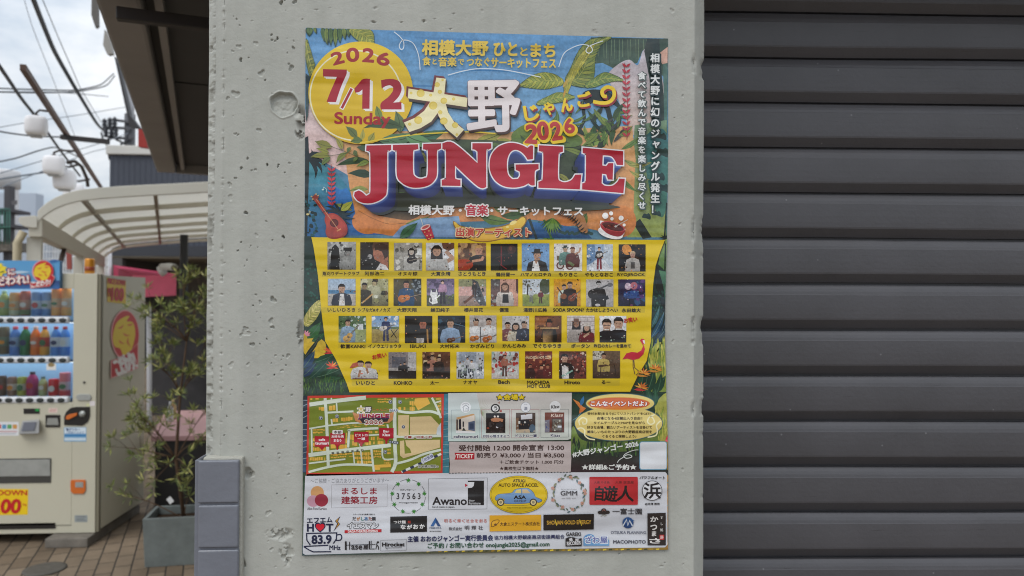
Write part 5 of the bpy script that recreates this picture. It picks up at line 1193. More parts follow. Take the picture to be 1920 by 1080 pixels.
BOX = [('E', 197, 50, 388, 236), ('E', 418, 52, 609, 238), ('E', 645, 56, 834, 242), ('E', 860, 56, 1050, 242), ('E', 1076, 58, 1264, 244), ('F', 72, 62, 252, 242), ('F', 281, 60, 466, 246), ('F', 498, 62, 687, 246), ('F', 718, 66, 893, 246), ('F', 933, 66, 1114, 248),
       ('E', 200, 298, 386, 478), ('E', 420, 298, 606, 480), ('E', 642, 297, 828, 480), ('E', 865, 297, 1050, 480), ('E', 1080, 300, 1264, 480), ('F', 72, 300, 256, 482), ('F', 286, 300, 466, 482), ('F', 497, 300, 676, 482), ('F', 714, 302, 897, 486), ('F', 930, 302, 1112, 482),
       ('E', 272, 548, 456, 726), ('E', 495, 548, 678, 728), ('E', 718, 548, 902, 730), ('E', 940, 546, 1124, 728), ('E', 1153, 545, 1334, 727), ('F', 150, 548, 330, 716), ('F', 368, 546, 548, 726), ('F', 585, 546, 770, 726), ('F', 804, 548, 984, 726),
       ('E', 346, 822, 548, 974), ('E', 608, 792, 794, 970), ('E', 836, 790, 1022, 970), ('E', 1066, 790, 1250, 970), ('F', 78, 788, 260, 970), ('F', 303, 786, 485, 970), ('F', 532, 786, 715, 970), ('F', 758, 784, 942, 968)]
DRAW = [ph01, ph02, ph03, ph04, ph05, ph06, ph07, ph08, ph09, ph10, ph11, ph12, ph13, ph14, ph15, ph16, ph17, ph18, ph19, ph20, ph21, ph22, ph23, ph24, ph25, ph26, ph27, ph28, ph29, ph30, ph31, ph32, ph33, ph34, ph35, ph36, ph37]
for (v, x0, y0, x1, y1), f in zip(BOX, DRAW):
    A.z = Z4; (vE if v == 'E' else vF)(); A.window(x0, y0, x1, y1); A.k = .78; f()
    cs = list(A.C); q9 = random.Random(int(x0 * 7 + y0))
    for k in range(26):                               # the fine clutter of a small print
        c9 = q9.choice(cs); g9 = q9.uniform(.65, 1.35); x, y = q9.uniform(0, 1), q9.uniform(.0 if f is not ph30 else .6, 1); r9 = q9.uniform(.008, .028)
        A.ell(x, y, r9, r9 * q9.uniform(.4, 1.6), (0, 0, 0), ang=q9.uniform(0, 180), n=6)
        m9 = len(A.C); A.C[m9 - 6:] = [tuple(min(v * g9, .9) for v in c9[:3]) + (1.0,)] * 6 if m9 >= 6 else A.C[m9 - 6:]
    A.k = .90
    A.build('photograph', PHOTO_MAT, artist_panel)
A.unwin(); A.z = Z4 + 3e-4
vE(); A.text('お笑い', 497, 800, 595, 834, (196, 36, 40), .75, -12); A.build('comedy_note', PAPER_MAT, artist_panel)
vF(); A.text('お笑い', 967, 557, 1058, 592, (196, 36, 40), .75, -8); A.build('comedy_note', PAPER_MAT, artist_panel)

# ---------------------------------------------------------------- the map
A.z = Z1
vG()
A.poly([(104, 130), (1635, 108), (1618, 998), (90, 1030)], (206, 62, 50)); A.poly([(126, 155), (1608, 148), (1598, 968), (114, 995)], (118, 132, 44), (130, 138, 44))
OR, RD = (232, 182, 76), (214, 222, 204)
def roads(*rs):
    for w, pts in rs: A.line(pts, w, RD, smooth=len(pts) > 2)
qn = random.Random(4)
def blocks(x0, y0, x1, y1, n, rows=1, sk=0.0):
    for r_ in range(rows):
        x = x0; ya = y0 + (y1 - y0) * r_ / rows; yb = y0 + (y1 - y0) * (r_ + 1) / rows - 5
        while x < x1 - 8:
            w = (x1 - x0) / n * qn.uniform(.6, 1.3); e = min(x + w, x1)
            if qn.random() < .9: d = (x - x0) * sk; A.rect(x, ya + qn.uniform(0, 8) - d, e - 4, yb - qn.uniform(0, 10) - d, OR if qn.random() < .7 else (222, 168, 66))
            x = e
blocks(135, 155, 240, 182, 3); blocks(230, 255, 300, 305, 2); blocks(345, 235, 420, 300, 2); blocks(890, 158, 1050, 212, 5, 2); blocks(1125, 255, 1210, 298, 3); blocks(1250, 190, 1310, 305, 2, 2); blocks(1200, 152, 1290, 175, 3)
A.poly([(1310, 160), (1450, 150), (1482, 215), (1345, 292), (1300, 215)], OR); blocks(1545, 150, 1605, 300, 3, 4)
blocks(385, 380, 620, 435, 7, 1, .1); blocks(400, 470, 790, 505, 12, 2, .08); blocks(165, 500, 300, 560, 4, 2); blocks(165, 600, 320, 760, 5, 3); blocks(365, 540, 550, 735, 4, 3); blocks(582, 560, 670, 700, 3, 2); blocks(760, 520, 900, 560, 5); blocks(745, 590, 960, 690, 9, 2, .05); blocks(900, 450, 980, 480, 3)
blocks(130, 815, 310, 865, 8, 1); blocks(365, 780, 620, 840, 9, 2, .06); blocks(630, 760, 830, 900, 8, 3); blocks(845, 740, 935, 830, 4, 3); blocks(1000, 725, 1040, 790, 2, 2); blocks(960, 845, 1040, 900, 3, 2); A.poly([(850, 905), (1040, 895), (1040, 930), (920, 935), (920, 960), (860, 962)], OR)
roads((44, [(126, 228), (320, 200), (540, 172), (760, 150)]), (34, [(302, 155), (318, 400), (330, 700), (338, 935)]), (16, [(372, 152), (374, 190)]), (16, [(430, 210), (436, 305)]), (22, [(330, 318), (620, 304)]), (18, [(372, 390), (380, 455)]), (18, [(124, 498), (350, 462), (600, 436), (800, 430)]),
      (18, [(150, 495), (154, 780)]), (44, [(116, 795), (450, 752), (800, 712), (1040, 682)]), (26, [(560, 710), (572, 540), (600, 512), (900, 492)]), (16, [(790, 572), (1060, 556)]), (40, [(1080, 150), (1082, 420), (1086, 700), (1092, 880), (1050, 985)]), (20, [(1000, 450), (1010, 500)]),
      (28, [(1120, 300), (1250, 318), (1480, 304), (1600, 345)]), (24, [(1500, 150), (1560, 270), (1602, 380)]), (16, [(1540, 205), (1602, 188)]), (30, [(1080, 588), (1604, 578)]), (18, [(120, 888), (330, 862), (530, 840)]), (16, [(615, 750), (632, 895)]), (16, [(700, 740), (718, 895)]), (24, [(820, 720), (848, 980)]),
      (26, [(116, 985), (330, 930), (540, 900), (830, 908)]), (18, [(945, 700), (945, 800), (975, 842), (1070, 838)]), (26, [(1100, 890), (1250, 850), (1420, 780), (1602, 735)]), (16, [(690, 660), (700, 720)]))
BE = (222, 196, 146)
A.poly([(1122, 348), (1245, 346), (1240, 578), (1122, 578)], BE); A.poly([(1255, 366), (1490, 358), (1590, 465), (1560, 500), (1548, 562), (1255, 565)], BE); A.poly([(1142, 635), (1188, 630), (1195, 780), (1270, 770), (1255, 725), (1215, 690), (1200, 628), (1590, 622), (1590, 710), (1180, 830), (1142, 800)], BE)
A.poly([(1560, 490), (1602, 430), (1602, 580), (1550, 560)], (206, 214, 216))
A.line([(1160, 985), (1604, 780)], 26, (226, 228, 224))
for k in range(5): t = .02 + k * .2; A.line([(1160 + 444 * t, 985 - 205 * t), (1160 + 444 * (t + .09), 985 - 205 * (t + .09))], 26, (50, 60, 84))
for (x, y) in ((1034, 198), (1142, 198), (254, 378), (436, 360), (1180, 478), (976, 758)): A.ell(x, y, 21, 21, (206, 210, 214), n=14); A.ell(x, y, 18, 18, (56, 66, 90), n=14); A.text('P', x - 6, y - 11, x + 8, y + 11, (230, 232, 236), .6)
for (x0, y0, x1, y1, tip, t1, t2) in ((184, 582, 348, 700, 266, 'cafe', 'tsumuri'), (360, 545, 524, 672, 440, 'お好み焼', 'まるう'), (626, 532, 790, 650, 708, 'ビストロ', '一瀬'), (908, 490, 1070, 606, 990, 'Bar', 'Klass')):
    A.poly([(x0, y0), (x1, y0), (x1, y1), (tip + 36, y1), (tip, y1 + 40), (tip - 36, y1), (x0, y1)], (176, 24, 44)); cx = (x0 + x1) / 2; h = y1 - y0
    w1 = (x1 - x0) * (.44 if len(t1) == 4 and t1.isascii() else .42 if t1 == 'Bar' else .84) ; w2 = (x1 - x0) * (.92 if t2 == 'tsumuri' else .52)
    A.text(t1, cx - w1 / 2, y0 + h * .2, cx + w1 / 2, y0 + h * .44, (244, 236, 236), .7); A.text(t2, cx - w2 / 2, y0 + h * .54, cx + w2 / 2, y0 + h * .80, (244, 236, 236), .7)
A.rrect(384, 514, 500, 560, 8, (240, 232, 230)); A.text('本部', 398, 520, 486, 555, (60, 30, 34), .7); A.rect(430, 672, 448, 735, (176, 24, 44)); A.rect(694, 650, 720, 695, (176, 60, 70)); A.rect(978, 606, 1000, 668, (176, 24, 44))
A.poly([(608, 310), (660, 330), (1040, 320), (1075, 305), (1060, 400), (1020, 432), (700, 436), (640, 410)], (206, 140, 90)); A.poly([(680, 380), (1020, 380), (1000, 420), (720, 436)], (50, 44, 54))
A.text('大', 664, 244, 745, 322, (250, 244, 236), .9, dil=8); A.text('大', 668, 248, 741, 318, (216, 196, 110), .9); A.text('野', 752, 254, 822, 312, (70, 56, 60), .6, dil=7); A.text('野', 754, 256, 820, 310, (236, 230, 232), .9); A.text('じゃんごー', 836, 268, 1030, 300, (196, 110, 50), .6); A.text('MAP', 1030, 280, 1118, 308, (236, 236, 226), .9, dil=6); A.text('MAP', 1030, 280, 1118, 308, (60, 84, 120), .8)
A.text('JUNGLE', 676, 330, 1020, 388, (244, 238, 240), 1, dil=8); A.text('JUNGLE', 676, 334, 1020, 392, (60, 60, 110), 1, dil=5); A.text('JUNGLE', 676, 330, 1020, 386, (180, 24, 50), 1)
A.text('2026', 746, 402, 950, 448, (244, 236, 226), 1, dil=8); A.text('2026', 746, 402, 950, 448, (150, 54, 50), .7)
for k, ch in enumerate('銀座商店街通り'): x = 374 + k * 55; y = 758 - k * 5.5; A.text(ch, x, y, x + 30, y + 28, (84, 84, 76), .3, -6)
for k, ch in enumerate('ボーノ相模大野'): x = 1186 + k * 46; A.text(ch, x, 578, x + 40, 608, (236, 230, 220), .6, dil=5); A.text(ch, x, 578, x + 40, 608, (150, 66, 56), .5)
for k in range(4): A.rect(1020 + k * 27, 628 + k * 4, 1044 + k * 27, 658 + k * 4, (50, 64, 90)); A.text('大野銀座'[k], 1024 + k * 27, 632 + k * 4, 1040 + k * 27, 654 + k * 4, (226, 230, 236), .3)
A.text('小田急線', 1375, 805, 1520, 860, (226, 230, 240), .5, -27, dil=6); A.text('小田急線', 1375, 812, 1520, 852, (84, 90, 130), .4, -27); A.text('至 相模大野駅→', 1345, 905, 1575, 935, (232, 232, 220), .5, dil=5); A.text('至 相模大野駅→', 1345, 905, 1575, 935, (50, 50, 44), .4)
A.build('venue_map', PAPER_MAT, poster)

# ---------------------------------------------------------------- venues, times and prices
A.z = Z1
vH()
A.poly([(62, 100), (760, 92), (1450, 96), (1442, 610), (1400, 625), (62, 640)], (208, 200, 196), (200, 206, 196)); A.poly([(62, 100), (380, 96), (500, 640), (62, 640)], (206, 212, 212), (196, 212, 206))
for k in range(18): a_ = R(-100 + k * 9); A.line([(430, 330), (430 + 150 * math.cos(a_), 330 + 170 * math.sin(a_))], 4, (150, 156, 120), taper=True)
for (d, c, dl) in ((3, (40, 70, 100), 10), (0, (70, 60, 30), 8), (0, (236, 206, 40), 0)):
    A.text('★会場★', 606, 112 + d, 924, 178 + d, c, 1, 0, dil=dl or None)
for (x0, y0, x1, y1, c) in ((97, 290, 418, 608, (120, 136, 150)), (437, 286, 753, 604, (170, 104, 110)), (772, 284, 1082, 602, (170, 104, 110)), (1102, 284, 1414, 598, (110, 116, 116))):
    A.line([(x0, y0), (x1, y0 - 3), (x1, y1 - 6), (x0, y1)], 3.5, c, closed=True)
A.ell(258, 258, 60, 62, (236, 238, 240)); A.line([(224, 262), (260, 232), (296, 262)], 5, (80, 84, 104)); A.line([(232, 260), (232, 302), (288, 302), (288, 260)], 4, (80, 84, 104), closed=False); A.line([(262, 300), (262, 272), (276, 272), (276, 300)], 3, (80, 84, 104)); A.line([(258 + 44 * math.cos(R(a_)), 258 + 44 * math.sin(R(a_))) for a_ in range(-150, -20, 12)], 4, (150, 150, 160))
A.ell(592, 270, 52, 50, (34, 32, 34)); A.ell(592, 270, 36, 34, (236, 234, 232)); A.text('う', 570, 246, 616, 296, (34, 32, 34), 1.2); A.line([(622, 200), (634, 218)], 5, (160, 80, 60)); A.line([(640, 194), (638, 216)], 5, (160, 80, 60)); A.rect(640, 290, 664, 314, (176, 90, 84))
A.ell(932, 258, 56, 58, (120, 124, 140)); A.ell(932, 258, 53, 55, (236, 236, 240)); A.text('一', 914, 228, 950, 232, (120, 124, 140)); A.text('瀬', 912, 252, 952, 294, (130, 134, 150), .2)
A.ell(1262, 250, 62, 62, (236, 236, 236)); A.text('Klass', 1218, 232, 1312, 272, (40, 34, 34), .5, -4, skew=.25)
for t, x0, y0, x1, y1 in (('cafetsumuri', 122, 568, 398, 606), ('お好み焼きまるう', 452, 564, 750, 600), ('ビストロ一瀬', 818, 560, 1056, 596), ('Klass', 1212, 556, 1318, 590)): A.text(t, x0, y0, x1, y1, (232, 230, 226), .6, dil=6); A.text(t, x0, y0, x1, y1, (46, 50, 84), .7)
z0 = A.z
A.window(150, 330, 366, 548); A.poly([(0, .2), (.9, 0), (1, .1), (1, .9), (1, 1), (0, .9)], (206, 190, 170)); A.poly([(.1, .24), (.96, .08), (.96, .86), (.1, .78)], (226, 216, 204)); A.poly([(.02, .2), (.9, 0), (.98, .06), (.1, .3)], (206, 160, 110)); A.rect(.02, .3, .1, .88, (60, 44, 44)); A.poly([(.14, .3), (.26, .27), (.28, .8), (.14, .82)], (40, 40, 50)); A.rect(.34, .4, .42, .68, (56, 54, 60)); A.poly([(.64, .44), (.98, .36), (.98, .9), (.64, .84)], (90, 104, 130)); A.rect(.7, .5, .92, .78, (56, 70, 96)); A.poly([(.3, .9), (.4, .7), (.52, .9)], (60, 64, 56)); A.poly([(0, .86), (1, .92), (1, 1), (0, 1)], (226, 224, 224))
A.window(487, 324, 703, 546); bg((30, 24, 26), (40, 28, 28)); A.poly([(.24, .3), (.5, .22), (.9, .3), (.86, .44), (.3, .44)], (190, 130, 96)); clutter(22, [(60, 44, 44), (90, 50, 46), (24, 20, 22), (70, 60, 60)], s=.13, y0=.4, seed=41); A.ell(.45, .17, .05, .05, (240, 230, 220)); A.ell(.62, .17, .05, .05, (240, 230, 220)); A.ell(.58, .7, .06, .06, (226, 226, 230)); A.ell(.1, .76, .07, .05, (150, 70, 50)); A.ell(.7, .6, .2, .12, (50, 50, 56))
A.window(823, 320, 1040, 542); bg((84, 66, 58), (40, 38, 44)); A.poly([(.25, .12), (.84, .04), (.84, .3), (.26, .34)], (214, 212, 216)); A.rect(.12, .36, .72, .84, (34, 34, 40)); A.rect(0, .26, .14, .9, (120, 90, 70)); A.poly([(0, .86), (.7, .82), (.72, 1), (0, 1)], (196, 176, 150)); A.ell(.84, .78, .16, .2, (84, 104, 124)); clutter(12, [(120, 90, 70), (60, 56, 60), (170, 160, 150)], s=.08, seed=42); A.rect(.12, .42, .22, .56, (206, 206, 200)); A.ell(.46, .48, .05, .05, (206, 204, 196))
A.window(1147, 316, 1364, 540); bg((120, 64, 52), (90, 48, 40)); A.text('Klass', .32, .06, .94, .22, (226, 206, 190), .2, -3, skew=.25); A.rect(.36, .3, .9, .98, (64, 40, 36)); A.rect(.4, .34, .86, .9, (110, 104, 96)); clutter(16, [(56, 50, 50), (190, 186, 170), (90, 70, 60)], .4, .36, .86, .9, .09, 43); A.rect(.66, .66, .86, .76, (216, 220, 230)); A.poly([(0, .4), (.24, .36), (.24, .98), (0, 1)], (120, 116, 130)); clutter(8, [(60, 80, 130), (176, 176, 180)], 0, .5, .24, .95, .07, 44)
A.unwin(); A.z = max(A.z, z0)
A.poly([(74, 645), (400, 648), (900, 642), (1442, 640), (1438, 720), (1444, 830), (1436, 986), (1000, 990), (600, 994), (76, 1000), (82, 900), (72, 760)], (190, 176, 174), (200, 186, 182))
for k in range(40): A.ell(80 + k * 34.6, 996 - k * .25 + rn.uniform(-2, 2), 12, 5, (44, 44, 42), n=6)
BR = (70, 50, 48)
A.text('受付開始 12:00 開会宣言 13:00', 180, 678, 1364, 748, BR, .9, -.3); A.poly([(134, 768), (358, 770), (356, 842), (134, 846), (148, 806)], (176, 24, 40)); A.text('TICKET', 152, 784, 344, 830, (244, 232, 226), .5)
A.text('前売り ¥3,000 / 当日 ¥3,500', 378, 766, 1364, 828, BR, .8); A.text('＋ご飲食チケット 1,000 円分', 640, 850, 1358, 896, BR, .6); A.text('★高校生以下無料★', 640, 922, 1078, 966, BR, .7)
A.build('ticket_panel', PAPER_MAT, poster)

# ---------------------------------------------------------------- speech balloon and booking corner
A.z = Z1
vI()
def balloon(g, c, c2=None):
    A.ell(595, 440, 490 + g, 192 + g, c, c2, n=48); A.ell(612, 214, 382 + g, 106 + g, c, c2, n=40)
balloon(9, (70, 104, 110)); balloon(0, (232, 212, 130), (226, 200, 116))
A.ell(595, 216, 352, 74, (224, 170, 70), (226, 150, 60), n=40); A.ell(600, 216, 345, 66, (206, 96, 50), (222, 130, 56), n=40)
for pts in ([(160, 460), (150, 410), (190, 375), (235, 395), (230, 440), (195, 445), (195, 420)], [(130, 500), (180, 490), (215, 520), (215, 570), (260, 610), (330, 622)], [(1000, 340), (940, 370), (920, 420), (950, 450), (995, 430), (980, 380), (950, 360)], [(1065, 410), (1020, 460), (1030, 520), (1010, 575), (920, 595)]): A.line(pts, 15, (246, 238, 190), smooth=True)
A.text('こんなイベントだよ♪', 280, 190, 916, 248, (176, 60, 60), 1, 0, dil=9); A.text('こんなイベントだよ♪', 280, 188, 916, 246, (248, 244, 240), 1)
for t, x0, y0, x1, y1 in (('受付本部(まるう)にてリストバンドをGET!!', 245, 314, 960, 350), ('会場となる4店舗出入り自由!!', 350, 364, 860, 400), ('タイムテーブルとMAPを見ながら', 314, 416, 890, 450), ('好きな会場、観たいアーティストを目掛けて', 240, 466, 970, 502), ('美味しいものたっぷりの大野銀座商店街を', 240, 516, 970, 552), ('ぐるぐると探検しよう♪', 412, 566, 795, 602)):
    A.text(t, x0, y0, x1, y1, (56, 40, 22), .7)
A.text('#大野ジャンゴー 2026', 70, 690, 822, 762, (232, 234, 230), .9, -9.5); A.line([(815, 735), (760, 742), (690, 770), (650, 805), (680, 830), (735, 820), (738, 800), (690, 792), (630, 830), (600, 850), (580, 880)], 8, (226, 228, 224), smooth=True)
A.text('★詳細&ご予約★', 180, 898, 795, 962, (236, 236, 232), .9)
A.rrect(828, 642, 1138, 962, 26, (110, 160, 186)); A.rrect(836, 650, 1132, 952, 22, (226, 228, 232))
A.build('event_balloon', PAPER_MAT, poster)
# ---------------------------------------------------------------- white sponsor strip
A.z = Z1
vP()
pts = [(573, 892), (577, 888), (900, 885.6), (1246, 884), (1250, 888), (1250.5, 1020), (1246, 1025), (900, 1030), (573, 1039), (568.5, 1036), (570.5, 960)]
A.poly(pts, (214, 214, 220), (216, 218, 224))
vJ()
BK = (40, 38, 42)
A.text('〜ご協賛・ご協力ありがとうございます〜', 122, 84, 905, 132, (110, 112, 118), 0, -.5)
A.ell(190, 228, 66, 66, (214, 160, 106), n=32); A.ell(150, 312, 64, 58, (206, 156, 174), n=32); A.ell(232, 304, 67, 64, (160, 50, 70), n=32); A.text('Alive Food Service', 90, 374, 284, 402, (60, 56, 66), .2)
A.line([(334, 150), (888, 142), (886, 368), (332, 380)], 3, (140, 136, 140), closed=True); A.text('まるしま', 434, 178, 784, 246, (150, 30, 50), .5); A.text('建築工房', 428, 264, 790, 342, (150, 30, 50), .45)
for a_ in range(0, 360, 40): A.line([(1098 + 170 * math.cos(R(a_ + d)), 265 + 168 * math.sin(R(a_ + d))) for d in (2, 10, 18, 26, 32)], 5, (60, 60, 62))
for a_ in range(-10, 350, 40):
    x, y = 1098 + 162 * math.cos(R(a_)), 265 + 160 * math.sin(R(a_))
    for k in range(7): A.leaf(x, y, x + 27 * math.cos(R(k * 51 + a_)), y + 27 * math.sin(R(k * 51 + a_)), 10, (56, 130, 50))
A.text('だがしやばーしー', 1018, 190, 1178, 208, BK, .4); A.text('3 7 5 6 3', 980, 232, 1220, 294, (56, 54, 58), .2); A.text('minagorosan', 1004, 320, 1192, 338, BK, .5)
A.line([(1300, 90), (1886, 80), (1882, 390), (1300, 398)], 3, (90, 90, 96), closed=True); A.rect(1692, 108, 1852, 352, (32, 32, 36)); A.poly([(1692, 122), (1756, 122), (1750, 160), (1730, 178), (1692, 182)], (226, 226, 230)); A.poly([(1664, 136), (1690, 154), (1664, 172)], (190, 30, 60))
A.text('Awano', 1338, 268, 1682, 352, BK, .5); A.text('door', 1702, 294, 1760, 316, (200, 200, 204), .2); A.text('Furniture', 1702, 320, 1818, 346, (200, 200, 204), .2); A.text('hand made in japan.', 1338, 360, 1562, 384, (70, 70, 74), .2)
# radio station mark
A.text('エフエム', 86, 474, 342, 530, (30, 38, 66), .9, -2); A.text('H', 86, 536, 158, 618, (30, 38, 70), 1); A.text('T', 276, 536, 352, 618, (30, 38, 70), 1)
A.text('♥', 170, 530, 268, 618, (30, 38, 70), 1, dil=5); A.text('♥', 176, 538, 262, 610, (216, 26, 50), .6)
A.poly([(420, 462), (366, 510), (390, 536), (350, 616), (418, 540), (396, 516)], (30, 38, 70)); A.poly([(408, 476), (376, 510), (400, 536), (372, 588), (410, 540), (388, 514)], (222, 160, 40))
A.line([(78, 634), (384, 628), (380, 690), (350, 735)], 12, (30, 38, 70)); A.line([(84, 640), (86, 700), (120, 750)], 12, (30, 38, 70)); A.line([(384, 650), (420, 645), (434, 670), (420, 700), (376, 704)], 12, (30, 38, 70), smooth=True); A.line([(54, 764), (300, 752)], 12, (30, 38, 70)); A.line([(56, 766), (110, 800), (150, 818), (330, 816)], 12, (30, 38, 70))
A.text('83.9', 132, 648, 334, 740, (30, 38, 70), .9, -1); A.text('MHz', 310, 752, 422, 800, (30, 38, 70), .5)
A.text('ステージのある駄菓子屋さん', 546, 436, 768, 452, BK, .3)
for ch, x, c in zip('だがしあたー', (540, 582, 626, 660, 700, 736), ((60, 56, 60), (190, 120, 50), (60, 130, 120), (60, 110, 160), (150, 70, 50), (60, 60, 66))): A.text(ch, x, 468, x + 36, 506, c, .5)
A.text('イエスマン', 490, 526, 800, 584, (70, 70, 74), .6, dil=7); A.text('イエスマン', 490, 526, 800, 584, (232, 232, 236), .5); A.poly([(462, 602), (830, 590), (830, 620), (462, 630)], (190, 36, 46)); A.text('DAGA-THEATRE-YESMAN', 496, 600, 792, 624, (246, 240, 238), .5, -1)
A.poly([(918, 466), (1284, 458), (1284, 618), (918, 626)], (30, 30, 34)); A.text('つけ麺', 952, 504, 1072, 536, (232, 230, 228), .6); A.text('麺', 1092, 506, 1122, 534, (170, 50, 40), .4)
for ch, x, y in zip('ながおか', (1020, 1084, 1146, 1210), (546, 546, 544, 540)): A.text(ch, x, y, x + 52, y + 46, (236, 234, 232), .8)
A.poly([(1370, 474), (1422, 562), (1392, 562), (1370, 526), (1350, 562), (1318, 562)], (50, 100, 160)); A.poly([(1370, 474), (1422, 562), (1392, 562), (1372, 520)], (36, 70, 120)); A.text('MEIKOYA', 1310, 570, 1428, 588, (70, 90, 120), .2); A.text('株式会社明輝社', 1310, 606, 1428, 618, BK, .2)
for k, ch in enumerate('明るく輝く社会を創る'): A.text(ch, 1456 + k * 43.5, 490, 1490 + k * 43.5, 526, (196, 120, 110), .1)
A.text('株式会社', 1502, 570, 1634, 604, (80, 76, 80), .1); [A.text(ch, 1660 + k * 68, 556, 1706 + k * 68, 598, (76, 72, 76), .1) for k, ch in enumerate('明輝社')]
A.rect(466, 712, 484, 798, BK); A.line([(466, 750), (770, 742)], 6, BK); A.rect(508, 716, 516, 796, BK); A.text('ase', 528, 752, 640, 796, (56, 54, 58), .5); A.text('屋', 648, 746, 700, 794, (56, 54, 58), .6); A.rect(704, 710, 716, 792, BK); A.rect(704, 784, 764, 792, BK); A.rect(724, 706, 732, 776, (90, 88, 92)); A.line([(790, 715), (782, 745), (800, 765), (802, 795)], 9, BK); A.line([(784, 748), (774, 792)], 8, BK); A.ell(796, 720, 10, 10, BK)
A.line([(822, 702), (1080, 692), (1080, 800), (822, 808)], 2.5, (120, 120, 124), closed=True); A.text('Hirocket', 836, 722, 1062, 764, (34, 32, 36), 1, -.5); A.line([(870, 778), (1034, 772)], 7, (150, 150, 154)); A.line([(870, 770), (890, 790)], 5, (90, 90, 94))
A.text('主催 おおのジャンゴー実行委員会', 1090, 652, 1944, 714, NAVY, .75, -.9); A.text('ご予約 / お問い合わせ onojungle2025@gmail.com', 1290, 718, 2506, 784, (50, 90, 70), .65, -.9)
vK()
A.ell(374, 240, 282, 184, (70, 62, 30), n=48); A.ell(374, 240, 279, 181, (226, 192, 36), n=48); A.line([(374 + 268 * math.cos(R(a_)), 240 + 170 * math.sin(R(a_))) for a_ in range(0, 360, 8)], 3, (90, 78, 30), closed=True)
A.text('ATSUGI', 318, 90, 440, 122, (60, 44, 20), .9, 2); A.text('AUTO SPACE ACCEL', 178, 130, 566, 164, (66, 46, 20), .6)
A.line([(150, 340), (400, 346), (520, 335)], 4, (120, 100, 40))
CAR, CAR2 = (140, 176, 214), (104, 140, 186)
A.poly([(145, 270), (180, 235), (300, 222), (335, 190), (400, 176), (470, 178), (520, 220), (540, 260), (595, 285), (600, 305), (560, 318), (540, 290), (500, 290), (480, 322), (250, 330), (235, 290), (190, 275), (160, 300)], (60, 74, 100), smooth=True)
A.poly([(148, 272), (182, 238), (302, 225), (337, 193), (400, 180), (468, 182), (516, 222), (538, 262), (590, 288), (594, 302), (560, 314), (540, 288), (500, 288), (478, 318), (252, 326), (237, 288), (190, 272), (162, 296)], CAR, CAR2, smooth=True)
A.poly([(335, 222), (355, 194), (398, 188), (398, 226)], (226, 206, 130)); A.poly([(410, 226), (410, 188), (456, 190), (490, 226)], (216, 190, 150)); A.line([(240, 240), (330, 236)], 4, CAR2); A.line([(404, 186), (404, 318)], 3, (70, 90, 120))
for x in (200, 516): A.ell(x, 314, 36, 36, (60, 56, 54)); A.ell(x, 314, 25, 25, (226, 206, 150)); A.ell(x, 314, 14, 14, (150, 140, 110))
A.text('ASA', 326, 246, 446, 284, (30, 28, 30), 1.3); A.text('GROUP', 328, 292, 448, 314, (70, 80, 100), .9); A.text('http://www.as-accel.com/', 262, 360, 506, 376, (66, 56, 24), .5)
for k in range(46):
    a_ = k * 360 / 46 + rn.uniform(-3, 3); rx, ry = 152 + rn.uniform(-18, 18), 162 + rn.uniform(-16, 16); x, y = 862 + rx * math.cos(R(a_)), 228 + ry * math.sin(R(a_)); d = R(a_ + 90 + rn.uniform(-50, 50))
    A.leaf(x, y, x + 38 * math.cos(d), y + 38 * math.sin(d), 15, rn.choice([(90, 104, 90), (110, 120, 96), (84, 110, 116), (140, 140, 110), (70, 84, 84)]))
    if k % 5 == 0: [A.ell(x + 11 * math.cos(j * 1.26), y + 11 * math.sin(j * 1.26), 7, 7, (206, 150, 130), n=7) for j in range(5)]
A.text('Gift and Space Product', 784, 182, 936, 194, (120, 116, 120)); A.text('GMM', 780, 202, 942, 248, (66, 62, 66), .3); A.line([(790, 278), (826, 276)], 3, (120, 116, 120)); A.line([(888, 275), (930, 273)], 3, (120, 116, 120)); A.text('GAB', 836, 268, 876, 280, (120, 116, 120))
A.rrect(1060, 67, 1530, 338, 10, (188, 44, 50)); A.text('大衆 やき鳥', 1104, 108, 1256, 134, (110, 30, 34), .3); A.text('大衆 居酒屋', 1310, 106, 1490, 134, (110, 30, 34), .3)
for ch, x0, y0, x1, y1 in (('自', 1116, 160, 1194, 296), ('遊', 1200, 158, 1330, 304), ('人', 1330, 156, 1490, 300)): A.text(ch, x0, y0, x1, y1, (34, 26, 28), 1.6, 3, dil=4.5)
A.text('パワフルオート', 1548, 60, 1796, 90, BK, .9, .5, skew=.2); A.ell(1668, 200, 98, 97, BK, n=36); A.ell(1668, 200, 92, 91, (230, 230, 234), n=36); A.text('浜', 1590, 126, 1750, 276, BK, 2, 0, dil=4.5); A.text('@吉澤 勝商', 1598, 318, 1742, 342, BK, .7)
A.ell(1200, 412, 46, 20, (50, 44, 44)); A.ell(1200, 394, 26, 22, (50, 44, 44)); A.ell(1165, 412, 24, 17, (50, 44, 44)); A.ell(1236, 410, 22, 17, (50, 44, 44)); A.line([(1170, 452), (1200, 436), (1225, 440), (1205, 452)], 5, (150, 150, 130)); A.line([(1186, 400), (1200, 380), (1214, 400)], 4, (190, 120, 110)); A.text('一富士園', 1284, 372, 1570, 432, (60, 58, 62), .4)
A.poly([(92, 440), (592, 434), (590, 586), (92, 596)], (226, 168, 40)); A.line([(110, 548), (112, 510), (140, 488), (182, 486), (176, 514), (130, 548), (108, 546)], 6, (90, 60, 34), smooth=True); A.ell(150, 530, 14, 12, (110, 76, 40)); A.text('大倉エステート株式会社', 192, 504, 580, 542, (80, 52, 30), .5, -.6)
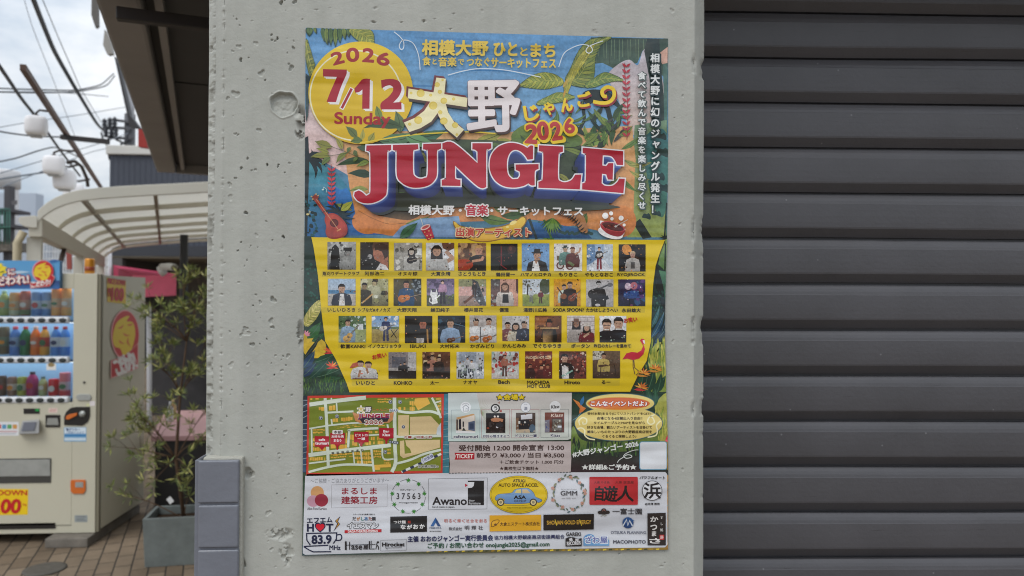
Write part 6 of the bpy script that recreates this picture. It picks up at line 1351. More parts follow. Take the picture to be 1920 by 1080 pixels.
A.poly([(614, 434), (1104, 426), (1102, 576), (614, 586)], (34, 28, 26)); A.text('SHONAN GOLD ENERGY', 646, 488, 1078, 528, (206, 160, 60), .6, -.8); A.line([(726, 480), (744, 540)], 6, (226, 196, 60)); A.line([(966, 480), (984, 540)], 6, (226, 196, 60))
A.text('協力相模大野銀座商店街振興組合', 136, 630, 820, 672, NAVY, .5, -.9)
A.text('GAREKI', 834, 604, 978, 642, (60, 58, 60), .7); A.poly([(828, 665), (860, 650), (905, 652), (950, 668), (985, 660), (985, 740), (828, 742)], (40, 38, 40)); A.text('RECORDS', 840, 690, 976, 728, (216, 214, 216), .9, -4); A.poly([(860, 668), (890, 656), (900, 684), (870, 690)], (206, 204, 206)); A.poly([(925, 664), (960, 674), (950, 690), (922, 684)], (206, 204, 206))
A.ell(1062, 672, 60, 50, (96, 150, 200), n=28); A.rect(1002, 676, 1250, 734, (112, 162, 208)); A.text('ざわ屋', 1020, 640, 1236, 712, (226, 232, 240), .8, dil=8); A.text('ざわ屋', 1020, 640, 1236, 712, (110, 116, 170), .5)
A.ell(1434, 512, 54, 54, (50, 96, 156), (36, 64, 110)); A.line([(1386, 540), (1420, 480), (1432, 540), (1450, 490), (1476, 540)], 12, (216, 222, 230)); A.line([(1470, 480), (1494, 490)], 6, (70, 120, 170)); A.text('OTSUKA PLANNING', 1268, 592, 1610, 620, (84, 90, 110), .1); A.text('MACOPHOTO', 1290, 680, 1606, 714, (60, 60, 72), .7)
A.poly([(1622, 420), (1800, 414), (1800, 730), (1624, 730)], (46, 40, 40))
for ch, y, x0, x1 in (('か', 450, 1650, 1728), ('つ', 530, 1650, 1716), ('ま', 590, 1664, 1708), ('さ', 660, 1640, 1756)): A.text(ch, x0, y, x1, y + 52, (232, 228, 224), .8)
A.vtext('すし処', 1760, 432, 610, 34, (216, 212, 208), .5); A.rect(1740, 628, 1784, 676, (190, 40, 44)); A.text('勝', 1746, 634, 1778, 670, (226, 190, 186), .3)
A.build('sponsor_strip', PAPER_MAT, poster)
# ================================================================== THE STREET BEHIND
STK = print_mat('sticker_print', 0.35, 0.4)
def sticker(fn, nrm, draw, name, parent, k=1.1, step=1.5e-4):
    a = Art(fn, nrm, step, k); draw(a); return a.build(name, STK, parent)

# ------------------------------------------------ vending machine
YM = 4.25
def M(px, py, d=0.0): return at(px, py, YM + d)
mz0, mz1 = M(185, 999).z, M(185, 513).z
mxr, mxl = M(186, 760).x, M(186, 760).x - 1.16
vend = empty('vending_machine', ((mxl + mxr) / 2, YM + .36, mz0))
tag(vend, 'cream drinks vending machine with a blue top sign and three rows of drinks', 'vending machine')
crm = mat('cream_enamel', lin(202, 197, 177), .38, .45, var=.02, vscale=3)
wl, wr = mxl + .03, M(137, 650).x                      # display window
wt, wb = M(100, 541).z, M(100, 755).z
MB().box(mxl, YM + .16, mz0 + .02, mxr + .004, YM + .72, mz1 - .01).box(wr + .012, YM + .035, mz0 + .02, mxr + .004, YM + .1595, mz1 - .01).box(mxl, YM + .035, mz0 + .02, wr + .0115, YM + .1595, wb - .012).box(mxl, YM + .035, wt + .012, wr + .0115, YM + .1595, mz1 - .01).box(mxl, YM + .035, wb - .0115, mxl + .008, YM + .1595, wt + .0115).build('cabinet', crm, vend)
dd = MB()
dd.box(wr, YM, mz0, mxr - .02, YM + .034, mz1).box(mxl, YM, wt, wr, YM + .034, mz1).box(mxl, YM, mz0 + .055, wr, YM + .034, wb).box(mxl, YM + .004, mz0, wr, YM + .034, mz0 + .05)
dd.build('door', crm, vend, .004)
MB().box(mxr - .019, YM + .006, mz0 + .004, mxr + .002, YM + .033, mz1 - .004).build('door_edge', mat('door_seal', lin(128, 122, 104), .6), vend, .003)
bk = MB().box(mxl + .01, YM + .14, wb - .01, wr + .01, YM + .15, wt + .01).box(wr - .006, YM + .036, wb, wr - .001, YM + .139, wt).build('display_back', mat('display_blue', lin(130, 170, 206), .5, .3, emit=.35), vend)
rows = ((600, 545, 596), (675, 610, 668), (750, 694, 744))
# button rails with seven visible buttons each
rail_m = mat('white_plastic', lin(214, 216, 220), .3, .5); btn_m = mat('dark_button', lin(56, 60, 60), .25, .5)
for (py, pt, pb) in rows:
    z = M(60, py).z; x1 = M(129, py).x
    r = MB().obox(((mxl + .04 + x1) / 2, YM + .012, z), ((x1 - mxl - .04) / 2, 0, 0), (0, .02, 0), (0, 0, .023)).build('button_rail', rail_m, vend, .018, 4)
    MB().box(mxl + .02, YM + .04, z - .018, wr - .008, YM + .138, z - .006).build('shelf', mat('shelf_blue', lin(96, 120, 150), .5), vend)
    for k in range(10):
        px = 117 - 19.6 * k - (3 if py > 700 else 0)
        q = M(px, py + .5, -.010)
        if q.x < mxl + .06: break
        MB().lathe([(.0245, -.0), (.0245, .002), (.02, .004)], (0, 0, 0), 18)
        b = MB(); n = 18
        ring = lambda rr, y, f: [(q.x + rr * math.cos(2 * math.pi * j / n), y, q.z + rr * f * math.sin(2 * math.pi * j / n)) for j in range(n)]
        vs = ring(.0255, YM - .0075, .66) + ring(.0245, YM - .0095, .66) + ring(.0165, YM - .0105, .66)
        fs = [(i * n + j, i * n + (j + 1) % n, (i + 1) * n + (j + 1) % n, (i + 1) * n + j) for i in range(2) for j in range(n)] + [tuple(range(2 * n, 3 * n))]
        b.add(vs, fs, True).build('button', btn_m, r)
# drinks on show behind the glass
def drink(px, w, pt, pb, body, cap=None, band=None, kind='bottle', lab=None, band2=None):
    c = M(px, (pt + pb) / 2, .075); zt, zb_ = M(px, pt, .075).z, M(px, pb, .075).z; h = zt - zb_; r = w / FPX * 5.2 / 2
    if kind == 'bottle': pr = [(r * .9, 0), (r, .02 * h), (r, .3 * h), (r * .93, .34 * h), (r, .38 * h), (r, .66 * h), (r * .8, .78 * h), (r * .45, .88 * h), (r * .40, .90 * h)]
    elif kind == 'carton': pr = [(r * .98, 0), (r, .01 * h), (r, .97 * h), (r * .96, .99 * h)]
    else: pr = [(r * .86, 0), (r, .05 * h), (r, .90 * h), (r * .86, .97 * h), (r * .84, .99 * h)]
    o = MB().lathe(pr, (c.x, c.y, zb_), 18).build('drink', mat('drink_%d_%d_%d' % body, lin(*body, 1.3), .3, .5), vend)
    if lab: o['label'] = lab
    if cap: MB().lathe([(r * .44, .895 * h), (r * .46, .9 * h), (r * .46, h * .995), (r * .42, h)], (c.x, c.y, zb_), 14).build('cap', mat('cap_%d_%d_%d' % cap, lin(*cap), .4), o)
    if band: 
        MB().lathe([(r * 1.012, .30 * h), (r * 1.015, .31 * h), (r * 1.015, .62 * h), (r * 1.012, .63 * h)], (c.x, c.y, zb_), 18).build('drink_band', mat('band_%d_%d_%d' % band, lin(*band), .4), o)
    if band2:
        MB().lathe([(r * 1.012, .04 * h), (r * 1.015, .05 * h), (r * 1.015, .24 * h), (r * 1.012, .25 * h)], (c.x, c.y, zb_), 18).build('drink_band', mat('band_%d_%d_%d' % band2, lin(*band2), .4), o)
_dr = drink
def drink(px, w, pt, pb, body, cap=None, band=None, kind='bottle', lab=None, band2=None):
    _dr(px, w, pt, pb, body, cap, band, kind, lab, band2); o = [x for x in COL.objects if x.name.startswith('drink') and x.parent is vend and x.type == 'MESH' and not x.name.startswith('drink_')][-1]
    q = random.Random(px * 31 + pt); c = M(px, pt + (pb - pt) * .56, .075); r = w / FPX * 5.2 / 2; hh = r * q.uniform(.45, .9); g = [(c.x + r * .62 * math.cos(6.283 * j / 14), c.y - r * 1.03, c.z + hh * math.sin(6.283 * j / 14) * .8) for j in range(14)]
    cc = q.choice(((226, 226, 222), (196, 50, 50), (236, 200, 80), (40, 60, 110), (60, 120, 80), (230, 150, 60)))
    MB().prism(g, (0, r * .1, 0)).build('printed_mark', mat('mark_%d_%d_%d' % cc, lin(*cc), .4), o)
drink(8, 17, 545, 592, (140, 160, 90), (150, 190, 160), (150, 190, 150)); drink(28, 18, 548, 592, (196, 150, 80), None, (206, 190, 150), 'can', band2=(190, 200, 170)); drink(48, 18, 545, 592, (170, 80, 60), None, (200, 140, 110), 'can', band2=(90, 120, 70))
drink(70, 18, 547, 592, (100, 140, 190), None, (190, 206, 220), 'carton', band2=(60, 130, 200)); drink(88, 17, 547, 592, (100, 140, 190), None, (190, 206, 220), 'carton', band2=(60, 130, 200)); drink(106, 17, 540, 592, (222, 150, 80), None, (226, 190, 150), 'carton', band2=(230, 170, 90)); drink(125, 17, 540, 592, (222, 150, 70), None, (226, 186, 150), 'carton', band2=(230, 170, 90))
drink(8, 18, 612, 664, (96, 90, 70), None, (110, 130, 110), 'can'); drink(29, 19, 612, 666, (70, 120, 190), (206, 80, 100), (150, 180, 220)); drink(48, 18, 612, 666, (20, 110, 70), (190, 50, 60), (30, 130, 80)); drink(67, 17, 612, 666, (214, 110, 40), (220, 190, 180), (226, 130, 90)); drink(84, 17, 612, 666, (210, 150, 60), (190, 60, 60), (200, 70, 66))
drink(105, 17, 612, 666, (70, 130, 200), (180, 60, 66), (226, 232, 238)); drink(122, 17, 612, 666, (70, 130, 200), (180, 60, 66), (226, 232, 238))
drink(5, 14, 704, 742, (80, 60, 50), None, (110, 80, 70), 'can'); drink(23, 16, 706, 742, (130, 100, 86), None, (216, 206, 200), 'can'); drink(42, 17, 706, 742, (150, 160, 60), None, (206, 216, 190), 'can'); drink(61, 20, 697, 742, (150, 30, 96), (60, 50, 60), (176, 50, 120)); drink(81, 15, 706, 742, (160, 170, 120), (100, 130, 120), (190, 180, 120)); drink(101, 18, 710, 742, (196, 30, 44), None, (206, 50, 60), 'can'); drink(122, 19, 698, 744, (206, 110, 116), None, (226, 190, 190), 'carton', band2=(206, 60, 70))
qd = random.Random(77); PAL = ((140, 160, 90), (196, 150, 80), (170, 80, 60), (100, 140, 190), (222, 150, 80), (70, 120, 190), (20, 110, 70), (214, 110, 40), (196, 30, 44))
for (pt, pb) in ((547, 592), (612, 666), (706, 742)):
    for px in (-14, -34, -54, -74, -94): drink(px, 17, pt, pb, qd.choice(PAL), (190, 50, 60), (226, 232, 238), qd.choice(('bottle', 'can')) if pt > 600 else 'can')
glow = bpy.data.materials.new('display_light'); glow.use_nodes = True; lb_ = glow.node_tree.nodes['Principled BSDF']; lb_.inputs['Emission Color'].default_value = (1, .98, .95, 1); lb_.inputs['Emission Strength'].default_value = 2.2
for z_ in [wt + .011] + [M(60, r_[0]).z - .0185 for r_ in rows[:2]]: MB().box(mxl + .03, YM + .045, z_ - .003, wr - .012, YM + .125, z_).build('display_light', glow, vend)
# glass
gm = bpy.data.materials.new('window_glass'); gm.use_nodes = True; t = gm.node_tree; t.nodes.clear()
o_ = N(t, 'ShaderNodeOutputMaterial'); ms = N(t, 'ShaderNodeMixShader'); tr_ = N(t, 'ShaderNodeBsdfTransparent'); gl = N(t, 'ShaderNodeBsdfGlossy', i_Roughness=.05); fr = N(t, 'ShaderNodeFresnel', i_IOR=1.45)
tr_.inputs[0].default_value = (.93, .96, .97, 1)
L(t, fr, 0, ms, 0); L(t, tr_, 0, ms, 1); L(t, gl, 0, ms, 2); L(t, ms, 0, o_, 0)
MB().box(mxl + .01, YM + .0315, wb + .001, wr - .001, YM + .0335, wt - .001).build('display_glass', gm, vend)
# painted signs on the front
def art_header(a):
    a.view(0, 0, 1)
    a.rect(-110, 489, 112, 542, (90, 156, 206), (110, 160, 200))
    for k in range(22):
        q = random.Random(k); x = q.uniform(-100, 100); y = q.uniform(490, 540); a.leaf(x, y, min(x + q.uniform(20, 60), 112), y + q.uniform(-3, 3), q.uniform(2, 6), q.choice([(60, 110, 170), (150, 190, 220), (186, 210, 226), (50, 80, 130)]))
    a.poly([(-110, 530), (0, 524), (60, 532), (112, 526), (112, 542), (-110, 542)], (46, 62, 110), (60, 110, 170))
    for k in range(14):
        an = k * 360 / 14; r_ = 16 if k % 2 else 11; 
    a.poly([(-4 + (19 if k % 2 else 14) * math.cos(R(k * 22.5)), 506 + (14 if k % 2 else 10) * math.sin(R(k * 22.5))) for k in range(16)], (236, 214, 60)); a.text('冬', -14, 497, 6, 515, (236, 214, 60), .9, dil=2); a.line([(-10, 512), (9, 509)], 1.6, (60, 70, 60))
    for t_, x0, y0, x1, y1 in (('に', 16, 504, 29, 516), ('こだわれ!', -26, 518, 56, 535)): a.text(t_, x0, y0, x1, y1, (176, 60, 60), 1, -5, dil=2.2); a.text(t_, x0, y0, x1, y1, (240, 232, 226), 1, -5)
    emblem(a, 83, 509, 19, 19, 59, 533, 101, 521)
def emblem(a, cx, cy, rx, ry, bx0, by0, bx1, by1, skew=0):
    # round red badge with a yellow flame curl, and its slanted red name plate
    a.ell(cx - 1, cy, rx * 1.06, ry * 1.1, (226, 160, 160)); a.ell(cx, cy, rx, ry * 1.04, (196, 40, 46))
    P_ = lambda u, v: (cx + rx * u, cy + ry * v)
    a.poly([P_(-.95, .1), P_(-.7, -.5), P_(-.1, -.78), P_(.3, -.82), P_(.1, -.6), P_(.55, -.55), P_(.74, -.1), P_(.6, .4), P_(.3, .8), P_(-.1, .96), P_(-.4, .6), P_(-.8, .5)], (228, 196, 50), smooth=True)
    for u, v, l, an in ((-.6, -.3, .5, -20), (-.2, -.1, .6, 10), (-.5, .2, .5, 20), (.2, .1, .5, 60), (.1, -.45, .5, -10)): a.leaf(cx + rx * u, cy + ry * v, cx + rx * (u + l * math.cos(R(an))), cy + ry * (v + l * math.sin(R(an))), rx * .16, (214, 120, 50), None, .2)
def nameplate(a, pts, tbox, ang, skew):
    a.poly([(x * 1.0, y) for x, y in pts], (226, 170, 166)); cx = sum(p[0] for p in pts) / len(pts); cy = sum(p[1] for p in pts) / len(pts)
    a.poly([(cx + (x - cx) * .94, cy + (y - cy) * .92) for x, y in pts], (190, 34, 44)); a.text('こだわり!', *tbox, (240, 234, 230), 1.2, ang, skew=skew)
def hd(a): art_header(a); nameplate(a, [(58, 531), (95, 523), (99, 514), (105, 520), (99, 532), (95, 537), (59, 541)], (61, 526, 97, 537), -9, .3)
hz0, hz1 = M(50, 541).z, M(50, 489).z
MB().box(mxl - .0, YM - .035, hz0, M(112, 510, -.04).x, YM - .001, hz1).build('top_sign', mat('sign_box', lin(90, 130, 170), .5), vend, .003)
sticker(lambda px, py: at(px, py, YM - .0365), (0, -1, 0), hd, 'top_sign_print', vend)
def price(a):
    a.view(0, 0, 1); a.poly([(-62, 916), (53, 917), (52, 965), (-62, 967)], (236, 198, 30)); a.text('PRICE DOWN', -52, 919, 51, 929, (196, 40, 34), .8); a.text('¥100', -40, 934, 40, 963, (196, 36, 40), 1.0, skew=.12); a.text('〜', 43, 944, 50, 948, (196, 36, 40), .3)
sticker(lambda px, py: at(px, py, YM - .0005), (0, -1, 0), price, 'price_sticker', vend)
def st1(a): a.view(0, 0, 1); a.rect(120, 801, 162, 828, (120, 166, 200)); a.rect(121, 802, 161, 813, (214, 226, 236)); a.rect(121, 815, 161, 818, (50, 120, 180)); a.rect(121, 821, 161, 826, (206, 220, 230)); a.text('電子マネー', 124, 803, 150, 808, (60, 90, 140), .3); a.text('ご利用できます', 124, 809, 158, 813, (60, 110, 160))
def st2(a): a.view(0, 0, 1); a.rect(-30, 791, 35, 817, (222, 222, 224)); [a.rrect(-6 + k * 10, 796, 2 + k * 10, 804, 1, c) for k, c in enumerate(((190, 80, 70), (90, 150, 190), (90, 160, 100), (206, 150, 80)))]; a.line([(-6, 809), (32, 809)], 1.4, (190, 110, 110)); a.line([(-6, 813), (30, 813)], 1, (150, 150, 160))
def st3(a): a.view(0, 0, 1); a.rect(91, 765, 108, 774, (222, 200, 190)); a.line([(93, 768), (106, 768)], 1, (190, 120, 110)); a.line([(93, 771), (104, 771)], 1, (190, 120, 110))
def st4(a): a.view(0, 0, 1); a.rect(168, 752, 178, 761, (222, 214, 214)); a.rect(162, 757, 168.1, 762, (206, 206, 160))
def st5(a): a.view(0, 0, 1); a.rect(140, 966, 164, 979, (150, 156, 156)); a.line([(143, 969), (161, 969)], 1, (90, 90, 90)); a.line([(143, 973), (158, 973)], 1, (90, 90, 90)); a.line([(143, 976), (161, 976)], .8, (90, 90, 90))
for f_ in (st1, st2, st3, st4, st5): sticker(lambda px, py: at(px, py, YM - .0005), (0, -1, 0), f_, 'notice_sticker', vend)
def card(a): a.view(0, 0, 1); a.rect(87, 682, 105, 694, (226, 222, 216)); a.ell(96, 684, 6, 4, (150, 130, 90))
sticker(lambda px, py: at(px, py, YM - .012), (0, -1, 0), card, 'row_card', vend)
blk = mat('black_plastic', lin(38, 35, 34), .3, .5); stl = mat('brushed_steel', lin(176, 178, 174), .4, .5, metal=.35, var=.12, vscale=12); org = mat('orange_plastic', lin(214, 110, 40), .4, .5)
def plate(name, pts, d, m, depth=.006, parent=vend, bev=.001): return MB().prism([M(x, y, -d) for x, y in pts], (0, depth, 0)).build(name, m, parent, bev)
cp = plate('coin_panel', [(120, 797), (120, 781), (124, 772), (132, 765), (142, 763), (168, 763), (168, 781), (164, 791), (154, 798)], .006, blk, .012)
plate('return_lever', [(123, 786), (124, 780), (130, 777), (144, 774), (144, 779), (134, 784), (128, 787)], .016, org, .010, cp, .002)
q = M(155, 776, -.007); MB().tube([(q.x, q.y + .004, q.z), (q.x, q.y - .008, q.z)], .021, 16).build('coin_slot', stl, cp)
bs = plate('note_slot', [(85, 778), (112, 778), (112, 801), (85, 801)], .006, blk, .012); plate('note_mouth', [(89, 784), (108, 784), (110, 797), (87, 797)], .008, mat('grey_plastic', lin(150, 150, 144), .4), .004, bs)
ds = plate('price_display', [(44, 766), (74, 766), (74, 776), (44, 776)], .003, blk, .008); plate('lit_digits', [(66, 767), (73.5, 767), (73.5, 770.5), (66, 770.5)], .0042, mat('green_led', lin(30, 130, 60), .4, emit=.5), .002, ds, 0)
cr_ = MB().hexa([M(36, 813, -.002), M(70, 812, -.002), M(73, 813, -.05), M(35, 814, -.05)], [M(42, 789, -.002), M(73, 786, -.002), M(74, 790, -.035), M(42, 790, -.035)]).build('card_reader', mat('reader_grey', lin(158, 158, 158), .4), vend, .004); MB().hexa([M(40, 808, -.0505), M(64, 807, -.0505), M(64, 807, -.052), M(40, 808, -.052)], [M(45, 792, -.0385), M(68, 791, -.0385), M(68, 791, -.04), M(45, 792, -.04)]).build('reader_pad', mat('reader_pad', lin(104, 106, 116), .3), cr_)
hl = plate('lock_handle', [(142, 745), (144, 740), (150, 739), (166, 739), (170, 742), (171, 746), (168, 751), (146, 751)], .008, stl, .010, vend, .003); q = M(158, 717, -.001); MB().tube([(q.x, q.y + .004, q.z), (q.x, q.y - .004, q.z)], .008, 12).build('keyhole', blk, vend)
pf = MB().box(mxl + .05, YM - .004, M(0, 906).z, M(96, 880).x, YM + .002, M(0, 860).z).build('pickup_recess', mat('recess_dark', lin(70, 68, 64), .5), vend); MB().hexa([(mxl + .06, YM - .006, M(0, 893).z), (M(95, 880).x, YM - .006, M(0, 893).z), (M(95, 880).x, YM + .001, M(0, 893).z), (mxl + .06, YM + .001, M(0, 893).z)], [(mxl + .06, YM - .012, M(0, 862).z), (M(95, 880).x, YM - .012, M(0, 862).z), (M(95, 880).x, YM + .0, M(0, 862).z), (mxl + .06, YM + .0, M(0, 862).z)]).build('pickup_flap', stl, pf, .001)
crn = plate('coin_return', [(132, 902), (134, 900), (158, 900), (160, 902), (160, 920), (156, 926), (137, 926), (132, 921)], .008, org, .012, vend, .002); plate('return_cup', [(141, 904), (156, 904), (156, 914), (141, 914)], .010, stl, .004, crn); MB().box(mxl + .02, YM + .0, M(50, 992).z, M(104, 985).x, YM + .003, M(50, 981).z).build('kick_recess', blk, vend)
# side stickers
XS = mxr + .0055
def side(a):
    a.view(0, 0, 1); a.poly([(200, 520), (236, 528), (236, 570), (201, 566)], (222, 186, 40)); a.text('PRICE DOWN', 201, 523, 235, 534, (190, 40, 34), .8, 8); a.text('100', 208, 539, 232, 565, (190, 36, 40), .8, 3); a.text('円', 201, 540, 207, 556, (190, 36, 40), .8)
    emblem(a, 234, 628, 25, 43, 0, 0, 0, 0); nameplate(a, [(206, 676), (230, 668), (246, 655), (258, 642), (258, 690), (240, 698), (206, 710)], (211, 664, 255, 700), -24, .1)
sticker(lambda px, py: atx(px, py, XS), (1, 0, 0), side, 'side_stickers', vend)
# concrete feet and the can left on top
bm_ = mat('concrete_block', lin(122, 116, 108), .85, .2, var=.2, vscale=14, bump=.6, bscale=60, bdist=.004)
for x0, x1, lb in ((M(96, 1000).x + .01, mxr - .02, 'weathered concrete block under the vending machine corner beside the planter'), (mxl + .05, mxl + .32, 'weathered concrete block under the far end of the vending machine')):
    b = MB().box(x0, YM - .10, 0.0, x1, YM + .72, mz0 - .004).build('concrete_block', bm_, None, .008); tag(b, lb, 'block', 'concrete blocks under the vending machine')
c0 = M(168, 513, .12); r_ = .033
cn = MB().lathe([(r_ * .86, 0), (r_, .006), (r_, .107), (r_ * .88, .116), (r_ * .8, .117), (r_ * .78, .112)], (c0.x, c0.y, mz1 - .009), 20).build('drink_can', mat('can_orange', lin(206, 136, 40), .3, .5, metal=.3)); tag(cn, 'orange drink can standing on top of the cream vending machine', 'can')
MB().lathe([(r_ * 1.01, .03), (r_ * 1.01, .06)], (c0.x, c0.y, mz1 - .009), 20).build('can_band', mat('can_red', lin(150, 70, 40), .3), cn)
dc = atz(84, 1068, 0.0); o = MB().lathe([(.12, .0005), (.12, .006), (.1, .008), (.02, .0075)], (dc.x, dc.y, 0), 24).build('drain_cover', mat('cast_iron', lin(84, 80, 74), .6, .4, var=.2, vscale=30)); tag(o, 'round grey drain cover set in the tan paving', 'drain cover')

# ------------------------------------------------ planter with a narrow-leaved shrub
Zp = 4.75
pA, pB = atz(266, 1066, 0.0), atz(366, 1060, 0.0)
ux = Vector((pB - pA)); ux.z = 0; ux = ux.normalized(); uy = Vector((-ux.y, ux.x, 0)); pw, pd, ph = .42, .30, deep(275, 974, (pA - CAM).dot(FWD)).z
pl = empty('planter', pA + ux * pw / 2 + uy * pd / 2); tag(pl, 'square slate grey planter standing on the paving beside the vending machine', 'planter')
sm_ = mat('slate', lin(112, 118, 116), .7, .3, var=.15, vscale=10, bump=.6, bscale=24, bdist=.006)
def pq(i, z, f=0): return [pA + ux * (i - f) + uy * (i - f) + Vector((0, 0, z)), pA + ux * (pw - i + f) + uy * (i - f) + Vector((0, 0, z)), pA + ux * (pw - i + f) + uy * (pd - i + f) + Vector((0, 0, z)), pA + ux * (i - f) + uy * (pd - i + f) + Vector((0, 0, z))]
o_, i_ = pq(.012, 0.0), pq(.0, ph); it, ib = pq(.022, ph), pq(.024, ph - .06)
vs = o_ + i_ + it + ib; fs = [(3, 2, 1, 0)] + [(k * 4 + j, k * 4 + (j + 1) % 4, k * 4 + 4 + (j + 1) % 4, k * 4 + 4 + j) for k in range(3) for j in range(4)]
MB().add(vs, fs).build('planter_box', sm_, pl, .004); MB().hexa(pq(.025, ph - .07), pq(.025, ph - .05)).build('soil', mat('soil', lin(60, 48, 38), .95, .1, var=.3, vscale=40), pl)
base = pA + ux * .21 + uy * .15 + Vector((0, 0, ph - .055))
shrub = empty('shrub', base); tag(shrub, 'narrow-leaved olive green shrub growing in the slate planter', 'shrub')
Zs = (base - CAM).dot(FWD)
bark = mat('bark', lin(96, 76, 60), .8, .2, var=.2, vscale=40)
rs = random.Random(21); wood = MB(); LV = [(MB(), mat('leaf_%d' % k, lin(*c), .5, .35)) for k, c in enumerate(((122, 132, 72), (152, 156, 88), (102, 116, 68), (186, 182, 112)))]
def leafy(p, d, n, l):
    for k in range(n):
        t_ = rs.uniform(0, 1) ** .7; q = p + d * (t_ - 1) * .16; ax = Vector((rs.gauss(0, 1), rs.gauss(0, 1), rs.gauss(.25, .8))).normalized(); ax = (ax + d.normalized() * .8).normalized()
        ll = l * rs.uniform(.6, 1.15); w = ll * rs.uniform(.06, .09); s_ = ax.orthogonal(); s_.rotate(Matrix.Rotation(rs.uniform(0, 6.28), 3, ax)); s_ = s_.normalized() * w; nn = ax.cross(s_).normalized() * ll * .08
        mid = q + ax * ll * .5 - nn; mb = LV[rs.choices((0, 1, 2, 3), (4, 3, 3, 1.5))[0]][0]
        mb.add([q, mid - s_ * .9, q + ax * ll - nn * 2.5, mid + s_ * .9], [(0, 1, 2), (0, 2, 3)])
def branch(p0, p1, r0, twigs, n=14, ll=.062, sag=.04, spread=.15):
    twigs = int(twigs * 1.35); n = int(n * 1.45)
    m = (p0 + p1) / 2 + Vector((rs.uniform(-.03, .03), rs.uniform(-.03, .03), sag)); pts = [p0 * (1 - t_) ** 2 + m * 2 * t_ * (1 - t_) + p1 * t_ * t_ for t_ in (0, .2, .4, .6, .8, 1)]
    wood.tube(pts, [r0 * (1 - .75 * t_) for t_ in (0, .2, .4, .6, .8, 1)], 6)
    leafy(p1, p1 - pts[-2], n, ll)
    for k in range(twigs):
        t_ = rs.uniform(.35, .98); i = min(int(t_ * 5), 4); s0 = pts[i].lerp(pts[i + 1], t_ * 5 - i); dr = (p1 - p0).normalized() + Vector((rs.gauss(0, .6), rs.gauss(0, .6), rs.gauss(.25, .5))); e = s0 + dr.normalized() * spread * rs.uniform(.5, 1.1)
        wood.tube([s0, (s0 + e) / 2 + Vector((0, 0, .008)), e], [r0 * .35, r0 * .25, r0 * .12], 5); leafy(e, e - s0, n, ll)
D_ = lambda px, py, dz=0: deep(px, py, Zs + dz)
t0 = base; t1 = D_(330, 860, .0); t2 = D_(338, 740, .05); t3 = D_(350, 640, .02)
wood.tube([t0, t1, t2, t3], [.013, .011, .008, .005], 7)
for a_, b_, r_, tw, n_ in ((t1, D_(268, 806, -.05), .006, 5, 15), (t1, D_(205, 838, -.1), .006, 4, 15), (t1, D_(252, 770, -.08), .006, 6, 15), (t2, D_(300, 690, -.1), .006, 6, 14), (t2, D_(372, 700, -.1), .006, 6, 14), (t3, D_(300, 600, -.1), .005, 6, 14), (t3, D_(345, 530, .0), .005, 6, 14), (t3, D_(380, 545, .1), .005, 6, 14),
                           (t3, D_(360, 600, -.1), .005, 6, 14), (t2, D_(300, 640, .1), .005, 6, 14), (t2, D_(390, 640, .1), .005, 5, 14), (t1, D_(290, 860, -.15), .005, 4, 10), (t1, D_(372, 830, -.1), .005, 5, 11), (t1, D_(350, 880, -.16), .004, 4, 10), (t1, D_(290, 900, -.1), .004, 4, 8), (t0, D_(230, 925, -.05), .005, 3, 10), (t0, D_(355, 930, -.05), .004, 4, 9), (t1, D_(385, 770, .1), .005, 5, 13), (t2, D_(320, 770, -.2), .005, 5, 12), (t3, D_(262, 560, .2), .004, 3, 15), (t3, D_(240, 575, .0), .004, 2, 15), (t1, D_(240, 740, .0), .004, 4, 13)):
    branch(a_, b_, r_, tw, n_)
wood.build('trunk', bark, shrub)
for k, (mb, m_) in enumerate(LV): mb.build('foliage', m_, shrub)
tg = D_(319, 938, -.1); o = MB().obox(tg, (.012, 0, .01), (0, .001, 0), (-.012, 0, .016)).build('plant_tag', mat('white_tag', lin(220, 220, 220), .5), shrub)

# ------------------------------------------------ carport roof behind the machine
G0, G1 = deep(72, 413, 6.5), None
zc = G0.z
G1 = atz(194, 484, zc); gu = (G1 - G0); gl_ = gu.length; gu = gu.normalized(); gv = Vector((gu.y, -gu.x, 0))
car = empty('carport', (G0.x, G0.y, 0)); tag(car, 'cream aluminium carport with a curved translucent roof behind the vending machine', 'carport')
alu = mat('cream_aluminium', lin(212, 208, 196), .45, .45); ald = mat('shaded_aluminium', lin(206, 200, 184), .45, .4)  # ribs and gutter take a darker copy, shade put into its colour
pan_m = bpy.data.materials.new('polycarbonate'); pan_m.use_nodes = True; t = pan_m.node_tree; t.nodes.clear(); oo = N(t, 'ShaderNodeOutputMaterial'); d1 = N(t, 'ShaderNodeBsdfDiffuse'); d2 = N(t, 'ShaderNodeBsdfTranslucent'); ms = N(t, 'ShaderNodeMixShader', i_0=.62); d1.inputs[0].default_value = lin(226, 224, 218); d2.inputs[0].default_value = lin(238, 236, 230); L(t, d1, 0, ms, 1); L(t, d2, 0, ms, 2); L(t, ms, 0, oo, 0)
near = [onplane(px, py, G0, gu) for px, py in ((71, 408), (78, 400), (90, 390), (105, 381), (125, 373), (150, 367), (185, 363), (225, 360), (280, 357), (340, 354), (392, 351))]
prof = [((p - G0).dot(gv), p.z - zc) for p in near]
last, prev = prof[-1], prof[-3]
for k in range(1, 4): prof.append((last[0] + k * .9, last[1] + (last[1] - prev[1]) / (last[0] - prev[0]) * .9 * k * .8))
def arch(s, dz=0.0): return [G0 + gu * s + gv * a_ + Vector((0, 0, b_ + dz)) for a_, b_ in prof]
A0, A1 = arch(0, .02), arch(gl_, .02); n = len(prof)
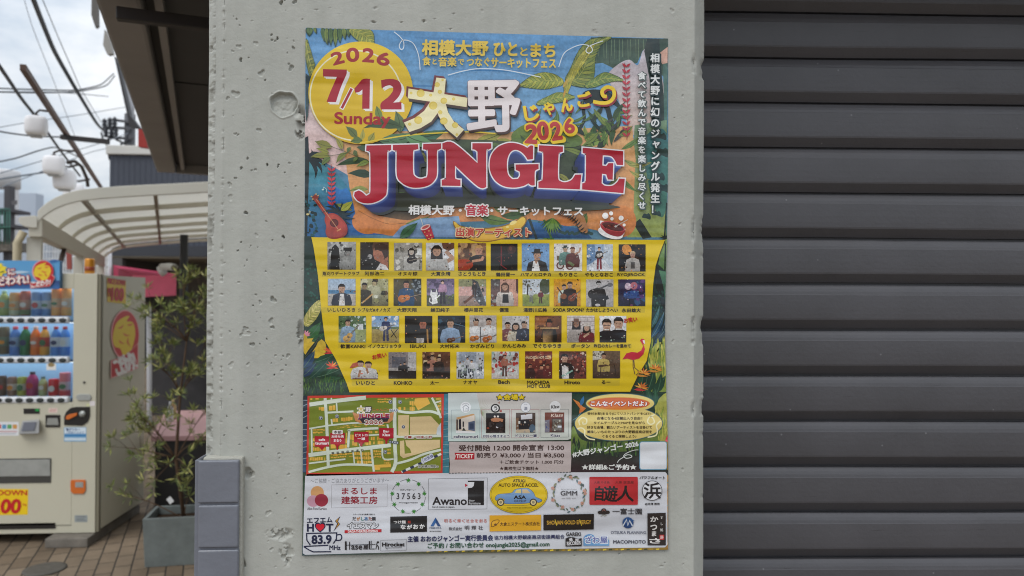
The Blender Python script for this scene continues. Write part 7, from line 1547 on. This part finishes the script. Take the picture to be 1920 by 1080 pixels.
vs = A0 + A1 + arch(0, .026) + arch(gl_, .026); fs = [(i, i + 1, n + i + 1, n + i) for i in range(n - 1)] + [(2 * n + i, 3 * n + i, 3 * n + i + 1, 2 * n + i + 1) for i in range(n - 1)]
MB().add(vs, fs).build('roof_sheet', pan_m, car)
def rib(s, w, h, m, name):
    c = arch(s, 0); vs = []; 
    for p, (a_, b_) in zip(c, prof): vs += [p - gu * w / 2, p + gu * w / 2, p + gu * w / 2 - Vector((0, 0, h)), p - gu * w / 2 - Vector((0, 0, h))]
    fs = [(4 * i + j, 4 * i + (j + 1) % 4, 4 * i + 4 + (j + 1) % 4, 4 * i + 4 + j) for i in range(n - 1) for j in range(4)] + [(0, 1, 2, 3), (4 * n - 1, 4 * n - 2, 4 * n - 3, 4 * n - 4)]
    return MB().add(vs, fs).build(name, m, car)
c = arch(0, .0); vs = []
for p in c: vs += [p - gu * .03 + Vector((0, 0, .05)), p + gu * .02 + Vector((0, 0, .05)), p + gu * .02 - Vector((0, 0, .05)), p - gu * .03 - Vector((0, 0, .05))]
fs = [(4 * i + j, 4 * i + (j + 1) % 4, 4 * i + 4 + (j + 1) % 4, 4 * i + 4 + j) for i in range(n - 1) for j in range(4)] + [(0, 1, 2, 3), (4 * n - 1, 4 * n - 2, 4 * n - 3, 4 * n - 4)]
MB().add(vs, fs).build('front_fascia', alu, car, .006)
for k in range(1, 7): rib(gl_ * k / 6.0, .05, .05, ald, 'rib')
for ppx, ppy in ((153, 372), (291, 361)):
    x = (onplane(ppx, ppy, G0, gu) - G0).dot(gv); i = max(j for j in range(n - 1) if prof[j][0] <= x); f = (x - prof[i][0]) / (prof[i + 1][0] - prof[i][0]); z = prof[i][1] * (1 - f) + prof[i + 1][1] * f
    a_ = G0 + gv * x + Vector((0, 0, z - .02)); MB().bar(a_ + gu * .03, a_ + gu * (gl_ - .03), .035, .04).build('purlin', mat('bronze_purlin', lin(150, 142, 126), .5), car)
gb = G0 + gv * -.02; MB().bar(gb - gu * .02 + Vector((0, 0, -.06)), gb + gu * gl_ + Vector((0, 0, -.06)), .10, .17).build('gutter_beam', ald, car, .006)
e = onplane(45, 415, G0, gu); MB().prism([onplane(x, y, G0 - gu * .04, gu) for x, y in ((34, 410), (38, 406), (50, 405), (66, 404), (70, 409), (69, 427), (60, 427), (44, 424), (36, 419))], gu * .1).build('gutter_end', alu, car, .004)
for s_ in (.12, gl_ * .5, gl_ - .1):
    b = G0 + gu * s_ - gv * .04; MB().box(-.055, -.055, 0, .055, .055, zc - .145)
    MB().obox((b.x, b.y, (zc - .145) / 2), gv * .055, gu * .055, (0, 0, (zc - .145) / 2)).build('post', alu, car, .006)
b = G0 + gu * .05 - gv * .16; MB().tube([(b.x, b.y, 0), (b.x, b.y, zc - .2), (b.x + .04, b.y + .02, zc - .1)], .035, 12).build('drain_pipe', mat('beige_pipe', lin(186, 174, 146), .5), car)
bt = MB().bar(G0 + gu * .9 - gv * .03 + Vector((0, 0, -.75)), G0 + gu * 1.9 + Vector((0, 0, -.12)), .04, .04).build('brace', mat('dark_brace', lin(70, 60, 54), .5), car)
# ------------------------------------------------ buildings further down the street
Zg = 17.0
def F(px, py, Z=Zg): return deep(px, py, Z)
gbx = F(206, 300); gw = mat('grey_siding', lin(76, 80, 90), .55, .3)
t = gw.node_tree; b = t.nodes['Principled BSDF']; co = N(t, 'ShaderNodeTexCoord'); wv = N(t, 'ShaderNodeTexWave', i_Scale=2.6, wave_type='BANDS', bands_direction='X'); bp = N(t, 'ShaderNodeBump', i_Strength=.8, i_Distance=.03); L(t, co, 'Object', wv, 'Vector'); L(t, wv, 0, bp, 'Height'); L(t, bp, 0, b, 'Normal')
gz0, gz1 = F(206, 470).z, F(206, 290).z; gzp = F(206, 273).z; gx = gbx.x; gy = gbx.y
gbd = empty('grey_building', (gx + 3, gy + 2, 0)); tag(gbd, 'dark grey corrugated two-storey shop with a white roof edge behind the carport', 'shop building')
MB().box(gx, gy, gz0, gx + 9, gy + 6, gz1).build('upper_wall', gw, gbd)
MB().box(gx - .06, gy - .08, gz1 + .002, gx + 9, gy + 6, gzp).build('roof_edge', mat('white_capping', lin(206, 204, 198), .5), gbd, .02)
lo_top = F(206, 492).z
MB().box(gx + .0, gy - .05, gz0 - .12, gx + 9, gy - .002, gz0 + .12).build('sign_band', mat('dark_band', lin(58, 60, 66), .5), gbd)
MB().box(gx + 2.6, gy - .04, gz0 + .15, gx + 2.74, gy + .02, gz1 - .1).build('wall_channel', mat('dark_band', lin(58, 60, 66), .5), gbd)
dkm = mat('shop_interior', lin(120, 112, 104), .7, .2)
MB().box(gx, gy + 2.6, 0, gx + 9, gy + 2.7, gz0 - .125).build('back_wall', dkm, gbd)
MB().box(gx, gy, gz0 - .16, gx + 9, gy + 2.59, gz0 - .122).build('ceiling', mat('shop_ceiling', lin(150, 140, 124), .6), gbd)
MB().box(gx - .002, gy + .2, 0, gx + .12, gy + 2.58, gz0 - .165).box(gx + .0, gy - .02, 0, gx + .3, gy + .19, gz0 - .165).build('side_wall', mat('shop_side', lin(84, 80, 78), .6), gbd)
for (px, py) in ((275, 497), (283, 504.5), (288, 511)):
    d = ray(px, py); tt = (gz0 - .163 - CAM.z) / d.z; p = CAM + d * tt
    if p.y > gy: MB().lathe([(.16, 0), (.16, .02)], (p.x, p.y, gz0 - .185), 16).build('downlight', mat('downlight', (1.0, .93, .78), .5, emit=1.4), gbd)
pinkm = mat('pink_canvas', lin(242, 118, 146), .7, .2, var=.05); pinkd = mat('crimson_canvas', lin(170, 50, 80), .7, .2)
Za = 12.0
aw = empty('shop_awning', F(275, 540, Za)); tag(aw, 'pink canvas awning over the shop front seen behind the shrub', 'awning')
p = [F(x, y, Za) for x, y in ((248, 516), (329, 516), (329, 554), (248, 558))]
MB().prism(p, (0, .03, 0)).build('valance', pinkm, aw)
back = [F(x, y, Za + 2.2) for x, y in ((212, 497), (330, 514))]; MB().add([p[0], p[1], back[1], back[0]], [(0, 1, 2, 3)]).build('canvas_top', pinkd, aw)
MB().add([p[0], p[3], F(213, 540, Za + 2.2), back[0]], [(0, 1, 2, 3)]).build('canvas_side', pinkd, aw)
# security camera and pipe
scam = empty('security_camera', F(318, 503, 11.5)); tag(scam, 'white security camera on an arm above the pink awning', 'camera')
wm = mat('white_casing', lin(224, 224, 222), .4); MB().tube([F(300, 500, 11.5), F(303, 508, 11.5), F(309, 514, 11.5)], .055, 12).build('mount', wm, scam); MB().tube([F(303, 501, 11.5), F(318, 500, 11.4), F(327, 502, 11.2)], .055, 12).build('housing', wm, scam); MB().tube([F(326, 501.5, 11.2), F(329, 502, 11.15)], .045, 12).build('lens', mat('lens_dark', lin(120, 116, 100), .2), scam)
dp = MB().tube([F(345, 440, 11.6), F(345, 560, 11.6), F(344, 700, 11.6), F(344, 760, 11.6)], .06, 10).build('downpipe', mat('black_pipe', lin(34, 34, 36), .4)); tag(dp, 'black downpipe running down the grey shop behind the shrub', 'pipe')
# dark sheet put in for the shade inside the shop, with odds and ends
dkw = MB().box(F(286, 600, 10.5).x, F(286, 600, 10.5).y, 0, F(286, 600, 10.5).x + 3.2, F(286, 600, 10.5).y + .08, F(300, 585, 10.5).z).build('interior_shade_sheet', mat('interior_shade', lin(70, 68, 70), .6, .3, var=.25, vscale=5)); tag(dkw, 'dark sheet standing for the shade inside the shop below the pink awning', 'backdrop')
wp = MB().tube([F(279, 575, 9.5), F(280, 730, 9.5), F(281, 860, 9.5)], .03, 10).build('white_pole', mat('white_pole', lin(200, 200, 204), .4)); tag(wp, 'thin white pole standing between the vending machine and the shrub', 'pole')
tb = empty('table', F(345, 900, 5.75)); tb.location.z = 0; tag(tb, 'table with a dusty pink top and black front behind the potted shrub', 'table')
zt = F(330, 817, 5.75).z
q = [atz(x, y, zt) for x, y in ((283, 818), (420, 815), (420, 768), (310, 770))]
MB().hexa([v - Vector((0, 0, .04)) for v in q], q).build('table_top', mat('dusty_pink', lin(190, 150, 150), .6, .3), tb, .006)
fr0, fr1 = q[0], q[1]; MB().hexa([(fr0.x + .02, fr0.y + .03, .06), (fr1.x, fr1.y + .03, .06), (fr1.x, fr1.y + .10, .06), (fr0.x + .02, fr0.y + .10, .06)], [(fr0.x + .02, fr0.y + .03, zt - .042), (fr1.x, fr1.y + .03, zt - .042), (fr1.x, fr1.y + .10, zt - .042), (fr0.x + .02, fr0.y + .10, zt - .042)]).build('front_panel', mat('black_panel', lin(40, 38, 38), .5), tb)
for s_ in (0, 1): v = q[0].lerp(q[1], .05 + .9 * s_); MB().box(v.x - .02, v.y + .03, 0, v.x + .02, v.y + .07, .058).build('foot', mat('black_panel', lin(40, 38, 38), .5), tb)
for (px, py, c, lb) in ((291, 742, (214, 214, 216), 'small white bottle standing on the dusty pink table'), (286, 705, (190, 160, 110), 'tan jar standing behind the white bottle on the pink table')):
    base_ = atz(px + 28, 790, zt); o = MB().lathe([(.024, .001), (.027, .01), (.027, .11), (.011, .14), (.011, .17)], (base_.x + (0 if py > 720 else .0), base_.y + (0 if py > 720 else .12), zt), 14).build('bottle' if py > 720 else 'jar', mat('ware_%d' % c[0], lin(*c), .4)); tag(o, lb, 'bottle' if py > 720 else 'jar')

# ------------------------------------------------ lantern rail, lanterns and pole
Za0, Za1 = 5.2, 9.4
rail_a = deep(43, 126, Za0); rz = rail_a.z; rail_b = atz(196, 362, rz)
rl = MB().bar(rail_a, rail_b + (rail_b - rail_a) * .5, .038, .042).build('lantern_rail', mat('rust_steel', lin(92, 70, 60), .6, .4, var=.2, vscale=6)); tag(rl, 'long rusty brown steel rail that the street lanterns hang from', 'rail')
ru = (rail_b - rail_a).normalized(); rv = Vector((ru.y, -ru.x, 0))
lanm = mat('lantern_white', lin(238, 236, 238), .45, .4); lbr = mat('lantern_bracket', lin(62, 54, 50), .5)
for i, (px, py, w, rp, lb) in enumerate(((68, 236, 38, (89, 208), 'white rounded street lantern hanging nearest the free end of the brown rail'), (101, 310, 37, (139, 284), 'white street lantern second along the brown rail, above the largest pair'), (121, 337, 39, (146, 330), 'white street lantern just below and beside the second one on the rail'), (139, 362, 36, (168, 355), 'white street lantern lowest on the rail, half hidden by the carport roof'))):
    a_ = atz(rp[0], rp[1], rz); Zl = (a_ - CAM).dot(FWD) if i != 2 else (atz(139, 284, rz) - CAM).dot(FWD) * 1.02
    c = deep(px, py, Zl); r_ = w / FPX * Zl / 2
    ln = empty('street_lantern', c + Vector((0, 0, r_))); tag(ln, lb, 'lantern', 'white lanterns along the street rail')
    hh = r_ * .95
    lm_ = []; lf = []; nn_ = 28
    prf = ((.30, -1), (.62, -.985), (.80, -.92), (.91, -.78), (.97, -.5), (1, 0), (.98, .45), (.93, .74), (.80, .92), (.58, .99), (.25, 1.0))
    for (q_, h_) in prf:
        for k in range(nn_):
            t_ = 2 * math.pi * k / nn_; e_ = .62; cx_ = math.copysign(abs(math.cos(t_)) ** e_, math.cos(t_)); sy_ = math.copysign(abs(math.sin(t_)) ** e_, math.sin(t_))
            lm_.append(c + rv * (r_ * q_ * cx_) + ru * (r_ * q_ * sy_ * .92) + Vector((0, 0, hh * h_)))
    for a0_ in range(len(prf) - 1):
        for k in range(nn_): lf.append((a0_ * nn_ + k, a0_ * nn_ + (k + 1) % nn_, (a0_ + 1) * nn_ + (k + 1) % nn_, (a0_ + 1) * nn_ + k))
    lf += [tuple(range(nn_))[::-1], tuple(range((len(prf) - 1) * nn_, len(prf) * nn_))]
    MB().add(lm_, lf, True).build('shade', lanm, ln)
    MB().obox(c - Vector((0, 0, hh + .008)), rv * r_ * .5, ru * r_ * .45, (0, 0, .008)).build('base_ring', mat('lantern_base', lin(170, 168, 166), .5), ln)
    tp = c + Vector((0, 0, hh)); ra = a_ if i != 2 else deep(rp[0], rp[1], Zl); MB().tube([tp - Vector((0, 0, .01)), tp + Vector((0, 0, r_ * .35)), tp + Vector((0, 0, r_ * .45)) + (ra - tp) * .3, Vector((ra.x, ra.y, tp.z + r_ * .5))], r_ * .11, 8).build('bracket', lbr, ln); MB().lathe([(r_ * .3, 0), (r_ * .22, r_ * .18)], tp - Vector((0, 0, .004)), 12).build('top_cap', lbr, ln)
cb0, cb1 = deep(115, 257, 7.3), deep(204, 266, 7.3); o = MB().bar(cb0, cb1, .045, .045).build('cross_arm', mat('dark_arm', lin(48, 44, 44), .5)); tag(o, 'dark horizontal arm crossing the brown lantern rail', 'arm')
hk = MB().tube([deep(127, 305, 7.0), deep(140, 302, 7.1), deep(153, 312, 7.2), deep(163, 335, 7.3), deep(165, 350, 7.3)], .016, 8).build('curved_bracket', lbr); tag(hk, 'dark curved bracket linking lanterns to the brown rail', 'bracket')

# utility pole with its insulators, half hidden by the canopy
up_ = empty('utility_pole', deep(243, 300, 25.0)); up_.location.z = 0; tag(up_, 'utility pole with insulators and wires beside the canopy edge', 'utility pole')
gm_ = mat('pole_grey', lin(84, 84, 88), .6); px_ = deep(243, 300, 25.0); MB().tube([(px_.x, px_.y, 0), (px_.x, px_.y, deep(243, 214, 25).z)], .17, 12).build('pole', gm_, up_)
dk_ = mat('insulator_dark', lin(50, 52, 58), .4)
for (x, y, x2, y2) in ((198, 239, 250, 241), (205, 258, 250, 260), (215, 225, 250, 230)): MB().bar(deep(x, y, 24.8), deep(x2, y2, 24.8), .08, .08).build('cross_arm', gm_, up_)
for (x, y) in ((196, 232), (206, 230), (215, 229), (199, 246), (209, 247), (217, 249)):
    c = deep(x, y, 24.7); s_ = MB(); s_.lathe([(.05, -.2), (.085, -.16), (.05, -.1), (.09, -.05), (.05, .02), (.09, .08), (.03, .17)], c, 10); s_.build('insulator', dk_, up_)
for k, pts in enumerate(([(190, 248), (193, 262), (203, 262), (208, 250)], [(215, 250), (218, 262), (232, 268), (240, 262)], [(226, 271), (236, 266), (240, 250), (240, 238)], [(198, 262), (203, 285), (206, 300)])): MB().tube([deep(x, y, 24.6) for x, y in pts], .036, 6).build('jumper_wire', dk_, up_)
rs_ = MB().prism([deep(x, y, 16) for x, y in ((259, 238), (275, 242), (275, 277), (259, 275))], (0, .15, 0)).build('rooftop_sign', mat('sign_red', lin(150, 44, 36), .5)); tag(rs_, 'red rooftop sign partly hidden behind the dark canopy', 'sign')
for k, (pts, c, lb, wd) in enumerate((([(172, -20), (182, -20), (183, 48), (179, 52), (171, 28)], (96, 92, 88), 'slender grey sign bracket high beside the canopy edge', .05), ([(196, 55), (204, 70), (210, 100), (201, 102), (193, 84)], (150, 146, 140), 'pale wall sign jutting out beyond the canopy edge', .08), ([(214, 105), (221, 118), (243, 215), (262, 240), (243, 238), (236, 205)], (52, 50, 52), 'dark upright shop sign beneath the canopy edge above the utility pole', .1), ([(224, 140), (230, 145), (247, 200), (246, 232), (241, 190)], (150, 150, 154), 'pale sign panel beside the dark upright sign', .1))):
    o = MB().prism([deep(x, y, 8.5 + k * 1.2) for x, y in pts], (0, wd, 0)).build('projecting_sign' if k else 'sign_bracket', mat('sgn_%d' % k, lin(*c), .5)); tag(o, lb, 'sign' if k else 'bracket')

# ------------------------------------------------ overhead cables
cm = mat('cable_black', lin(46, 46, 50), .5); ct = mat('cable_grey', lin(110, 116, 124), .5)
def cable(pts, r, m, lb):
    P_ = [deep(x, y, Z) for x, y, Z in pts]; P_.insert(0, P_[0] + (P_[0] - P_[1]) * 9)
    # smooth sag between the points
    q = []
    for i in range(len(P_) - 1):
        for k in range(6): q.append(P_[i].lerp(P_[i + 1], k / 6))
    q.append(P_[-1])
    for _ in range(3): q = [q[0]] + [(q[i - 1] + q[i] * 2 + q[i + 1]) / 4 for i in range(1, len(q) - 1)] + [q[-1]]
    o = MB().tube(q, r, 6).build('cable', m); tag(o, lb, 'cable', 'overhead cables across the sky')
cable([(55, -20, 6), (72, 25, 6.6), (100, 95, 8), (140, 165, 10), (180, 232, 16), (194, 246, 24)], .02, cm, 'thick black twisted cable running down to the insulators')
cable([(58, -20, 6), (75, 25, 6.62), (103, 95, 8.02), (143, 165, 10.02), (182, 230, 16), (197, 246, 24)], .012, cm, 'thinner black cable lashed beside the thick twisted cable')
cable([(-20, 98, 5), (2, 128, 5.4), (40, 185, 6.4), (75, 228, 7.6), (115, 285, 9.5), (150, 330, 12)], .014, cm, 'black cable passing in front of the first lantern')
cable([(72, -20, 9), (110, 72, 10), (140, 140, 11), (150, 165, 12), (190, 230, 15)], .006, ct, 'thin grey wire to the right of the thick black cable')
cable([(40, -20, 9), (60, 50, 9.5), (100, 150, 10.5), (140, 255, 12)], .004, ct, 'hair-thin pale wire in the middle of the sky')
cable([(-20, 165, 12), (60, 168, 12.5), (140, 170, 13), (190, 160, 14), (213, 138, 15)], .012, cm, 'upper dark cable strung straight across above the lanterns')
cable([(-20, 172, 12), (60, 174, 12.5), (140, 173, 13), (200, 162, 14.5), (215, 142, 15)], .012, cm, 'second dark cable just under the upper one')
cable([(-20, 171.5, 12), (92, 172.5, 12.7), (140, 175, 13), (203, 181, 14.6)], .008, ct, 'grey wire sagging to a small hook below the two dark cables')
cable([(-20, 242, 11), (60, 228, 12), (140, 217, 13), (240, 200, 15)], .006, ct, 'faint wire rising to the right behind the first lantern')
cable([(-20, 243, 9), (20, 250, 9.5), (60, 255, 10), (114, 257, 10.5)], .011, cm, 'dark cable meeting the left end of the horizontal arm')
cable([(-20, 307, 10), (30, 297, 10.5), (70, 283, 11), (104, 274, 11.5), (160, 300, 13)], .010, cm, 'dark cable running behind the second lantern')
cable([(-20, 339, 9), (30, 331, 9.5), (90, 322, 10)], .012, ct, 'grey cable low at the left reaching the lowest lanterns')
cable([(150, 280, 13), (190, 268, 14), (240, 250, 15)], .007, ct, 'thin wire from the rail up to the utility pole')
cable([(132, 300, 11), (170, 285, 12), (200, 278, 14)], .006, ct, 'thin slack wire under the horizontal arm')

# ------------------------------------------------ the building with an outside stair, far left, and the back of the car park
tw = empty('stair_building', F(-10, 540, 24)); tw.location.z = 0; tag(tw, 'pale building with a rounded top and outside stair at the far left', 'building')
wt_ = mat('pale_wall', lin(226, 226, 228), .6, .2, var=.04); dk2 = mat('stair_dark', lin(72, 70, 74), .6); gn = mat('green_net', lin(70, 116, 104), .7)
q = F(-14, 330, 24); rr = 30 / FPX * 24; MB().lathe([(rr, F(0, 348, 24).z), (rr, F(0, 318, 24).z), (rr * .97, F(0, 315, 24).z)], (q.x, q.y + rr, 0), 24).build('round_top', wt_, tw)
a_, b_ = F(17, 400, 25), F(27, 400, 25); MB().box(a_.x, a_.y, 0, b_.x, b_.y + .25, F(20, 337, 25).z).build('side_wall', wt_, tw)
a_, b_ = F(-60, 400, 25), F(16, 400, 25); MB().box(a_.x, a_.y + 1.5, 0, b_.x, a_.y + 2, F(0, 350, 25).z).build('back_wall', mat('hazy_wall', lin(180, 190, 204), .6), tw)
for (x0, x1) in ((7, 17),): a_, b_ = F(x0, 400, 24), F(x1, 400, 24); MB().box(a_.x, a_.y, 0, b_.x, a_.y + .3, F(0, 348, 24).z).build('stair_column', dk2, tw)
for (y0, y1, m_) in ((390, 396, dk2), (419, 425, dk2), (452, 470, mat('plant_mix', lin(110, 104, 96), .8, var=.4, vscale=8))): MB().box(F(-60, y0, 23.7).x, F(0, y0, 23.7).y, F(0, y1, 23.7).z, F(16, y0, 23.7).x, F(0, y0, 23.7).y + 1.2, F(0, y0, 23.7).z).build('landing', m_, tw)
for x in (-6, 1, 7, 13, 18): MB().tube([F(x, 458, 23.6), F(x, 391, 23.6)], .02, 6).build('rail_post', gn, tw)
for y in (392, 426): MB().tube([F(-40, y, 23.55), F(19, y, 23.55)], .022, 6).build('hand_rail', gn, tw)
sp = MB().hexa([F(22, 384, 22), F(32, 384, 22), F(32, 384, 22.4), F(22, 384, 22.4)], [F(21, 377, 22), F(33, 375, 22), F(33, 375, 22.4), F(21, 377, 22.4)]).build('street_speaker', mat('speaker_grey', lin(92, 90, 92), .6)); tag(sp, 'small grey loudspeaker on the edge of the pale stair building', 'loudspeaker')
tp = empty('far_pole', F(61, 390, 28)); tp.location.z = 0; tag(tp, 'thin distant pole rising behind the curved carport roof', 'pole'); c = F(61, 379, 28); MB().tube([(c.x, c.y, 0), (c.x + .1, c.y, c.z)], .06, 8).build('shaft', gm_, tp); MB().bar(F(58, 382, 28), F(66, 380, 28), .05, .05).build('arm', gm_, tp)
fence = empty('mesh_fence', F(130, 470, 14)); fence.location.z = 0; tag(fence, 'white wire mesh fence at the back of the carport', 'fence')
fb = MB(); y0 = F(80, 470, 14).y; x0, x1 = F(72, 470, 14).x, F(200, 470, 14).x; z0, z1 = .1, F(100, 432, 14).z
for k in range(26): x = x0 + (x1 - x0) * k / 25; fb.tube([(x, y0, z0), (x, y0, z1)], .009, 5)
for k in range(22): z = z0 + (z1 - z0) * k / 21; fb.tube([(x0, y0, z), (x1, y0, z)], .009, 5)
fb.build('wire_mesh', mat('white_wire', lin(206, 208, 210), .5), fence)
for k in (0, .5, 1): x = x0 + (x1 - x0) * k; MB().tube([(x, y0 + .04, 0), (x, y0 + .04, z1 + .05)], .04, 8).build('post', mat('white_wire', lin(206, 208, 210), .5), fence)
for k, (xa_, xb_, ya_, c, nm, lb) in enumerate(((20, 52, 440, (150, 160, 176), 'far_house', 'hazy blue-grey house far behind the carport post'), (28, 44, 466, (206, 210, 214), 'far_house', 'small white house wall low beside the beige drain pipe'), (74, 110, 425, (190, 190, 190), 'far_house', 'pale house with grey upper wall behind the mesh fence'), (118, 200, 452, (176, 170, 160), 'far_house', 'beige house behind the mesh fence, right of the pale one'))):
    a_, b_ = F(xa_, ya_, 34 + k), F(xb_, ya_, 34 + k); h = empty(nm, ((a_.x + b_.x) / 2, a_.y + 3, 0)); tag(h, lb, 'house', 'far houses behind the car park')
    MB().box(a_.x, a_.y, 0, b_.x, a_.y + 6, a_.z).build('wall', mat('house_%d' % k, lin(*c), .7, var=.05), h); MB().box(a_.x - .1, a_.y - .15, a_.z + .002, b_.x + .1, a_.y + 6.1, a_.z + .14).build('roof', mat('house_roof', lin(110, 108, 110), .7), h)
    w_ = (b_.x - a_.x); MB().box(a_.x + w_ * .25, a_.y - .03, a_.z * .6, a_.x + w_ * .65, a_.y + .01, a_.z * .8).build('window', mat('house_window', lin(70, 80, 92), .2), h)
pst = MB().prism([F(x, y, 11.4) for x, y in ((124, 472), (133, 472), (134, 505), (125, 505))], (0, .03, 0)).build('banner', mat('banner_red', lin(150, 74, 66), .6)); tag(pst, 'narrow reddish banner by the mesh fence under the carport', 'banner')
wbd = MB().prism([F(x, y, 11.2) for x, y in ((136, 482), (158, 484), (158, 512), (136, 512))], (0, .03, 0)).build('notice_board', mat('board_pale', lin(190, 202, 206), .5, var=.25, vscale=14)); tag(wbd, 'pale notice board by the mesh fence beneath the gutter beam', 'board')
